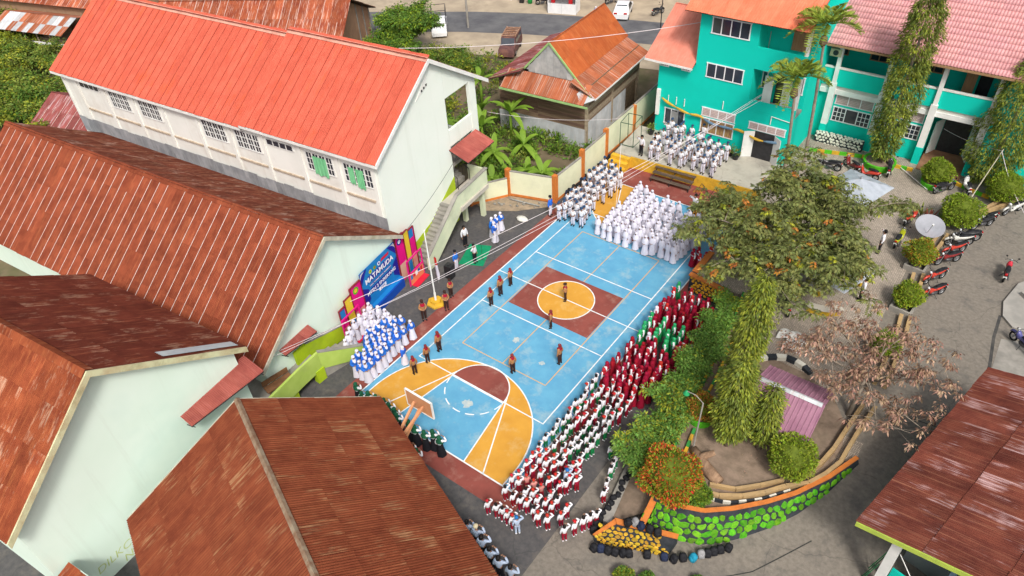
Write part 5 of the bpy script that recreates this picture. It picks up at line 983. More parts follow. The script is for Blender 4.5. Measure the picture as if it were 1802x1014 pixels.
for (x, y, n, ln, hh, lab) in ((-15.6,15.0,9,2.7,2.3,'largest banana plant before the plank house'),(-9.2,10.5,8,1.9,.8,'young banana plant behind the cream wall post'),(-11.0,8.9,6,1.6,.5,'small banana plant by the wall corner'),(-14.2,10.8,7,1.9,1.0,'banana plant beside the stair canopy'),(-19.0,15.2,7,2.2,1.6,'banana plant against the white block'),(-21.5,18.3,6,2.2,2.4,'banana plant with a pale upright leaf farther back'),(-12.5,8.3,6,1.5,.4,'low banana shoots under the stair landing'),(-17.2,13.0,8,2.2,1.5,'banana plant between the two tallest ones'),(-13.0,13.2,8,1.9,.9,'banana plant in the middle of the weedy plot'),(-20.2,11.8,7,2.0,1.6,'banana plant hugging the white block corridor'),(-10.6,10.4,7,1.7,.6,'banana plant just behind the cream wall panel')):
    t = blade_plant('banana_plant', lab, x, y, hh, n, ln*1.2, .5, L_ban, (.15,1.25), seg=7, droop=.75); MB().tube([(0,0,-hh-.05),(0,0,.25)], [.16,.09], 9).obj('stem', L_ban, t, True)
def palm(label, x, y, z, h_, n, ln, lean=(0,0)):
    t = thing('areca_palm', label, 'palm', (x, y, z)); b = MB(); K = 14
    b.tube([(lean[0]*(i/K)**1.5, lean[1]*(i/K)**1.5, h_*i/K) for i in range(K+1)], [.12-.04*i/K+(.012 if i % 2 else 0) for i in range(K+1)], 9); b.obj('trunk', M_barkg, t, True); MB().tube([(lean[0],lean[1],h_-.1),(lean[0],lean[1],h_+.7)], [.10,.07], 8).obj('crownshaft', L_top, t, True)
    MB().lathe([(.05,h_-.9),(.28,h_-.6),(.22,h_-.2),(.08,h_-.05)], 8, (lean[0],lean[1],0)).obj('fruit_bunch', M_bark, t)
    for i in range(n):
        a = i*2.4; e = random.Random(i*13+5).uniform(.05,1.25); B_, D_ = [], []; ax = np.array([math.cos(a)*math.cos(e), math.sin(a)*math.cos(e), math.sin(e)]); sd = np.array([-math.sin(a), math.cos(a), 0]); P = []
        for k in range(18):
            f = (k+1)/18; q = np.array([lean[0],lean[1],h_+.65])+ax*ln*f-np.array([0,0,1])*.6*ln*f*f*math.cos(e); P.append(tuple(q)); w_ = math.sin(math.pi*(.12+.83*f))
            for s in (-1,1): B_.append(q); D_.append(sd*s*.75+ax*.55+np.array([0,0,.22]))
        nn = len(B_); fo_ = MB().tube(P[::3]+[P[-1]], .018, 4).obj('frond', L_top, t); lf_ = put('leaflets', leaf_mesh('leaflets', np.array(B_), np.array(D_), [.75*math.sin(math.pi*(.15+.8*((k//2)+1)/18)) for k in range(nn)], .13, L_pal), fo_); lf_['kind'] = 'stuff'
palm('taller areca palm in front of the pink tiled roof', 7.4, 20.6, 1.2, 10.2, 18, 2.5, (-.6,0)); palm('shorter areca palm in front of the teal balcony', 6.75, 18.4, 1.2, 7.3, 18, 2.4, (-.5,0))
# ---- scrub: loose masses nobody would count
def scrub(name, label, cat, pts, n, mats, p, hh=(.15,.5), size=(.12,.28), kind='stuff'):
    c = np.array(pts, float); b_, o = clumps(c, n, .55); b_[:,2] = np.abs(b_[:,2]); d = o+np.array([0,0,.5]); ob = put(name, leaf_mesh(name, b_, d, RNG.uniform(size[0],size[1],len(b_)), RNG.uniform(size[0],size[1],len(b_))*.4, mats, RNG.choice(len(mats), size=len(c), p=p).repeat(n))); tag(ob, label, cat); ob['kind'] = kind; return ob
pts = [(x, y, random.uniform(.05,.45)) for x, y in zip(RNG.uniform(-22,-7.4,260), RNG.uniform(8.8,17.0,260)) if y > 9+(-x-7)*-.05 and not (-12 < x < -8.5 and 11.5 < y < 14.5)]; scrub('undergrowth', 'green undergrowth in the plot between the white block and plank house', 'undergrowth', pts, 46, [L_man, L_ban, L_scr], [.35,.35,.3], size=(.2,.42))
pts = [(x, y, random.uniform(.05,.8)) for x, y in zip(RNG.uniform(-33,-22,160), RNG.uniform(14,27,160)) if y < 27+(x+22)*.1]; scrub('weeds', 'tall green weeds on the vacant lot beyond the red roof', 'weeds', pts, 44, [L_man, L_yel, L_scr], [.4,.25,.35], size=(.2,.42))
pts = [(x, y, .05) for x, y in zip(RNG.uniform(10.5,17.2,50), RNG.uniform(-8.6,0,50))]; scrub('leaf_litter', 'fallen leaves scattered over the garden soil', 'leaf litter', [(x, y, 1.24) for x, y, z in pts], 5, [L_dead], [1], size=(.06,.12))
# hillside bushes at the left edge
k = 0
for (x, y, rc, lab) in ((-77,1.5,3.4,'dark bush at the top left corner'),(-69,-1.0,3.2,'olive bush on the slope below the shack'),(-63,.8,2.6,'green bush beside the zinc shack'),(-66,-5.0,3.2,'yellow green bush at the left picture edge'),(-58,-4.0,3.0,'light green bush by the end of the red roof'),(-57.5,-8.2,2.8,'bush above the rust roofs at the left edge'),(-52.5,-5.6,2.4,'bush touching the white block end wall'),(-61,-8.5,3.0,'tallest bush on the left slope'),(-72,-6.0,3.0,'bush half out of the left edge'),(-49.8,-7.8,2.0,'bush in front of the purple-brown shed'),(-84,2.5,3.2,'bush in the very corner of the picture top left'),(-89,7.5,3.4,'far bush behind the corner rust roof'),(-74.5,-1.5,2.8,'bright bush below the shack posts'),(-61.5,5.0,2.4,'bush between the shack and the red roof')):
    branch_tree('slope_bush', lab, x, y, 0, .9, rc, 1.6, [L_scr, L_yel, L_man], [[.4,.4,.2],[.6,.1,.3],[.3,.2,.5]][k % 3], 8, 30, (.25,.42), .42, 40+k, M_bark, .1, 5, 5, cluster=.75, droop=.1); k += 1
for (x, y, lab) in ((-29.4,23.5,'leafy shrub beside the white pickup'),(-27.0,22.6,'leafy shrub below the old wagon'),(-31.9,22.0,'leafy shrub right of the mango tree')): branch_tree('lot_shrub', lab, x, y, 0, .7, 1.5, 1.2, [L_man, L_yel, L_scr], [.5,.2,.3], 7, 28, (.16,.28), .42, 60+k, M_bark, .07, 4, 4, cluster=.5); k += 1
# ================================================================ GARDEN WALLS, KERBS, SMALL STRUCTURES
GW = thing('stone_wall', 'green painted stone retaining wall with orange coping below the garden', 'wall')
M_gst = pm('green_stone_paint', (0.13,0.38,0.015), (0.06,0.24,0.012), 6, 0.8, rnd=.32, dirt=(0.08,0.10,0.04), dirt_amt=.7, dirt_scale=3); M_yst = pm('yellow_stone_paint', (0.58,0.36,0.03), (0.40,0.24,0.025), 6, 0.8, rnd=.25, dirt=(0.16,0.11,0.05), dirt_amt=.7, dirt_scale=3); M_ost = pm('amber_stone_paint', (0.70,0.38,0.03), (0.56,0.28,0.02), 3, 0.75, rnd=.15)
# wall curve: top polyline, foot pushed outwards
top = [(11.85,-10.45),(13.15,-10.3),(14.05,-9.93),(15.05,-9.08),(16.15,-7.88),(17.05,-6.67),(17.98,-4.95),(18.7,-3.1)]
def resample(P, n):
    P = [Vector((p[0], p[1])) for p in P]; L_ = [0]
    for i in range(1, len(P)): L_.append(L_[-1]+(P[i]-P[i-1]).length)
    out = []
    for k in range(n+1):
        s = L_[-1]*k/n; i = max(j for j in range(len(P)) if L_[j] <= s+1e-9); i = min(i, len(P)-2); f = (s-L_[i])/(L_[i+1]-L_[i]); out.append(P[i].lerp(P[i+1], f))
    return out, L_[-1]
TP, TL = resample(top, 60)
def wall_top(s): return 1.6-0.16*(s/TL)
def wall_pt(s, v, d):
    """arc length s, height fraction along the battered face v (metres up from z=0), offset d outwards"""
    f = max(0, min(1, s/TL))*60; i = min(59, int(f)); p = TP[i].lerp(TP[i+1], f-i); a = TP[max(0,i-1)]; c = TP[min(60,i+2)]; t = (c-a).normalized(); n_ = Vector((t.y, -t.x)); zt = wall_top(s); off = 0.72*(zt-v)/1.5+d
    return (p.x+n_.x*off, p.y+n_.y*off, v)
b = MB(); nv = 4
for k in range(61):
    for j in range(nv+1): b.v.append(wall_pt(TL*k/60, -.1+(wall_top(TL*k/60)+.1)*j/nv, 0))
b.f = [(k*(nv+1)+j, (k+1)*(nv+1)+j, (k+1)*(nv+1)+j+1, k*(nv+1)+j+1) for k in range(60) for j in range(nv)]; b.m = [0]*len(b.f); gwf = b.obj('wall_face', M_mort, GW)
stones(gwf, wall_pt, TL, 1.5, .36, M_gst, 11, .045, .92, topf=lambda s: wall_top(s)-.02, botf=lambda s: lane_z(wall_pt(s, .2, .1)[0], wall_pt(s, .2, .1)[1])-.05)
b = MB()
for k in range(61):
    p = wall_pt(TL*k/60, wall_top(TL*k/60), .06); q = wall_pt(TL*k/60, wall_top(TL*k/60), -.14); b.v += [(p[0],p[1],p[2]-.02),(p[0],p[1],p[2]+.05),(q[0],q[1],q[2]+.05),(q[0],q[1],q[2]-.02)]
b.f = [(4*k+j, 4*k+4+j, 4*k+4+(j+1) % 4, 4*k+(j+1) % 4) for k in range(60) for j in range(4)]+[(3,2,1,0),(240,241,242,243)]; b.m = [0]*len(b.f); b.obj('coping', M_orange, GW)
# stepped end of the green wall and the low yellow wall in front
slab_wall(GW, [(11.75,-9.4,0,1.35),(11.85,-10.4,0,1.3),(11.95,-11.7,0,.95)], .2, 'end_wall', M_mort); slab_wall(GW, [(11.75,-9.4,1.351,1.42),(11.85,-10.4,1.301,1.37),(11.95,-11.75,.951,1.02)], .30, 'coping', M_orange)
def ew(u, v, d): return (11.64-d-(-.02)*u, -9.4-u, v)
stones([c for c in GW.children if c.name.startswith('end_wall')][0], lambda u, v, d: (11.645+.09*u-d, -9.45-u, .15+v), 2.1, .95, .33, M_gst, 14)
stones([c for c in GW.children if c.name.startswith('end_wall')][0], lambda u, v, d: (12.05+d+.05*u, -10.6-u, .1+v), 1.0, .8, .33, M_gst, 15)
YW = thing('stone_wall', 'low yellow painted stone wall with orange top at the garden corner', 'wall')
yb0 = MB().prism([(10.35,-13.25),(10.75,-12.2),(13.5,-11.15),(13.45,-11.95)], 0, .62).obj('wall_block', M_mort, YW)
YA, YB_ = Vector((10.4,-13.27)), Vector((13.45,-11.97)); yd = (YB_-YA).normalized(); yn_ = Vector((yd.y, -yd.x)); YLn = (YB_-YA).length
stones(yb0, lambda u, v, d: (YA.x+yd.x*u+yn_.x*(d+.0), YA.y+yd.y*u+yn_.y*(d+.0), .02+v), YLn, .58, .27, M_yst, 21)
stones(yb0, lambda u, v, d: (YA.x+.12+yd.x*u-yn_.x*(.1+v), YA.y+yd.y*u-yn_.y*(.1+v), .622+d*.6), YLn-.5, .5, .27, M_yst, 22)
MB().prism([(10.30,-13.3),(10.42,-13.3),(10.95,-12.1),(10.72,-12.05)], .621, .70).obj('coping', M_orange, YW); MB().prism([(10.72,-12.05),(10.95,-12.25),(13.55,-11.35),(13.5,-11.12)], .70, .78).obj('coping', M_orange, YW)
OW = thing('stone_wall', 'amber painted stone wall with orange cap at the court corner', 'wall')
ob_ = MB().prism([(6.0,5.0),(8.5,4.7),(8.5,5.12),(6.0,5.42)], 0, 1.28).obj('wall_block', M_mort, OW); stones(ob_, lambda u, v, d: (6.05+u, 4.995-.12*u-d, .1+v), 2.4, 1.1, .27, M_ost, 31); MB().prism([(5.95,4.94),(8.55,4.63),(8.55,5.0),(5.95,5.3)], 1.281, 1.36).obj('cap', M_orange, OW)
ob2 = MB().box(6.0,6.25,5.45,7.8,0,1.28).obj('wall_block', M_mort, OW); stones(ob2, lambda u, v, d: (5.995-d, 7.75-u, .1+v), 2.3, 1.1, .27, M_ost, 32); MB().box(5.94,6.34,5.45,7.85,1.281,1.36).obj('cap', M_orange, OW)
# ---- painted kerbs: each block one piece
def kerb(name, label, pts, z, blk, w_, h_, mats, start=0):
    t = thing(name, label, 'kerb'); P, L_ = resample(pts, max(1, round(sum((Vector(pts[i+1])-Vector(pts[i])).length for i in range(len(pts)-1))/blk)))
    for i in range(len(P)-1):
        d = P[i+1]-P[i]; c = (P[i]+P[i+1])/2; M = Matrix.Translation((c.x, c.y, z+h_/2)) @ Matrix.Rotation(math.atan2(d.y, d.x), 4, 'Z'); MB().boxm(M, d.length-.012, w_, h_).obj('kerb_block', mats[(i+start) % len(mats)], t)
    return t
M_gk = pm('kerb_green', (0.05,0.30,0.06), (0.04,0.22,0.05), 3, 0.8); GY = [M_gk, M_yellowp]
kerb('painted_kerb', 'green and yellow kerb nearest the court along the garden strip', [(9.45,5.2),(10.0,2.5),(10.4,-1.3),(10.68,-3.4)], Z1, .48, .13, .22, GY); kerb('painted_kerb', 'inner green and yellow kerb of the garden strip', [(10.05,4.4),(10.6,1.1),(10.98,-1.7),(11.15,-3.6)], Z1, .48, .13, .22, GY)
kerb('painted_kerb', 'green and yellow kerb from the potted bush toward the red bush', [(10.98,-5.7),(11.3,-7.4),(11.5,-8.5)], Z1, .42, .13, .22, GY, 1); kerb('painted_kerb', 'second green and yellow kerb below the potted bush', [(11.6,-5.8),(11.85,-7.3),(11.95,-8.3)], Z1, .42, .15, .24, GY)
kerb('painted_kerb', 'green and yellow kerb in front of the teal wing planting', [(6.9,23.6),(9.2,24.3),(11.0,24.75)], Z1, .55, .16, .25, [M_greenp, M_yellowp]); kerb('painted_kerb', 'short green and yellow kerb right of the columnar tree tub', [(12.9,24.5),(14.1,24.6)], Z1, .45, .16, .25, [M_yellowp, M_greenp]); kerb('painted_kerb', 'green and yellow kerb behind the parked motorbikes at the right', [(16.6,24.5),(18.4,23.8),(19.3,23.6)], Z1, .5, .16, .25, [M_greenp, M_yellowp])
M_ok = pm('orange_kerb', (0.46,0.31,0.15), (0.36,0.25,0.13), 2.5, 0.85, dirt=(0.3,0.24,0.16), dirt_amt=.5); M_wk = pm('white_kerb', (0.72,0.70,0.62), (0.6,0.58,0.5), 3, 0.85)
kerb('planter_kerb', 'outer orange kerb of the lane planter strip', [(13.2,-9.05),(14.6,-8.6),(15.7,-7.6),(16.6,-6.4),(17.5,-5.6),(18.1,-3.9),(18.2,-1.9),(18.45,.5)], Z1, 1.1, .18, .34, [M_ok]); kerb('planter_kerb', 'inner orange kerb of the lane planter strip', [(13.6,-8.35),(14.7,-7.9),(15.6,-7.0),(16.3,-6.2)], Z1, 1.1, .14, .26, [M_ok]); kerb('planter_kerb', 'inner kerb curving under the pavilion side', [(17.0,-5.4),(17.55,-3.9),(17.7,-1.9),(17.9,.3)], Z1, 1.1, .18, .34, [M_ok])
for (P, Q, lab) in (([(18.45,2.2),(18.35,6.0),(18.1,8.3)], [(17.95,2.2),(17.9,6.0),(17.65,8.2)], 'under the withered tree'), ([(18.0,9.9),(17.75,12.6)], [(17.5,10.0),(17.25,12.4)], 'between the two clipped bushes'), ([(17.75,14.6),(18.0,17.6)], [(17.3,14.7),(17.5,17.4)], 'below the satellite dish'), ([(18.6,20.0),(20.9,24.2)], [(19.0,21.0),(20.4,24.6)], 'behind the pale scooters')):
    kerb('planter_kerb', 'outer yellow orange planter kerb '+lab, P, Z1, 1.0, .2, .3, [M_ok]); kerb('planter_kerb', 'inner yellow orange planter kerb '+lab, Q, Z1, 1.0, .2, .3, [M_ok])
kerb('planter_kerb', 'white and black kerb dashes under the garden wall planting', [(13.1,-9.28),(14.7,-8.78),(15.85,-7.75),(16.75,-6.55)], Z1, .36, .08, .24, [M_wk, M_mort]); kerb('ring_kerb', 'black and white curved kerb behind the purple pavilion', [(12.3,.5),(12.8,1.05),(13.5,1.45),(14.3,1.45),(15.0,1.05)], Z1, .55, .3, .25, [M_wk, M_mort])
for (x, y) in ((17.55,13.3),(17.9,9.0)):
    t = thing('planter_box', 'square brown planter box around the %s' % ('orange tipped bush' if y > 10 else 'yellow green bush'), 'planter', (x-.35, y, Z1), -.1)
    for (a, b_, c, d) in ((-.6,.6,-.6,-.48),(-.6,.6,.48,.6),(-.6,-.48,-.479,.479),(.48,.6,-.479,.479)): MB().box(a,b_,c,d,0,.36).obj('side', M_conc, t)
# ---- tubs
def tub(label, x, y, z, r_, h_, m, inner=M_soil):
    t = thing('planter_tub', label, 'planter', (x, y, z)); MB().lathe([(r_*.92,0),(r_,h_),(r_*.86,h_),(r_*.84,h_-.08)], 24).obj('wall', m, t); MB().lathe([(.02,h_-.07),(r_*.85,h_-.06),(.02,h_-.05)], 20).obj('soil', inner, t)
tub('round green tub holding the tall columnar tree', 11.85, 24.1, Z1, 1.15, .5, M_greenp); tub('round green tub under the clipped bush by the entrance', 15.75, 23.4, Z1, .85, .42, M_greenp); tub('bright green pot under the orange clipped bush', 11.5, -4.95, Z1-.02, .68, .5, M_greenp)
# ---- purple pavilion
PV = thing('pavilion', 'small pavilion with a purple metal roof under the withered tree', 'pavilion', (13.5, -2.95, Z1), 0)
M_pv = rust('purple_pan_roof', (0.27,0.13,0.19), (0.34,0.175,0.24), (0.38,0.21,0.27), .4, .05, .5)
dp = sheet_slope(PV, -.2, 3.1, -1.95, 1.55, 0, 2.45, .98, 1, M_pv, M_deck, n=5, amp=.03, name='roof', kind='rib', deck_t=.03); sheet_slope(PV, -.2, 3.1, 1.95, 1.55, 0, 2.45, .98, 1, M_pv, M_deck, n=5, amp=.03, name='roof', kind='rib', deck_t=.03); ridge_cap(dp[0], 0, 2.95, 0, 2.45, M_zinc, .16, 1.5, .46, .46)
for x in (.35, 2.6):
    for y in (-1.5, 1.5): MB().box(x-.06,x+.06,y-.06,y+.06,0,1.75).obj('post', M_fasc, PV)
MB().box(.4,2.5,-.5,.5,.38,.45).obj('bench_slab', M_conc, PV); MB().box(.6,2.3,-.3,.3,0,.38).obj('bench_base', M_conc, PV)
# zinc pyramid shades half hidden by the leafy tree
for (lab, x, y, r_) in (('zinc pyramid shade behind the leafy tree near the parked scooters', 12.0, 17.4, 2.3), ('zinc pyramid shade below the leafy tree by the round bench', 13.7, 8.0, 2.1)):
    s = thing('zinc_shade', lab, 'shade', (x, y, Z1), .5); ap = Vector((0,0,2.55))
    for k in range(4):
        a = math.pi/2*k; c0 = Vector((math.cos(a)*r_, math.sin(a)*r_, 1.9)); c1 = Vector((math.cos(a+math.pi/2)*r_, math.sin(a+math.pi/2)*r_, 1.9)); b = MB(); N = 24; nr = ((c1-c0).cross(ap-c0)).normalized()
        for i in range(N+1): f = i/N; p = c0.lerp(c1, f); q = p+(ap-(c0+c1)/2)*(1-abs(2*f-1)); wv_ = nr*(.012*math.sin(i*math.pi/2)); b.v += [tuple(p+wv_), tuple(q+wv_)]
        b.f = [(2*i,2*i+2,2*i+3,2*i+1) for i in range(N)]; b.m = [0]*N; b.obj('roof_panel', pm('clean_zinc', (0.44,0.48,0.54), (0.36,0.40,0.46), 2, .5, metal=.1), s)
    MB().tube([(0,0,0),(0,0,2.7)], .06, 8).obj('pole', M_steel, s)
# curved benches with stone bases round a table
def arc_bench(label, cx, cy, r_, a0, a1, lab2=None):
    t = thing('curved_bench', label, 'bench', (cx, cy, Z1)); A_ = arc(0,0,r_-.24,a0,a1,10); B2 = arc(0,0,r_+.24,a0,a1,10); MB().prism(A_+list(reversed(B2)) if False else B2+list(reversed(A_)), .40, .47).obj('seat', pm('pale_terrazzo', (0.62,0.58,0.50), (0.52,0.48,0.41), 2, .6), t)
    A2 = arc(0,0,r_-.16,a0+3,a1-3,10); B3 = arc(0,0,r_+.16,a0+3,a1-3,10); MB().prism(B3+list(reversed(A2)), 0, .40).obj('base', M_yst, t)
arc_bench('pale curved bench near the leafy tree trunk', 13.3, 7.7, 1.75, 170, 235); arc_bench('pale curved bench right of the round table', 13.3, 7.7, 1.75, 260, 325); arc_bench('pale curved bench at the far side of the leafy tree', 13.6, 10.6, 1.5, -40, 30)
tb = thing('round_table', 'pale round stone table with a yellow base under the tree', 'table', (13.0,7.7,Z1)); MB().lathe([(.05,.66),(.62,.66),(.62,.74),(.05,.74)], 20).obj('top', MATS['pale_terrazzo'], tb); MB().lathe([(.34,0),(.26,.66)], 12).obj('base', M_yst, tb)
tp = thing('tarpaulin', 'crumpled white tarpaulin lying beside the columnar tree', 'tarpaulin', (13.0,3.2,Z1+.02))
for (dx, dy, sx, sy) in ((0,0,.55,.45),(.5,-.6,.5,.55)):
    b = MB(); N = 9
    for i in range(N+1):
        for j in range(N+1): u_, v_ = i/N-.5, j/N-.5; b.v.append((dx+u_*2*sx, dy+v_*2*sy+.2*u_, .05+max(0,.25-.5*(u_*u_+v_*v_))*(1+.8*math.sin(7*u_+3*v_+dx)*math.cos(6*v_))))
    b.f = [(i*(N+1)+j,(i+1)*(N+1)+j,(i+1)*(N+1)+j+1,i*(N+1)+j+1) for i in range(N) for j in range(N)]; b.m = [0]*len(b.f); b.obj('cloth', pm('white_tarp', (0.74,0.73,0.70), (0.6,0.59,0.56), 3, .6), tp, True)
lg = thing('felled_log', 'forked felled tree trunk lying on the garden soil', 'log', (0,0,0)); M_log = pm('dry_log', (0.34,0.22,0.14), (0.2,0.125,0.08), 2, .9, .6, 8, stretch=(3,.6,3))
MB().tube([(12.1,-7.0,1.45),(12.75,-7.4,1.42),(13.4,-7.8,1.40),(13.95,-8.0,1.38)], [.2,.26,.3,.26], 12).obj('trunk', M_log, lg, True); MB().tube([(12.6,-7.3,1.5),(12.95,-6.95,1.62),(13.1,-6.8,1.7)], [.2,.16,.13], 10).obj('branch_stub', M_log, lg, True)
for i in range(9): x, y = 11.9+random.random()*.9, -8.6+random.random()*.8; tag(MB().lathe([(.08,0),(.14,.06),(.08,.13)], 6, (x,y,Z1+.03)).obj('rock', M_conc), 'grey rock in the heap beside the felled log', 'rock', 'rocks by the log')
# lamp post
lp = thing('lamp_post', 'leaning lamp post with a green enamel shade above the shrubs', 'lamp', (12.08,-7.0,Z1)); MB().tube([(0,0,0),(-.08,.55,3.05)], [.045,.035], 8).obj('shaft', M_conc, lp); MB().tube([(-.08,.55,3.05),(-.5,.6,3.3),(-.95,.55,3.35)], .022, 6).obj('arm', M_conc, lp); MB().lathe([(.03,.12),(.1,.08),(.2,-.06),(.2,-.09),(.05,-.05)], 14, (-.95,.55,3.25), sxy=(.8,.8)).obj('shade', pm('green_enamel', (0.03,0.32,0.12), (0.02,0.25,0.09), 4, .35), lp)
for (p, q, lab) in (((13.6,-4.6,4.0),(16.2,-5.4,2.1),'long bamboo prop leaning into the round bush'), ((18.24,22.4,1.2),(18.9,24.4,4.6),'bamboo pole leaning beside the clipped bushes'), ((10.0,-8.2,.4),(10.6,-4.2,2.0),'black pipe lying along the planted bank')):
    tag(MB().tube([p, tuple((Vector(p)+Vector(q))/2+Vector((0,0,.05))), q], [.04,.035,.03], 7).obj('pole', M_fasc if 'bamboo' in lab else M_dark), lab, 'pole')
# satellite dish
sdh = thing('satellite_dish', 'round grey satellite dish on a post in the planter', 'satellite dish', (16.9,16.6,Z1)); MB().tube([(0,0,0),(0,0,.9)], .05, 8).obj('mast', M_steel, sdh)
dd_ = MB().lathe([(.02,.0),(.35,.03),(.65,.11),(.88,.21),(.89,.23),(.65,.14),(.35,.06),(.02,.03)], 28).obj('dish', pm('dish_grey', (0.33,0.34,0.38), (0.28,0.29,0.32), 1.5, .6, dirt=(0.36,0.26,0.28), dirt_amt=.3), sdh); dd_.matrix_local = Matrix.Translation((0,-.05,.95)) @ Matrix.Rotation(.35,4,'X') @ Matrix.Rotation(.15,4,'Y')
MB().tube([(0,-.85,.75),(.05,-.7,1.5)], .02, 5).obj('feed_arm', M_steel, dd_).location = (0,.3,-.6); MB().lathe([(.05,0),(.06,.12)], 8, (.05,-.4,.85)).obj('feed_horn', M_white, dd_)
# concrete block at the right edge
tag(MB().prism([(22.75,13.7),(23.6,14.4),(24.6,13.6),(24.0,12.6)], 1.34, 1.6).obj('slab', M_apron), 'blue grey slab on the pale apron at the right edge', 'slab')
# ================================================================ MOTORBIKES
BC = {'silver': (0.62,0.62,0.58), 'black': (0.025,0.025,0.03), 'red': (0.55,0.05,0.03), 'redwhite': (0.5,0.02,0.04), 'blue': (0.10,0.10,0.30), 'yellow': (0.42,0.46,0.02), 'white': (0.7,0.7,0.7), 'darkred': (0.22,0.02,0.02)}
M_seat = pm('vinyl_seat', (0.025,0.026,0.03), (0.015,0.015,0.018), 5, .5); M_tyre = pm('tyre_rubber', (0.02,0.02,0.02), (0.012,0.012,0.012), 8, .85); M_eng = pm('engine_metal', (0.12,0.12,0.125), (0.07,0.07,0.075), 6, .5, metal=.5); M_lens = pm('clear_lens', (0.7,0.72,0.75), (0.6,0.62,0.65), 4, .15)
_bm = {}
def bmesh_(k, f):
    if k not in _bm: _bm[k] = f()
    return _bm[k]
def loft(secs, m, name):
    """closed sections [(x, z, half_w, half_h)] lofted into a smooth panel"""
    b = MB(); n = 10
    for (x, z, hw, hh) in secs: b.v += [(x, hw*math.cos(2*math.pi*j/n), z+hh*math.sin(2*math.pi*j/n)) for j in range(n)]
    for i in range(len(secs)-1): b.f += [(i*n+j, i*n+(j+1) % n, (i+1)*n+(j+1) % n, (i+1)*n+j) for j in range(n)]
    b.f += [tuple(reversed(range(n))), tuple((len(secs)-1)*n+j for j in range(n))]; b.m = [0]*len(b.f); return b.mesh(name, m, True)
def motorbike(label, col, fx, fy, rx, ry, z, scoot=False):
    d = Vector((fx-rx, fy-ry)); c = Vector(((fx+rx)/2, (fy+ry)/2)); t = thing('motorbike', label, 'motorbike', (c.x, c.y, z), math.atan2(d.y, d.x), 'parked motorbikes')
    mb = pm('bike_paint_'+col, BC[col], tuple(v*.85 for v in BC[col]), 3, .25, spec=.6); R_ = .27 if not scoot else .24
    tilt = bpy.data.objects
    for x in (-.62, .64):
        wme = bmesh_('wheel%s' % R_, lambda: MB().tube([(R_*.86*math.cos(k*.3927), 0, R_*.86*math.sin(k*.3927)) for k in range(16)], .055, 8, closed=True).mesh('wheel', M_tyre, True)); w_ = put('wheel', wme, t, loc=(x, 0, R_+.02))
        def rim():
            b = MB(); b.tube([(R_*.66*math.cos(k*.3927), 0, R_*.66*math.sin(k*.3927)) for k in range(16)], .02, 6, closed=True); b.lathe([(.05,-.06),(.05,.06)], 10, axis='y')
            for k in range(5): b.beam((0,0,0), (R_*.66*math.cos(k*1.2566), 0, R_*.66*math.sin(k*1.2566)), .03, .02, up=(0,1,0))
            return b.mesh('rim', M_steel)
        put('rim', bmesh_('rim%s' % R_, rim), w_)
    if scoot:
        put('body', bmesh_('sbody'+col, lambda: loft([(-.85,.66,.04,.04),(-.72,.62,.13,.12),(-.35,.56,.16,.17),(-.05,.44,.15,.16),(.08,.34,.14,.07),(.28,.32,.15,.06),(.38,.42,.16,.14),(.46,.66,.17,.16),(.50,.86,.13,.10)], mb, 'body')), t)
        put('seat', bmesh_('sseat', lambda: loft([(-.72,.76,.10,.03),(-.55,.79,.15,.05),(-.2,.77,.15,.06),(.02,.74,.10,.05)], M_seat, 'seat')), t)
    else:
        put('body', bmesh_('body'+col, lambda: loft([(-.80,.72,.03,.03),(-.62,.68,.10,.07),(-.28,.60,.12,.12),(.05,.58,.09,.13),(.25,.56,.12,.17),(.40,.62,.17,.20),(.48,.78,.12,.10)], mb, 'body')), t)
        put('seat', bmesh_('seat', lambda: loft([(-.78,.80,.08,.02),(-.55,.81,.14,.045),(-.15,.78,.14,.055),(.12,.74,.08,.04)], M_seat, 'seat')), t)
    put('engine', bmesh_('eng', lambda: loft([(-.30,.33,.05,.05),(-.2,.32,.12,.11),(.08,.32,.13,.12),(.2,.34,.06,.06)], M_eng, 'engine')), t)
    put('front_fender', bmesh_('ff'+col, lambda: (lambda b: b.mesh('front_fender', mb, True))(MB().tube([(.64+.33*math.cos(a), 0, .30+.33*math.sin(a)) for a in (.35,.8,1.3,1.8,2.3)], [.03,.07,.08,.07,.04], 6))), t)
    put('fork', bmesh_('fork', lambda: MB().tube([(.64,.09,.29),(.46,.08,.82)], .025, 6).tube([(.64,-.09,.29),(.46,-.08,.82)], .025, 6).mesh('fork', M_steel)), t)
    hb = put('handlebar', bmesh_('hb', lambda: MB().tube([(.30,.34,.98),(.42,.18,1.0),(.46,0,.95),(.42,-.18,1.0),(.30,-.34,.98)], .02, 6).mesh('handlebar', M_dark, True)), t)
    for s in (-1, 1): put('mirror', bmesh_('mir%d' % s, lambda: MB().tube([(.38,s*.24,1.0),(.40,s*.30,1.16)], .008, 4).lathe([(.01,-.01),(.06,0),(.01,.02)], 8, (.40,s*.32,1.2), axis='x').mesh('mirror', M_black)), hb)
    put('headlight', bmesh_('hl', lambda: MB().lathe([(.03,0),(.08,.03),(.075,.09),(.02,.11)], 10, (.47,0,.88), axis='x').mesh('headlight', M_lens, True)), t)
    put('tail_light', bmesh_('tl', lambda: MB().box(-.88,-.82,-.07,.07,.66,.73).mesh('tail_light', pm('red_lens', (0.5,0.02,0.02)))), t)
    put('number_plate', bmesh_('np', lambda: MB().box(-.90,-.885,-.10,.10,.48,.58).mesh('number_plate', M_white)), t)
    put('exhaust', bmesh_('ex', lambda: MB().tube([(.05,-.15,.24),(-.3,-.17,.22),(-.72,-.19,.33)], [.03,.05,.055], 8).mesh('exhaust', M_eng, True)), t)
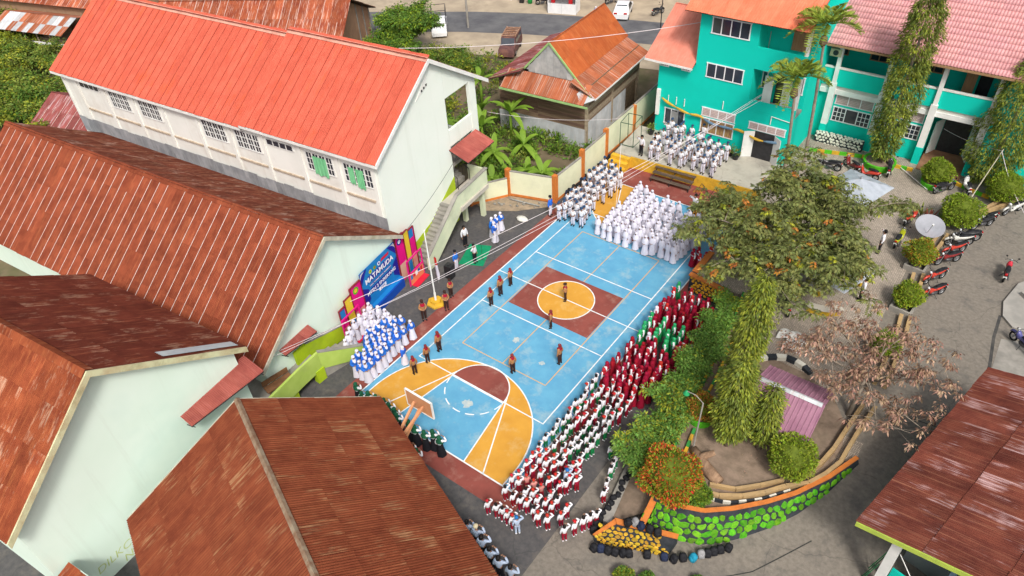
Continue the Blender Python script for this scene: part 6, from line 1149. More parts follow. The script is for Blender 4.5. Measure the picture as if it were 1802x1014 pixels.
    put('rear_fender', bmesh_('rf', lambda: MB().tube([(-.62+.33*math.cos(a), 0, .30+.33*math.sin(a)) for a in (1.2,1.7,2.2,2.7)], [.05,.06,.06,.05], 6).mesh('rear_fender', M_black, True)), t)
    put('side_stand', bmesh_('ss', lambda: MB().tube([(-.05,.1,.25),(-.12,.28,.01)], .015, 5).mesh('side_stand', M_dark)), t)
    return t
CROWD = json.loads('''{"boy":[[-5.65,13.97],[-4.97,13.88],[-4.46,13.62],[-3.81,13.2],[-5.07,13.09],[-4.5,13.09],[-3.63,12.85],[-5.57,12.83],[-4.81,12.05],[-4.94,12.81],[-4.2,12.22],[-3.77,12.28],[-5.62,11.68],[-5.46,12.07],[-4.92,11.7],[-4.29,11.43],[-3.61,11.49],[-5.6,13.27],[-5.32,10.52],[-4.96,10.72],[-4.82,10.06],[-4.24,10.65],[-3.66,10.52],[-4.22,10.03],[-5.32,9.81],[-5.38,9.31],[-4.73,9.12],[-4.9,8.75],[-4.28,9.34],[-5.36,8.79],[-5.36,8.34],[-3.78,9.35],[-4.17,8.63],[-3.72,8.66],[-4.56,7.98],[-4.14,8.14],[-5.11,7.59],[-4.74,7.72],[-3.62,8.09],[-4.11,7.59],[-5.0,7.15],[-5.13,7.01],[-3.45,7.53],[-4.03,6.96],[-3.4,7.11]],"wgirl":[[-2.01,7.08],[-1.44,6.94],[-0.92,6.83],[-0.35,6.95],[0.35,6.84],[1.08,6.95],[1.88,6.8],[2.28,7.06],[2.94,7.13],[3.44,7.11],[3.9,7.11],[-1.49,7.41],[-1.48,7.8],[-1.63,8.44],[-1.56,9.39],[-1.39,10.03],[-1.46,10.74],[-1.5,11.19],[-1.66,11.8],[-1.64,12.37],[-1.55,8.99],[-1.46,9.58],[-1.08,12.3],[-0.38,11.83],[-0.88,7.48],[-0.94,8.08],[-0.99,8.89],[-0.91,9.27],[-0.86,9.56],[-0.93,10.12],[-0.94,10.59],[-0.83,10.86],[-0.98,11.38],[-0.3,7.47],[-0.39,8.24],[-0.48,8.89],[-0.11,8.74],[-0.38,9.86],[-0.33,10.16],[-0.23,10.49],[-0.32,10.98],[-0.35,11.5],[0.27,11.35],[0.32,7.37],[0.26,8.21],[0.21,8.56],[0.21,9.0],[0.36,9.29],[0.28,9.76],[0.36,10.2],[0.3,10.57],[0.38,10.88],[0.86,11.18],[0.89,11.81],[1.11,7.39],[1.08,7.93],[1.04,8.7],[1.14,9.15],[1.04,9.72],[0.91,10.16],[0.94,10.83],[1.84,7.74],[1.6,9.19],[1.75,8.72],[1.72,9.96],[1.77,10.45],[1.6,11.05],[1.63,11.4],[1.79,11.57],[2.4,10.84],[2.22,9.71],[2.27,9.24],[2.33,8.66],[2.39,7.97],[2.36,7.47],[3.07,7.57],[3.42,7.79],[2.9,8.41],[2.96,8.03],[2.91,9.03],[2.53,9.91],[2.94,9.91],[2.95,10.43],[2.92,11.24],[3.39,10.83],[3.4,10.4],[3.56,11.45],[3.86,10.76],[3.93,11.18],[4.04,11.5],[3.41,9.97],[3.44,9.37],[3.48,8.78],[3.46,8.35],[3.9,9.6],[4.13,9.81],[4.15,10.44],[4.01,8.77],[4.06,8.21],[4.02,7.83],[3.91,7.41],[4.26,10.76],[4.44,9.64],[4.3,9.19]],"wgirl2":[[-9.0,-8.44],[-8.91,-8.92],[-8.45,-8.37],[-8.75,-9.49],[-8.7,-10.02],[-8.4,-10.61],[-8.2,-10.98],[-8.05,-11.37],[-8.34,-9.4],[-8.44,-8.84],[-7.98,-9.21],[-7.73,-8.85],[-7.75,-8.29],[-7.36,-8.37],[-7.6,-9.29],[-8.58,-8.55]],"bgirl":[[-7.31,-8.81],[-6.96,-8.67],[-6.95,-8.34],[-6.6,-8.15],[-5.85,-8.08],[-7.3,-9.37],[-6.83,-9.38],[-6.37,-9.39],[-6.4,-8.82],[-5.93,-8.69],[-7.63,-9.82],[-7.22,-9.82],[-7.43,-10.24],[-6.98,-10.21],[-6.72,-9.9],[-6.52,-10.4],[-6.23,-10.29],[-6.26,-9.91],[-5.9,-9.8],[-5.83,-9.3],[-6.88,-10.59],[-6.61,-10.94],[-6.09,-10.72],[-5.85,-10.3],[-6.52,-11.28],[-6.01,-11.2],[-5.68,-10.76],[-6.62,-11.69],[-5.65,-11.16],[-6.11,-11.64],[-6.4,-12.18],[-5.98,-12.15],[-5.64,-11.67],[-5.67,-12.11]],"bgirl_lead":[[-4.76,-9.92]],"red":[[5.8,3.28],[6.54,3.19],[7.09,3.2],[5.86,2.39],[5.84,2.02],[5.77,1.5],[6.57,2.44],[7.13,2.25],[6.48,1.62],[6.5,1.09],[7.26,1.66],[7.62,2.37],[7.3,1.09],[7.82,1.04],[8.46,0.88],[8.51,0.47],[5.87,-1.99],[5.83,-2.44],[6.53,-1.92],[7.11,-2.14],[7.35,-1.98],[6.71,-2.53],[7.71,-1.92],[8.07,-1.98],[5.77,-3.34],[5.71,-3.86],[6.5,-3.39],[6.89,-3.42],[7.2,-2.68],[7.51,-2.65],[8.37,-1.95],[8.08,-2.68],[8.48,-2.7],[5.69,-4.46],[6.44,-3.84],[6.94,-3.8],[7.35,-3.46],[5.75,-4.89],[6.4,-4.33],[6.85,-4.43],[7.17,-4.49],[7.39,-3.95],[7.86,-3.52],[7.87,-3.91],[8.11,-3.69],[8.97,-2.66],[6.43,-4.94],[6.86,-5.05],[7.26,-5.05],[7.57,-4.56],[7.93,-4.43],[7.83,-5.16],[8.15,-5.05],[8.29,-4.52],[8.25,-4.1],[8.08,-3.2],[6.73,-2.94],[7.43,-3.17],[6.79,1.42],[7.65,1.72],[6.68,1.82],[6.95,1.93]],"red2":[[5.12,7.38],[5.3,7.73],[5.93,8.41],[5.87,7.53],[5.67,7.29]],"green":[[5.78,3.99],[5.77,0.54],[6.58,0.54],[5.88,-0.05],[5.81,-0.3],[6.62,-0.09],[7.28,0.48],[7.85,0.41],[5.92,-0.74],[6.62,-0.41],[7.24,-0.25],[5.95,-1.24],[6.73,-0.84],[7.43,-0.76],[7.89,-0.07],[7.56,-1.17],[7.85,-0.72]],"redwhite":[[5.78,1.09],[6.48,-1.14]],"kg":[[5.54,-5.36],[5.64,-5.9],[6.22,-6.2],[5.67,-6.71],[5.7,-7.13],[5.56,-7.45],[6.78,-6.57],[6.73,-6.92],[7.23,-6.93],[5.74,-8.42],[5.54,-9.11],[5.69,-8.84],[6.18,-8.83],[6.86,-8.12],[6.15,-9.19],[7.32,-8.18],[7.7,-7.5],[7.46,-6.29],[5.62,-9.67],[6.89,-8.72],[7.33,-8.66],[7.77,-8.04],[6.25,-9.69],[6.87,-9.3],[7.67,-8.6],[5.52,-10.19],[7.33,-9.11],[6.16,-10.32],[6.88,-9.7],[7.13,-9.69],[7.75,-9.23],[6.66,-10.29],[7.01,-10.2],[7.67,-9.6],[7.64,-10.24]],"kr":[[6.18,-5.86],[6.64,-5.96],[6.09,-7.27],[5.63,-8.1],[6.85,-7.53],[7.45,-7.63],[7.65,-7.15]],"krv":[[5.46,-6.16],[6.14,-6.66],[5.98,-7.87],[7.47,-5.97]],"kr_b":[[6.1,-11.48],[6.44,-11.48],[5.73,-12.76],[6.59,-12.13],[5.58,-13.14],[5.96,-13.11],[5.69,-13.83],[6.96,-13.25],[7.23,-13.36],[7.65,-12.81],[6.65,-13.87],[7.68,-13.27],[6.96,-13.84],[8.0,-13.26],[8.68,-12.97],[8.67,-13.47],[7.82,-14.1],[8.26,-13.97],[9.45,-13.49],[9.2,-13.98],[5.46,-14.92],[6.58,-14.83],[6.91,-14.88]],"krv_b":[[6.1,-10.95],[5.7,-11.55],[6.63,-11.03],[5.74,-12.12],[6.14,-12.16],[6.91,-11.44],[7.16,-12.24],[7.7,-12.13],[8.23,-11.46]],"krh":[[5.62,-10.9],[7.02,-10.96],[7.91,-11.91],[6.56,-13.34],[6.2,-13.89],[8.06,-12.85],[7.47,-13.92],[5.95,-14.83],[6.24,-14.81],[9.68,-13.05],[9.82,-12.78],[9.96,-12.47],[9.65,-11.27],[9.47,-10.72]],"kpink":[[6.24,-12.76],[6.6,-12.75],[7.01,-12.73]],"kblue":[[7.2,-14.92]],"nurse":[[7.74,-11.51]],"kline":[[8.72,-8.32],[8.63,-8.9],[9.17,-9.6],[9.25,-9.93],[8.74,-8.1],[9.12,-9.26]],"stage":[[-3.38,19.94],[-3.25,20.31],[-2.26,20.26],[-2.32,19.88],[-2.49,19.71],[-1.55,20.48],[-0.72,20.84],[-3.22,18.85],[-3.31,18.05],[-3.34,17.75],[-0.48,19.69],[-3.04,17.01],[-2.62,17.06],[-2.31,17.78],[-2.0,17.77],[-1.66,18.44],[-1.19,18.99],[-0.73,18.94],[-3.01,16.43],[-2.45,16.51],[-2.28,18.26],[-1.53,17.46],[-1.42,17.92],[-0.27,18.36],[0.22,18.85],[0.43,19.05],[0.43,19.51],[1.16,19.42],[2.01,19.17],[-1.36,16.47],[-0.48,17.32],[-0.42,17.81],[0.37,17.97],[1.0,18.93],[-0.51,16.61],[-0.43,16.91],[0.46,16.7],[0.29,17.54],[0.5,17.22],[1.28,16.64],[1.16,17.57],[1.09,17.97],[1.89,18.33],[1.75,17.87],[1.91,17.34],[1.86,16.94],[2.08,16.53]],"stageman":[[-3.93,16.6]],"scout":[[-3.65,-3.08],[-3.75,-1.96],[-3.79,-0.83],[-6.36,-6.46],[-5.81,-4.95],[-6.4,-3.83],[-3.74,-8.0],[-3.7,-9.09],[-3.71,-10.19],[0.97,-6.94],[2.8,-4.85],[0.68,-2.67],[0.05,-0.13]],"gdark":[[-4.9,-13.49],[-4.2,-13.7],[-3.78,-13.59],[-3.43,-13.49],[-2.81,-13.4],[-2.39,-13.48],[-1.84,-13.59],[-1.52,-13.77],[-0.68,-13.75],[-0.2,-13.82],[0.44,-13.76],[0.78,-13.53],[1.32,-13.61],[0.4,-14.76],[0.9,-14.86]],"men":[[5.55,-16.48],[6.12,-16.51],[6.63,-16.75],[7.24,-16.95],[7.85,-17.09],[8.49,-17.08]],"misc":[[-9.06,0.85],[-7.3,-0.24],[-7.93,-1.46],[-7.72,-3.25],[-8.09,2.75],[-8.15,3.28],[-8.09,3.74],[-7.62,2.41],[-6.1,7.11],[2.59,12.75]],"yardmen":[[14.87,13.57],[15.29,8.4]],"bikes":[["silver",20.42,21.88,21.27,23.23],["silver",19.06,19.45,20.22,21.07],["black",18.2,17.21,19.82,18.24],["red",18.0,14.92,19.43,16.82],["red",17.7,11.37,19.04,13.63],["red",18.26,10.4,19.03,11.53],["redwhite",21.7,16.46,21.74,14.02],["blue",23.19,9.49,23.85,8.86],["yellow",15.68,16.33,15.54,14.04],["red",15.86,19.19,15.32,16.86],["black",16.95,23.46,16.09,22.27],["white",17.49,24.46,18.05,23.07],["black",12.48,24.6,12.92,22.28],["red",10.74,22.2,12.48,21.89],["darkred",9.62,23.07,11.01,22.02],["black",8.48,21.64,9.42,21.74],["black",11.63,5.93,12.37,4.63]]}''')
BL = ['pale scooter at the far end of the lane row','pale motorbike next in the lane row','black motorbike in the lane row before the clipped bush','orange red motorbike with a black seat in the lane row','bright red motorbike beside the yellow kerb of the lane','red motorbike half under the withered branches','red and white motorbike parked alone by the pale apron','blue black motorbike cut by the right edge','yellow green scooter in front of the saluting man','red black scooter beside the satellite dish','black motorbike under the round clipped bush','white scooter behind the largest clipped bush','black scooter beside the green tree tub','red scooter in front of the tree tub','dark red scooter left of the tree tub','black motorbike by the kerb near the zinc shade','black motorbike beside the leafy tree trunk']
for i, (c, a, b_, c2, d2) in enumerate(CROWD['bikes']):
    m = Vector(((a+c2)/2, (b_+d2)/2)); dv = Vector((a-c2, b_-d2)).normalized()*.63
    motorbike(BL[i], c, m.x+dv.x, m.y+dv.y, m.x-dv.x, m.y-dv.y, Z1+(.02 if m.y > 0 else .02), scoot=i in (0,8,9,11,12,13,14))
for (lab, c, x, y, a_) in (('black motorbike squeezed between the pale ones in the lane row','black',19.55,19.75,.95),('grey motorbike beside the black one in the lane row','silver',18.75,17.0,.6),('red motorbike behind the orange red one in the lane row','darkred',18.6,14.7,.85)): motorbike(lab, c, x+.63*math.cos(math.pi+a_), y+.63*math.sin(math.pi+a_), x-.63*math.cos(math.pi+a_), y-.63*math.sin(math.pi+a_), Z1+.02)
for i, (x, y, rz, c, lab) in enumerate(((-31.6,42.6,.6,'black','black motorbike parked near the green bin across the street'),(-30.2,43.4,.5,'black','second black motorbike left of the white kiosk'),(-18.2,46.2,1.2,'black','dark motorbike on the forecourt behind the white hatchback'),(-24.6,46.8,1.0,'blue','dark blue motorbike behind the kiosk'))):
    motorbike(lab, c, x+.63*math.cos(rz), y+.63*math.sin(rz), x-.63*math.cos(rz), y-.63*math.sin(rz), .0)
# ================================================================ PEOPLE
M_skin = pm('skin', (0.36,0.20,0.13), (0.30,0.165,0.105), 6, .55); M_eye = pm('eye_dark', (0.02,0.015,0.012)); M_hair = pm('black_hair', (0.015,0.012,0.012), (0.01,0.008,0.008), 20, .5)
def cloth(name, c, k=.86): return pm('cloth_'+name, c, tuple(v*k for v in c), 7, .85, .15, 25, rnd=.10)
CW, CWs = cloth('white', (0.65,0.635,0.73), .93), cloth('white_shirt', (0.74,0.74,0.79), .95); CB = cloth('blue', (0.025,0.15,0.62)); CR = cloth('red', (0.30,0.008,0.028)); CR2 = cloth('bright_red', (0.52,0.025,0.025)); CG = cloth('green', (0.03,0.36,0.13)); CGd = cloth('dark_green', (0.015,0.10,0.05)); CGt = cloth('trouser_green', (0.01,0.22,0.07)); CN = cloth('navy', (0.035,0.075,0.16)); CK = cloth('black', (0.015,0.015,0.02)); CT = cloth('tan', (0.42,0.21,0.09)); CBr = cloth('brown', (0.045,0.022,0.018)); CLb = cloth('pale_blue', (0.46,0.55,0.72)); CP = cloth('pink', (0.62,0.25,0.23)); CM = cloth('maroon', (0.20,0.03,0.03)); CGy = cloth('grey_lilac', (0.60,0.58,0.68), .93)
J = dict(pel=((0,0,.86),.125), wai=((0,.005,1.0),.115), che=((0,.0,1.18),.13), neb=((0,-.005,1.335),.07), nek=((0,.0,1.40),.048), hea=((0,.02,1.475),.088), top=((0,.012,1.56),.072), nos=((0,.115,1.465),.016))
E_ = [('pel','wai'),('wai','che'),('che','neb'),('neb','nek'),('nek','hea'),('hea','top'),('hea','nos')]
for s, sx in (('l',-1),('r',1)):
    J['sh'+s] = ((sx*.155,0,1.295),.058); J['hi'+s] = ((sx*.085,0,.80),.088); J['kn'+s] = ((sx*.09,.015,.46),.06); J['an'+s] = ((sx*.095,-.015,.09),.042); J['to'+s] = ((sx*.105,.12,.035),.032)
    E_ += [('che','sh'+s),('sh'+s,'el'+s),('el'+s,'wr'+s),('wr'+s,'ha'+s),('pel','hi'+s),('hi'+s,'kn'+s),('kn'+s,'an'+s),('an'+s,'to'+s)]
def pose(kind):
    P = dict(J)
    for s, sx in (('l',-1),('r',1)): P['el'+s] = ((sx*.225,-.03,1.06),.043); P['wr'+s] = ((sx*.235,.02,.84),.031); P['ha'+s] = ((sx*.225,.045,.76),.030)
    if kind == 'salute': P['elr'] = ((.40,.06,1.30),.043); P['wrr'] = ((.22,.16,1.49),.031); P['har'] = ((.13,.14,1.535),.028)
    if kind == 'fold':
        for s, sx in (('l',-1),('r',1)): P['el'+s] = ((sx*.235,.02,1.07),.043); P['wr'+s] = ((sx*.10,.17,.99),.031); P['ha'+s] = ((sx*.03,.19,.97),.029)
    if kind == 'stride': P['knl'] = ((-.09,.14,.48),.06); P['anl'] = ((-.095,.16,.12),.042); P['tol'] = ((-.10,.29,.07),.032); P['knr'] = ((.09,-.04,.46),.06); P['anr'] = ((.095,-.26,.13),.042); P['tor'] = ((.10,-.14,.04),.032)
    return P
TMP = bpy.data.scenes.new('people_workshop')
def skin_mesh(name, P, edges, mats, grow=0.0, root='pel', sub=1):
    keys = []
    for a, b_ in edges:
        for k in (a, b_):
            if k not in keys: keys.append(k)
    me = bpy.data.meshes.new(name); me.from_pydata([P[k][0] for k in keys], [(keys.index(a), keys.index(b_)) for a, b_ in edges], []); o = bpy.data.objects.new(name, me); TMP.collection.objects.link(o)
    o.modifiers.new('skin', 'SKIN'); sv = me.skin_vertices[0].data
    for i, k in enumerate(keys): r_ = P[k][1]+grow; sv[i].radius = (r_, r_); sv[i].use_root = (k == root)
    m = o.modifiers.new('sub', 'SUBSURF'); m.levels = sub; m.render_levels = sub
    TMP.view_layers[0].update(); dg = TMP.view_layers[0].depsgraph; ev = o.evaluated_get(dg); out = bpy.data.meshes.new_from_object(ev); out.name = name; bpy.data.objects.remove(o); bpy.data.meshes.remove(me)
    out.materials.clear()
    for x in (mats if isinstance(mats,(list,tuple)) else [mats]): out.materials.append(x)
    out.polygons.foreach_set('use_smooth', [True]*len(out.polygons)); out.polygons.foreach_set('material_index', [0]*len(out.polygons)); return out
def add_details(me, P):
    """eyes and five fingers per hand, joined into the body mesh"""
    bm = bmesh.new(); bm.from_mesh(me); b = MB()
    for s in (-1, 1): b.box(s*.035-.012, s*.035+.012, .098, .108, 1.485, 1.50, 1)
    for s in ('l', 'r'):
        h0 = Vector(P['ha'+s][0]); w0 = Vector(P['wr'+s][0]); d = (h0-w0).normalized(); sd = d.cross(Vector((0,1,0)) if abs(d.y) < .9 else Vector((1,0,0))).normalized(); pn = d.cross(sd).normalized()
        for k, (o_, l) in enumerate(((-.021,.060),(-.007,.070),(.007,.066),(.021,.052))): p = h0+d*.015+pn*o_; b.tube([tuple(p), tuple(p+d*l*.55), tuple(p+d*l+sd*.012)], [.0085,.008,.006], 5)
        p = h0-d*.01+pn*(-.024); b.tube([tuple(p), tuple(p-pn*.022+d*.02), tuple(p-pn*.028+d*.045)], [.009,.008,.006], 5)
    tmp = b.mesh('tmp', [M_skin, M_eye]); tmp.polygons.foreach_set('material_index', b.m); bm.from_mesh(tmp); bm.to_mesh(me); bm.free(); bpy.data.meshes.remove(tmp); me.polygons.foreach_set('use_smooth', [True]*len(me.polygons)); return me
POSES = {k: pose(k) for k in ('stand','salute','fold','stride')}
BODY = {k: add_details(skin_mesh('person', P, E_, [M_skin, M_eye]), P) for k, P in POSES.items()}
def shirt(p, m, long_=True, grow=.017):
    P = dict(POSES[p]); P['pel'] = ((0,0,.84),.135); ed = [('pel','wai'),('wai','che'),('che','neb')]
    for s in 'lr': ed += [('che','sh'+s),('sh'+s,'el'+s)]+([('el'+s,'wr'+s)] if long_ else [])
    return skin_mesh('shirt', P, ed, m, grow)
def trousers(p, m):
    P = dict(POSES[p]); ed = [('wai','pel')]; P['wai'] = ((0,0,.97),.10)
    for s in 'lr': ed += [('pel','hi'+s),('hi'+s,'kn'+s),('kn'+s,'an'+s)]; P['an'+s] = (P['an'+s][0], .05)
    return skin_mesh('trousers', P, ed, m, .016)
def shoes(p, m):
    b = MB()
    for s in 'lr':
        a = Vector(POSES[p]['an'+s][0]); t_ = Vector(POSES[p]['to'+s][0]); b.tube([tuple(a+Vector((0,-.05,-.03))), tuple((a+t_)/2+Vector((0,0,-.01))), tuple(t_+Vector((0,.02,0)))], [.045,.052,.038], 8)
    return b.mesh('shoes', m, True)
def rings(name, m, R_, n=22, ripple=None, open_=None, off=(0,0)):
    """stack of elliptical rings (z, rx, ry, cy); open_ = (z_lo, z_hi, half_angle) leaves the face free"""
    b = MB()
    for i, (z, rx, ry, cy) in enumerate(R_):
        for j in range(n):
            t = 2*math.pi*j/n+math.pi/2; k = 1.0 if not ripple else 1+ripple*math.sin(6*t+.7)*max(0, i-1)/len(R_); b.v.append((rx*k*math.cos(t), cy+ry*k*math.sin(t), z))
    for i in range(len(R_)-1):
        zc = (R_[i][0]+R_[i+1][0])/2
        for j in range(n):
            a = abs(((j+.5)/n*2*math.pi+math.pi) % (2*math.pi)-math.pi)
            if open_ and open_[0] < zc < open_[1] and a < open_[2]: continue
            b.f.append((i*n+j, (i+1)*n+j, (i+1)*n+(j+1) % n, i*n+(j+1) % n)); b.m.append(0)
    return b.mesh(name, m, True)
SK = [(1.02,.135,.125,0),(.94,.155,.14,0),(.80,.175,.16,0),(.55,.20,.185,0),(.30,.235,.22,.01),(.07,.27,.25,.01)]
def skirt(m): return rings('skirt', m, SK, ripple=.10)
def hijab(m, long_=0.0): return rings('hijab', m, [(1.640,.012,.012,0),(1.632,.05,.055,0),(1.600,.088,.096,0),(1.555,.108,.118,-.005),(1.50,.112,.122,-.01),(1.45,.108,.118,-.01),(1.405,.098,.108,-.008),(1.365,.112,.112,0),(1.31,.19,.135,.0),(1.25,.215,.155,.008),(1.17-long_,.225+.1*long_,.172+.1*long_,.016)], 22, open_=(1.415,1.575,.62))
def hair(m=M_hair): return rings('hair', m, [(1.648,.02,.02,0),(1.636,.06,.065,-.005),(1.605,.088,.096,-.008),(1.56,.098,.108,-.012),(1.51,.098,.106,-.018),(1.455,.088,.09,-.03)], 18, open_=(1.44,1.575,1.15))
def cap(m, brim=True):
    b = MB(); b.lathe([(.100,1.56),(.106,1.60),(.098,1.655),(.05,1.685),(.01,1.69)], 16, (0,.005,0), sxy=(1,1.08))
    if brim: b.box(-.07,.07,.09,.17,1.566,1.578)
    return b.mesh('cap', m, True)
def peci(m): return MB().lathe([(.098,1.55),(.106,1.575),(.104,1.665),(.10,1.67)], 16, (0,.0,0), sxy=(.92,1.1)).mesh('cap', m, True)
def scarf(m): return rings('neckerchief', m, [(1.40,.075,.078,0),(1.36,.12,.10,.01),(1.30,.175,.135,.01),(1.24,.15,.16,.02)], 18)
def belt(m): return rings('belt', m, [(.995,.152,.148,0),(.95,.156,.152,0)], 18)
def vest(p, m):
    P = dict(POSES[p]); P['pel'] = ((0,0,.80),.15); return skin_mesh('vest', P, [('pel','wai'),('wai','che'),('che','neb'),('che','shl'),('che','shr')], m, .032)
def tunic(m): return rings('tunic', m, [(1.30,.15,.12,0),(1.2,.185,.165,0),(1.02,.18,.16,0),(.85,.20,.18,0),(.70,.215,.20,0)], 20, ripple=.05)
K = {}
K['wgirl'] = ('stand', [shirt('stand', CW), skirt(CW), hijab(CW, .22), shoes('stand', CK)]); K['wgirl_f'] = ('fold', [shirt('fold', CW), K['wgirl'][1][1], K['wgirl'][1][2], K['wgirl'][1][3]])
K['bgirl'] = ('fold', [shirt('fold', CB, grow=.040), skirt(CW), rings('hijab', CW, [(1.640,.012,.012,0),(1.632,.05,.055,0),(1.600,.088,.096,0),(1.555,.104,.114,-.005),(1.50,.108,.118,-.01),(1.45,.104,.114,-.01),(1.405,.095,.105,-.008),(1.365,.105,.108,0),(1.33,.125,.12,.01),(1.27,.12,.15,.04),(1.20,.07,.13,.06)], 22, open_=(1.415,1.575,.62)), K['wgirl'][1][3]]); K['bgirl_s'] = ('stand', [shirt('stand', CB, grow=.040)]+K['bgirl'][1][1:])
K['bboy'] = ('stand', [shirt('stand', CB, grow=.022), trousers('stand', CW), peci(CK), K['wgirl'][1][3]])
K['boy'] = ('stand', [shirt('stand', CWs, False), trousers('stand', CW), cap(CN), shoes('stand', CK), belt(CN)]); K['boy_s'] = ('salute', [shirt('salute', CWs, False), trousers('salute', CW), K['boy'][1][2], K['boy'][1][3], K['boy'][1][4]]); K['boy_h'] = ('fold', [shirt('fold', CWs, False), K['boy'][1][1], hair(), K['boy'][1][3], K['boy'][1][4]])
K['red'] = ('stand', [shirt('stand', CWs), skirt(CR), hijab(CR, .03), K['boy'][1][3]]); K['red_s'] = ('salute', [shirt('salute', CWs), K['red'][1][1], hijab(CR2, -.03), K['boy'][1][3]]); K['red_t'] = ('stand', [shirt('stand', CR), K['red'][1][1], hijab(CR, .16), K['boy'][1][3]])
K['redw'] = ('stand', [shirt('stand', CR), skirt(CR), hijab(CW, .0), K['boy'][1][3]]); K['green'] = ('stand', [shirt('stand', CWs), skirt(CGt), hijab(CG, .02), K['boy'][1][3]]); K['green_s'] = ('salute', [K['red_s'][1][0], K['green'][1][1], K['green'][1][2], K['boy'][1][3]])
K['kg'] = ('salute', [shirt('salute', CWs, True), trousers('salute', CGt), hair(), shoes('salute', CWs)]); K['kg2'] = ('stand', [shirt('stand', CWs), trousers('stand', CGt), K['kg'][1][2], shoes('stand', CWs)])
K['kr'] = ('salute', [K['kg'][1][0], trousers('salute', CR), cap(CR2), K['kg'][1][3]]); K['krh'] = ('salute', [K['kg'][1][0], K['kr'][1][1], K['kg'][1][2], K['kg'][1][3]]); K['krv'] = ('salute', [K['kg'][1][0], K['kr'][1][1], K['kr'][1][2], K['kg'][1][3], vest('salute', CR)])
K['kp'] = ('fold', [shirt('fold', CP), trousers('fold', CR), K['kr'][1][2], K['kg2'][1][3]]); K['kb'] = ('salute', [shirt('salute', CLb), trousers('salute', CLb), cap(cloth('cap_blue', (0.02,0.16,0.45))), K['kg'][1][3]])
K['scout'] = ('stand', [shirt('stand', CT), trousers('stand', CBr), hair(CM), K['boy'][1][3], scarf(CR)]); K['scout_b'] = ('fold', [shirt('fold', CT), trousers('fold', CBr), cap(CBr), K['boy'][1][3], scarf(CR)])
K['gdark'] = ('salute', [K['kg'][1][0], skirt(CK), hijab(CGd, .05), K['boy'][1][3]])
K['man'] = ('salute', [shirt('salute', CLb), trousers('salute', CK), hair(), K['boy'][1][3]]); K['man_c'] = ('salute', [K['man'][1][0], K['man'][1][1], cap(cloth('cream', (0.6,0.52,0.35)), False), K['boy'][1][3]])
K['teach'] = ('salute', [K['kg'][1][0], trousers('salute', CK), hair(), K['boy'][1][3]]); K['teach_w'] = ('stride', [shirt('stride', CWs), trousers('stride', CK), hair(), shoes('stride', CK)]); K['teach_st'] = ('stand', [shirt('stand', CWs), trousers('stand', CK), hair(), K['boy'][1][3]])
PEOPLE = []
def person(kind, x, y, z, face, label, group, s=1.0, jit=True):
    sc_ = s*(1+random.uniform(-.08,.07) if jit else 1); PEOPLE.append((kind, x, y, z, math.radians(face-90)+(random.uniform(-.22,.22) if jit else 0), sc_, label, group))
def settle_people(limit=300):
    """the people who show largest become objects of their own; the small far rows beyond the limit are one crowd"""
    cp = cam.matrix_world.translation; key = lambda p: (0 if p[7] is None else 1, (Vector(p[1:4])-cp).length); order = sorted(PEOPLE, key=key)
    for (kind, x, y, z, a, sc_, label, group) in order[:limit]:
        ps, parts = K[kind]; o = put('person', BODY[ps], None, (x, y, z), a, scale=sc_); tag(o, label, 'person', group)
        for m in parts: put(m.name.split('.')[0], m, o)
    rest = order[limit:]
    if not rest: return
    mats, V, LI, LT, MI_ = [], [], [], [], []; nv = 0; cache = {}
    for (kind, x, y, z, a, sc_, label, group) in rest:
        ps, parts = K[kind]; c, s_ = math.cos(a)*sc_, math.sin(a)*sc_
        for me in [BODY[ps]]+list(parts):
            if me.name not in cache:
                v = np.zeros(len(me.vertices)*3); me.vertices.foreach_get('co', v); li = np.zeros(len(me.loops), np.int32); me.loops.foreach_get('vertex_index', li); lt = np.zeros(len(me.polygons), np.int32); me.polygons.foreach_get('loop_total', lt); mi = np.zeros(len(me.polygons), np.int32); me.polygons.foreach_get('material_index', mi)
                ids = []
                for m in me.materials:
                    if m not in mats: mats.append(m)
                    ids.append(mats.index(m))
                cache[me.name] = (v.reshape(-1,3), li, lt, np.array(ids, np.int32)[np.clip(mi, 0, len(ids)-1)])
            v, li, lt, mi = cache[me.name]; V.append(np.stack([v[:,0]*c-v[:,1]*s_+x, v[:,0]*s_+v[:,1]*c+y, v[:,2]*sc_+z], 1)); LI.append(li+nv); LT.append(lt); MI_.append(mi); nv += len(v)
    V = np.concatenate(V); LI = np.concatenate(LI); LT = np.concatenate(LT); MI_ = np.concatenate(MI_)
    me = bpy.data.meshes.new('crowd'); me.vertices.add(len(V)); me.vertices.foreach_set('co', V.ravel()); me.loops.add(len(LI)); me.loops.foreach_set('vertex_index', LI.astype(np.int32)); me.polygons.add(len(LT)); st_ = np.concatenate([[0], np.cumsum(LT)[:-1]]).astype(np.int32)
    me.polygons.foreach_set('loop_start', st_); me.polygons.foreach_set('loop_total', LT.astype(np.int32)); me.polygons.foreach_set('material_index', MI_.astype(np.int32)); me.polygons.foreach_set('use_smooth', [True]*len(LT))
    for m in mats: me.materials.append(m)
    me.update(calc_edges=True); o = put('crowd', me); tag(o, 'far rows of pupils, mostly in white, on the stage and far court end', 'crowd'); o['kind'] = 'stuff'
def relax(pts, dmin, it=12):
    P = np.array(pts, float)
    for _ in range(it):
        for i in range(len(P)):
            d = P-P[i]; L_ = np.hypot(d[:,0], d[:,1]); L_[i] = 9; j = L_.argmin()
            if L_[j] < dmin: v = d[j]/max(L_[j], 1e-3)*(dmin-L_[j])*.5; P[j] += v; P[i] -= v
    return P
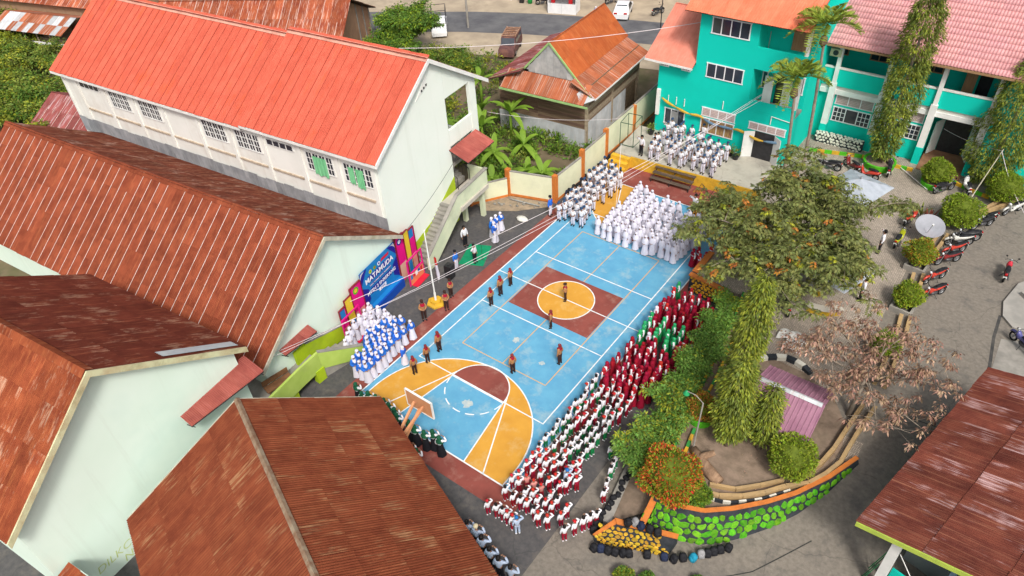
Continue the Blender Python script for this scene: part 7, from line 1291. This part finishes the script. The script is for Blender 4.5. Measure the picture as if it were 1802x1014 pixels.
def crowd(key, kinds, wts, z, face, label, group, s=1.0, dmin=.42):
    for (x, y) in relax(CROWD[key], dmin): person(random.choices(kinds, wts)[0], x, y, z, face(x, y) if callable(face) else face, label, group, s)
def fill(key, n, poly, dmin):
    """close gaps in a block: extra people inside its outline, clear of those already there"""
    rr = random.Random(len(key)*7+n); allp = [p for k in ('red','green','redwhite','kg','kr','krv','kr_b','krv_b','krh','kpink','kline') for p in CROWD[k]]; tries = 0
    xs = [p[0] for p in poly]; ys = [p[1] for p in poly]
    while n > 0 and tries < 4000:
        tries += 1; x, y = rr.uniform(min(xs), max(xs)), rr.uniform(min(ys), max(ys)); ins = False
        for i in range(len(poly)):
            (x1, y1), (x2, y2) = poly[i], poly[i-1]
            if (y1 > y) != (y2 > y) and x < (x2-x1)*(y-y1)/(y2-y1)+x1: ins = not ins
        if ins and min(math.hypot(x-p[0], y-p[1]) for p in allp) > dmin: CROWD[key].append([round(x, 2), round(y, 2)]); allp.append([x, y]); n -= 1
fill('red', 26, [(6.0,-5.2),(7.6,-5.4),(8.9,-1.5),(8.6,3.2),(6.5,4.2),(5.9,1.5),(6.3,-1.5)], .36); fill('krv', 8, [(5.6,-8.5),(7.9,-8.5),(8.0,-5.5),(6.2,-5.2)], .34); fill('krv_b', 8, [(5.5,-12.8),(8.3,-12.0),(7.8,-9.6),(5.9,-9.8)], .34)
tow = lambda x, y: math.degrees(math.atan2(-4.8-y, -6.8-x))
crowd('wgirl', ['wgirl','wgirl_f'], [.7,.3], .03, 262, 'girl in white robe and hijab in the large block at the far court end', 'girls in white on the court', .95)
crowd('wgirl2', ['wgirl','wgirl_f'], [.5,.5], .0, 0, 'girl in white robe standing behind the blue jacket girls by the banner', 'girls in white by the banner', .95)
crowd('bgirl', ['bgirl','bgirl_s'], [.7,.3], .0, -12, 'girl in royal blue jacket and white hijab left of the court', 'girls in blue jackets', .97)
crowd('boy', ['boy','boy_s','boy_h'], [.72,.16,.12], .03, 265, 'boy in white uniform and cap in the block beside the cream wall', 'boys in white on the court', 1.0)
crowd('stage', ['boy','boy_s','boy_h'], [.5,.3,.2], 1.0, 262, 'boy in white uniform and dark cap standing on the concrete stage', 'boys on the stage', 1.0)
crowd('red', ['red','red_s','red_t'], [.5,.2,.3], .03, tow, 'pupil in dark red hijab in the block along the right touchline', 'pupils in dark red', .88)
crowd('red2', ['red','red_s'], [.5,.5], .03, tow, 'pupil in dark red half hidden under the leafy tree', 'pupils under the tree', .88)
crowd('green', ['green','green_s'], [.7,.3], .03, tow, 'pupil in green hijab and green skirt among the dark red rows', 'pupils in green', .88)
crowd('redwhite', ['redw'], [1], .03, tow, 'pupil with a white hijab among the red and green rows', 'white hijabs in the red rows', .88)
crowd('kg', ['kg','kg2'], [.7,.3], .03, tow, 'boy in white shirt and green trousers near the right touchline', 'boys in green trousers', .77, .36)
crowd('kr', ['kr'], [1], .03, tow, 'child in red cap and white shirt between the green trousered boys', 'red caps among the boys', .77); crowd('krv', ['krv'], [1], .03, tow, 'child in red cap and dark red vest between the green trousered boys', 'red vests among the boys', .78)
crowd('kr_b', ['kr','krh'], [.85,.15], .005, tow, 'red capped child in white shirt and red trousers at the near corner', 'red capped children at the near corner', .77, .36); crowd('krv_b', ['krv'], [1], .005, tow, 'child in red cap and dark red vest in the block at the near corner', 'red vested children at the near corner', .78, .36); crowd('krh', ['krh'], [1], .005, tow, 'bareheaded child in white shirt and red trousers near the garden drain', 'bareheaded children at the near corner', .77, .36)
crowd('kpink', ['kp'], [1], .005, tow, 'child in a pink top and red cap in the near corner block', 'children in pink', .77); crowd('kline', ['kg'], [1], .005, tow, 'child in white shirt in the single line beside the feathery shrubs', 'line of children by the shrubs', .77, .36)
for (x, y) in CROWD['kblue']: person('kb', x, y, .005, tow(x, y), 'child all in pale blue with a blue cap at the end of the front row', None, .82)
for (x, y) in CROWD['nurse']: person('kb', x, y, .005, tow(x, y), 'taller helper in pale blue standing between the red and green rows', None, .95)
SL = ['scout nearest the halfway line of three standing on the left touchline','middle scout of the three standing on the left touchline','scout farthest along of the three on the left touchline','scout with crossed arms left of the flagpole','scout right beside the flagpole foot','scout just behind the flagpole','scout farthest from the banner of three near the three point arc','middle scout of three near the three point arc','scout nearest the hoop on the orange arc','scout standing alone on the blue court near the arc','scout standing alone near the right touchline','scout at the edge of the maroon centre box','scout standing in the orange centre circle']
for i, (x, y) in enumerate(CROWD['scout']): person('scout_b' if i in (3,4,5,12) else 'scout', x, y, .03 if i not in (3,4,5) else .0, tow(x, y) if i > 8 else (170 if i < 3 else (-20 if i < 6 else 175)), SL[i], 'scouts', .97, True)
crowd('gdark', ['gdark'], [1], .01, 95, 'person in dark green hijab and black skirt saluting under the hoop', 'row in dark green hijabs', .98, .45)
for i, (x, y) in enumerate(CROWD['men']): person('man_c' if i == 1 else 'man', x, y, 0, 100, ['saluting man in pale blue shirt at the head of the line by the rust roof','saluting man in a cream cap in the line by the rust roof','third saluting man in pale blue by the rust roof','fourth saluting man in pale blue by the rust roof','fifth saluting man in pale blue by the rust roof','last saluting man in pale blue at the bottom edge'][i], 'men saluting by the rust roof', 1.05)
x, y = CROWD['stageman'][0]; person('teach', x, y, 1.0, 265, 'man in white shirt and black trousers saluting at the stage steps', None, 1.06)
MI = CROWD['misc']; kin = ['teach_st','teach','bboy','wgirl','bgirl_s','bgirl_s','bgirl','bgirl_s','bboy','teach']; lab = ['man in white shirt standing at the foot of the outside stair','man saluting on the green carpet','boy in blue jacket beside the green carpet','girl in white holding the folded flag by the loudspeaker','girl in blue jacket nearest the microphone stand','girl in blue jacket second from the microphone stand','girl in blue jacket at the back of the microphone group','girl in blue jacket at the front of the microphone group','boy in blue jacket standing by the orange wall post','man in white shirt saluting beside the far baseline']
for i, (x, y) in enumerate(MI):
    if i != 3: person(kin[i], x, y, .0, 0 if i in (0,1,2,4,5,6,7) else (250 if i == 9 else 0), lab[i], None, 1.03)
(x, y), (x2, y2) = CROWD['yardmen']; person('teach', x, y, Z1, 200, 'man in white shirt and black trousers saluting in the yard beside the yellow scooter', None, 1.1); person('teach_st', x2, y2, Z1, 190, 'man in white shirt standing under the withered branches', None, 1.05)
x, y = CROWD['bgirl_lead'][0]; person('bgirl_s', x, y, .03, 200, 'girl in blue jacket standing apart on the court facing her block', None, .97)
person('bgirl_s', -23.5, 41.4, 0, 250, 'pedestrian standing by the white kiosk', None, .9)
settle_people()
bpy.data.scenes.remove(TMP)
# ================================================================ COURT FURNITURE
HP = thing('basketball_hoop', 'orange wooden basketball backboard on braced arms at the near baseline', 'basketball hoop', (.25,-15.15,0)); M_hoop = pm('faded_orange_board', (0.62,0.30,0.15), (0.52,0.24,0.12), 1.5, .75, dirt=(0.6,0.5,0.4), dirt_amt=.4)
MB().box(-.85,.85,1.62,1.68,2.75,3.85).obj('backboard', M_hoop, HP); b = MB()
for (a, b_, c, d) in ((-.87,.87,3.85,3.90),(-.87,.87,2.70,2.75),(-.90,-.85,2.70,3.90),(.85,.90,2.70,3.90)): b.box(a,b_,1.60,1.70,c,d)
b.obj('board_frame', M_white, HP); b = MB()
for (a, b_, c, d) in ((-.3,.3,3.42,3.46),(-.3,.3,3.02,3.06),(-.3,-.26,3.06,3.42),(.26,.3,3.06,3.42)): b.box(a,b_,1.683,1.687,c,d)
b.obj('target_square', M_white, HP); MB().tube([(.23*math.cos(t*.3927),1.95+.23*math.sin(t*.3927),3.0) for t in range(16)], .015, 6, closed=True).obj('rim', M_orange, HP)
for s in (-1,1): MB().beam((s*.12,0,2.4),(s*.3,1.6,3.3),.12,.12).obj('arm', M_hoop, HP)
MB().beam((0,0,1.6),(0,1.58,3.0),.10,.10).obj('brace', M_hoop, HP); MB().box(-.14,.14,-.14,.14,0,2.5).obj('post', M_hoop, HP)
FP = thing('flagpole', 'white flagpole on a yellow octagonal base left of the court', 'flagpole', (-6.8,-4.87,0)); MB().lathe([(.62,0),(.62,.12),(.36,.14),(.36,.30)], 6).obj('base', M_yellowp, FP); MB().tube([(0,0,.3),(0,0,3),(-.02,0,5.75)], [.05,.045,.035], 10).obj('pole', M_white, FP); MB().tube([(0,0,.3),(0,0,.9)], .075, 10).obj('sleeve', M_white, FP); MB().lathe([(.01,5.75),(.06,5.80),(.01,5.86)], 10).obj('finial', M_white, FP)
FL = thing('flag', 'red and white flag hanging furled on a short stand beside the flagpole', 'flag', (-8.05,-3.2,0)); MB().tube([(0,0,0),(0,0,2.25)], .02, 6).obj('stand', M_steel, FL)
for (z0, z1_, m, nm) in ((1.55,2.2,pm('flag_red', (0.5,0.02,0.015), (0.42,0.015,0.012), 6, .8),'red_half'), (.3,1.549,CW,'white_half')):
    b = MB(); N = 12
    for i in range(N+1):
        f = i/N; z = z1_-(z1_-z0)*f
        for k in range(9): a = k/8; wv_ = .26*(.35+.65*(2.2-z)/1.5 if z > .8 else .9*z/.8+.1); b.v.append((.03+.07*math.sin(k*1.6+z*2), -.02+wv_*(a-.5), z-.1*a))
    b.f = [(i*9+k,(i+1)*9+k,(i+1)*9+k+1,i*9+k+1) for i in range(N) for k in range(8)]; b.m = [0]*len(b.f); b.obj(nm, m, FL, True)
# event banner with its side panels (frame follows the hall gable)
BN = thing('event_banner', 'blue MATAMUDA event backdrop with white lettering against the mint gable', 'banner', (-10.12,-4.62,0), .16)
def ink(name, c): return pm('print_'+name, c, tuple(v*.92 for v in c), 2, .45)
I_cy, I_bl, I_nv, I_wh, I_pk, I_ye, I_rd = ink('cyan',(0.015,0.20,0.52)), ink('blue',(0.01,0.07,0.40)), ink('navy',(0.02,0.02,0.28)), ink('white',(0.85,0.85,0.9)), ink('pink',(0.72,0.01,0.22)), ink('yellow',(0.75,0.55,0.04)), ink('red',(0.6,0.02,0.05))
BWd, BH_ = 3.65, 3.45
MB().box(-.04,0,-BWd,0,0.3,BH_).obj('backdrop', I_cy, BN); MB().box(0,.42,-BWd+.35,-.15,0,.62).obj('plinth', I_bl, BN); MB().box(0,.30,-BWd+.1,-.02,.62,.635).obj('plinth_top', I_cy, BN)
def bpoly(name, pts, m, x): MB().add([(x, -BWd+p[0], p[1]) for p in pts]+[(x-.004, -BWd+p[0], p[1]) for p in pts], [tuple(range(len(pts))), tuple(reversed(range(len(pts),2*len(pts))))]).obj(name, m, BN)
bpoly('corner_print', [(0,3.43),(0,2.5),(.75,3.43)], I_nv, .006); bpoly('corner_print', [(BWd,3.43),(BWd-.75,3.43),(BWd,2.5)], I_nv, .006)
for k in range(3):
    bpoly('stripe_print', [(.08+.16*k,3.4),(.15+.16*k,3.4),(.02+.05*k,3.0+.12*k),(0,3.05+.12*k)], I_wh, .010); bpoly('stripe_print', [(BWd-.08-.16*k,3.4),(BWd-.02-.05*k,3.0+.12*k),(BWd,3.05+.12*k),(BWd-.15-.16*k,3.4)], I_wh, .010)
bpoly('side_print', [(0,2.3),(.55,1.9),(.55,1.1),(0,.7)], I_nv, .006); bpoly('side_print', [(BWd,2.3),(BWd,.7),(BWd-.55,1.1),(BWd-.55,1.9)], I_nv, .006); bpoly('ribbon_print', [(BWd-1.55,2.95),(BWd-.75,2.95),(BWd-.65,3.15),(BWd-1.45,3.15)], I_rd, .010)
for k in range(3):
    o = MB().lathe([(.02,.011),(.14,.011),(.14,.016),(.02,.016)], 14, axis='x').obj('emblem', [I_ye, M_greenp, I_wh][k], BN); o.location = (0,-BWd+1.0+.45*k,2.98); MB().lathe([(.02,.0165),(.08,.0165),(.08,.019),(.02,.019)], 10, axis='x').obj('emblem_core', [M_greenp, I_rd, I_nv][k], o)
yc_ = -BWd/2
bpoly('title_panel', [(.62,2.28),(BWd-.62,2.28),(BWd-.62,2.75),(.62,2.75)], I_nv, .008); text('MATAMUDA', .52, yc_, 2.34, I_wh, BN, .014, .004, .012)
bpoly('line_panel', [(.72,1.95),(BWd-.72,1.95),(BWd-.72,2.12),(.72,2.12)], I_nv, .008); text('MASA TA\'ARUF SISWA MADRASAH', .145, yc_, 1.98, I_wh, BN, .014)
bpoly('line_panel', [(.72,1.38),(BWd-.72,1.38),(BWd-.72,1.80),(.72,1.80)], I_nv, .008); text('MTSN 2 ENREKANG', .34, yc_, 1.46, I_wh, BN, .014, .004, .006); bpoly('year_panel', [(1.45,1.02),(2.2,1.02),(2.2,1.28),(1.45,1.28)], I_wh, .008); text('2024', .24, yc_, 1.07, I_nv, BN, .014)
for (y0, y1, zt, m, nm, em) in ((.08,.92,3.55,I_pk,'pink',1),(.98,1.45,3.45,I_ye,'yellow',0),(1.5,2.1,3.3,I_pk,'pink',0),(-4.75,-3.75,3.15,I_pk,'pink',1),(-5.4,-4.82,2.75,I_ye,'yellow',0),(-6.0,-5.46,2.4,I_pk,'pink',0)):
    lab = {(.08):'tall pink panel standing right of the blue backdrop',(.98):'narrow yellow panel right of the tall pink panel',(1.5):'outermost pink panel on the right of the backdrop',(-4.75):'pink panel with green emblem left of the blue backdrop',(-5.4):'yellow panel left of the emblem panel',(-6.0):'outermost low pink panel left of the backdrop'}[y0]
    p = thing('display_panel', lab, 'panel', (-10.12,-4.62,0), .16); MB().box(-.02+.06*(nm=='yellow'),.02+.06*(nm=='yellow'),y0,y1,0,zt).obj('board', m, p); xo = .022+.06*(nm=='yellow')
    MB().box(xo,xo+.004,y0+.04,y1-.04,.15,zt*.38).obj('lower_print', pm('print_orange_fade', (0.75,0.28,0.25), (0.6,0.5,0.35), .8, .5) if nm == 'pink' else I_cy, p)
    f = MB()
    for (a, b_, c, d) in ((y0-.03,y0,0,zt),(y1,y1+.03,0,zt),(y0-.03,y1+.03,zt,zt+.03)): f.box(-.03,.09,a,b_,c,d)
    f.obj('frame', ink('dark_red', (0.22,0.02,0.03)), p)
    if em:
        e = MB().lathe([(.02,.0),(.26,.0),(.26,.006),(.02,.006)], 8, axis='x').obj('emblem', M_greenp if y0 < 0 else I_nv, p); e.location = (xo+.002,(y0+y1)/2,zt-.45); MB().lathe([(.02,.0065),(.15,.0065),(.15,.009),(.02,.009)], 8, axis='x').obj('emblem_core', I_ye if y0 < 0 else I_wh, e)
    elif nm == 'pink': MB().box(xo,xo+.004,y0+.06,y1-.06,zt-.75,zt-.1).obj('blue_print', I_cy, p)
# photo booths with pink frames
for (x, y, lab) in ((-9.45,-3.75,'pink photo booth frame with an orange and blue front right of the backdrop'), (-8.85,-10.0,'pink photo booth frame behind the girls in white')):
    p = thing('photo_booth', lab, 'photo booth', (x, y, 0), .16); f = MB()
    for (a, b_, c, d) in ((-.85,-.77,0,2.0),(.77,.85,0,2.0),(-.85,.85,2.0,2.08),(-.77,.77,.9,.97)): f.box(-.04,.04,a,b_,c,d)
    f.obj('frame', I_pk, p); MB().box(-.03,.03,-.76,.76,.02,.89).obj('front_panel', pm('print_orange', (0.78,0.26,0.12), (0.7,0.2,0.1), 1.2, .5), p)
    for k in range(5): MB().box(.031,.036,-.7+.28*k,-.48+.28*k,.45+.06*(k % 2),.8).obj('print_block', [I_cy, I_rd, I_wh, I_bl, I_rd][k], p)
    MB().box(.05,.5,-.7,.7,.0,.06).obj('step', I_rd, p)
# carpet, speaker, stands
gc = tag(MB().prism([(-8.2,-1.0),(-6.6,-.25),(-7.5,1.85),(-8.95,1.2)], .003, .02).obj('carpet', pm('green_carpet', (0.01,0.26,0.12), (0.008,0.21,0.095), 3, .95, .2, 40)), 'green carpet on the asphalt before the flag raisers', 'carpet')
sp = thing('loudspeaker', 'black loudspeaker on the asphalt beside the court', 'loudspeaker', (-7.75,-2.35,0), .1); MB().box(-.26,.26,-.24,.24,0,1.05).obj('cabinet', M_black, sp); MB().lathe([(.02,0),(.17,.0),(.17,.02),(.02,.02)], 16, (.261,0,.35), axis='x').obj('woofer', M_dark, sp); MB().box(.261,.275,-.16,.16,.7,.95).obj('horn', M_dark, sp); MB().box(-.06,.06,-.1,.1,1.05,1.1).obj('handle', M_dark, sp)
for (x, y, lab) in ((-7.05,.25,'microphone stand on the green carpet'), (-7.25,2.15,'microphone stand before the girls in blue jackets')):
    p = thing('microphone_stand', lab, 'microphone stand', (x, y, 0)); b = MB()
    for k in range(3): b.tube([(0,0,.12),(.28*math.cos(2.1*k),.28*math.sin(2.1*k),.01)], .012, 5)
    b.obj('tripod', M_black, p); MB().tube([(0,0,.1),(0,0,1.35)], .013, 6).obj('shaft', M_black, p); MB().tube([(0,0,1.35),(-.25,-.1,1.45)], .018, 6).obj('microphone', M_black, p)
# bleacher seats, racks, goal on the stage side
bl_ = thing('bleacher', 'dark wooden three tier bench in front of the stage', 'bleacher', (-2.25,15.05,0), .03); M_oldw = pm('old_dark_wood', (0.13,0.095,0.07), (0.08,0.06,0.045), 2, .85, .3, 15, stretch=(.4,4,4), rnd=.15)
for k in range(3):
    for j in range(2): MB().box(0,3.3,.02+.42*k+.19*j,.19+.42*k+.19*j,.28+.26*k,.33+.26*k).obj('seat_plank', M_oldw, bl_)
for x in (.08,1.6,3.16):
    MB().box(x,x+.06,0,.08,0,.279).obj('leg', M_dark, bl_); MB().box(x,x+.06,1.2,1.28,0,1.0).obj('leg', M_dark, bl_); MB().beam((x+.03,.04,.22),(x+.03,1.22,.74),.05,.05).obj('stringer', M_dark, bl_)
for (x, y, lab) in ((2.1,15.5,'triangular black steel rack nearest the bench'), (3.2,15.45,'middle triangular black steel rack'), (4.2,15.4,'rightmost black steel rack by the tree')):
    p = thing('steel_rack', lab, 'rack', (x, y, 0), .9)
    for yy in (0,.5): MB().tube([(-.42,yy,0),(0,yy,.72),(.42,yy,0)], .022, 6).obj('a_frame', M_dark, p)
    for xx, zz in ((0,.72),(-.42,.02),(.42,.02)): MB().tube([(xx,0,zz),(xx,.5,zz)], .02, 6).obj('cross_bar', M_dark, p)
gf = thing('goal_frame', 'dark green steel goal frame stored at the stage corner', 'goal', (-6.2,17.2,1.0), .1); M_gf = pm('dark_green_steel', (0.02,0.09,0.05), (0.015,0.06,0.035), 5, .5)
for x in (0,1.15): MB().tube([(x,0,0),(x,.0,2.0),(x+.1,1.3,2.2),(x+.1,1.35,0),(x,0,0)], .03, 6, closed=False).obj('side_frame', M_gf, gf)
for (p_, q_) in (((0,0,2.0),(1.15,0,2.0)),((.1,1.3,2.2),(1.25,1.3,2.2)),((0,0,.05),(1.15,0,.05))): MB().tube([p_, q_], .03, 6).obj('cross_bar', M_gf, gf)
# backpacks
M_bp = [pm('bag_black', (0.02,0.021,0.025), (0.012,0.012,0.015), 8, .7), pm('bag_navy', (0.02,0.03,0.07), (0.015,0.02,0.045), 8, .7), pm('bag_teal', (0.02,0.28,0.42), (0.015,0.2,0.32), 8, .7), pm('bag_grey', (0.30,0.30,0.31), (0.2,0.2,0.21), 8, .7)]
_bag = {}
def backpack(x, y, z, rz, ci, label, group, lie=0.0):
    if ci not in _bag:
        b = MB(); n = 14
        for (zz, rx, ry) in ((0,.12,.08),(.03,.17,.12),(.2,.18,.14),(.36,.165,.12),(.44,.11,.08),(.46,.03,.02)): b.v += [(rx*abs(math.cos(2*math.pi*j/n))**.6*(1 if math.cos(2*math.pi*j/n) > 0 else -1), ry*abs(math.sin(2*math.pi*j/n))**.6*(1 if math.sin(2*math.pi*j/n) > 0 else -1), zz) for j in range(n)]
        for i in range(5): b.f += [(i*n+j, i*n+(j+1) % n, (i+1)*n+(j+1) % n, (i+1)*n+j) for j in range(n)]
        b.f += [tuple(reversed(range(n))), tuple(5*n+j for j in range(n))]; b.m = [0]*len(b.f); _bag[ci] = (b.mesh('bag_body', M_bp[ci], True), loft([(-.12,.14,.05,.10),(0,.15,.055,.12),(.12,.14,.05,.10)], M_bp[ci], 'front_pocket'), MB().tube([(-.08,.10,.42),(-.09,.18,.3),(-.09,.13,.08)], .018, 5).tube([(.08,.10,.42),(.09,.18,.3),(.09,.13,.08)], .018, 5).mesh('strap', M_bp[0], True))
    t = thing('backpack', label, 'backpack', (x, y, z), rz, group); t.rotation_euler = (lie, random.uniform(-.1,.1), rz); bb, pk, stp = _bag[ci]; put('bag_body', bb, t); put('front_pocket', pk, t, loc=(0,-.12,0)); put('strap', stp, t)
BP = [(10.55,-13.65,0),(10.85,-13.5,1),(11.15,-13.4,0),(11.45,-13.28,0),(11.75,-13.12,0),(12.05,-12.95,0),(12.72,-12.55,0),(13.4,-12.2,1),(13.75,-12.05,0),(14.1,-11.75,0),(14.4,-11.5,2),(14.68,-11.15,3),(14.9,-10.95,0),(15.1,-10.7,0),(15.3,-10.45,0),(15.5,-10.2,0)]
for (x, y, c) in BP: backpack(x, y, lane_z(x, y)+.01, random.uniform(-.5,.9), c, {0:'black backpack leaning along the foot of the painted stone walls', 1:'navy backpack leaning along the foot of the painted stone walls', 2:'bright blue backpack in the row below the green stone wall', 3:'grey backpack in the row below the green stone wall'}[c], 'backpacks below the stone walls', -.25)
for (x, y, c) in ((11.35,-12.05,0),(11.62,-11.85,3),(11.95,-11.9,1),(12.35,-11.8,0),(12.75,-11.75,0)): backpack(x, y, .79, random.uniform(-1,1), c, {0:'black backpack on top of the low yellow stone wall', 1:'navy backpack on top of the low yellow stone wall', 3:'grey and white backpack on top of the low yellow stone wall'}[c], 'backpacks on the yellow wall', -.2)
for k in range(22): y = 10.0+k*.30; backpack(-6.45+random.uniform(-.14,.14), y, .0, random.uniform(-1.6,1.6), 0 if k % 7 else 1, 'dark backpack in the pile along the cream wall behind the boys', 'backpacks along the cream wall', random.uniform(-.6,.3))
for k in range(12): y = -12.9+k*.32; backpack(10.2-.055*(y+12.9)*1.0+random.uniform(-.04,.04)-.1, y, .005, random.uniform(-1.6,1.6), 0, 'black backpack in the row along the bank kerb behind the children', 'backpacks along the bank kerb', -.3)
# potted plants by the stage
for (x, y, lab) in ((1.9,20.2,'black pot with leafy plants beside the teal doorway'), (-4.9,20.0,'dark pots in the stage corner by the goal frame'), (2.5,19.9,'second black pot by the teal doorway')):
    t = thing('potted_plant', lab, 'plant', (x, y, 1.0)); MB().lathe([(.2,0),(.3,.35),(.27,.36)], 12).obj('pot', M_black, t); b_, o = clumps([(0,0,.5),(.1,.1,.65),(-.12,0,.55)], 22, .28); put('foliage', leaf_mesh('foliage', b_, o+np.array([0,0,.4]), .2, .08, [L_scr]), t)
# ---- ropes and cables
M_rope = pm('white_rope', (0.75,0.70,0.72), (0.66,0.6,0.62), 4, .7)
def cable(label, p, q, sag, r_=.013, m=M_rope, name='rope', n=24):
    p, q = Vector(p), Vector(q); tag(MB().tube([tuple(p.lerp(q, i/n)-Vector((0,0,sag*4*(i/n)*(1-i/n)))) for i in range(n+1)], r_, 5).obj(name, m), label, 'rope' if m is M_rope else 'cable')
cable('white rope slung from the lime stair across the court to the teal balcony', (-9.1,-16.4,3.1), (3.4,20.8,6.3), .9); cable('second white rope running beside the first over the flag area', (-9.3,-15.8,3.0), (3.35,20.82,6.15), 1.25); cable('white rope from the balcony to the foot of the stair wall', (-9.3,-9.6,2.4), (3.5,20.8,5.9), .5, .016)
cable('thin pale cable stretched above the red roof and plank house', (-22,9.5,8.6), (-2.6,23.5,9.6), .5, .022, name='cable'); cable('black wire down the white gable wall', (-11.0,3.2,5.6), (-10.0,-3.8,3.6), .25, .014, M_dark, 'wire'); cable('white cable draped from the tree tub to the clipped bush', (12.9,24.8,1.35), (15.6,22.5,1.3), .0, .03); cable('white cord from the bamboo pole to the right edge', (18.85,24.3,4.5), (21.6,22.0,1.7), .3, .018); cable('thin cord from the bamboo pole to the entrance', (18.85,24.3,4.5), (14.8,28.2,3.2), .2, .014)
cable('pale cable crossing in front of the plank house', (-16,12.5,3.4), (-6.2,17.5,3.2), .4, .014, name='cable'); cable('rope from the boys block down to the court rope', (-4.3,14.0,3.2), (-1.9,9.3,.1), .0, .014); cable('street power cable along the top of the picture', (-35,32.6,8.2), (-15.9,42.5,8.0), .5, .02, M_dark, 'cable')
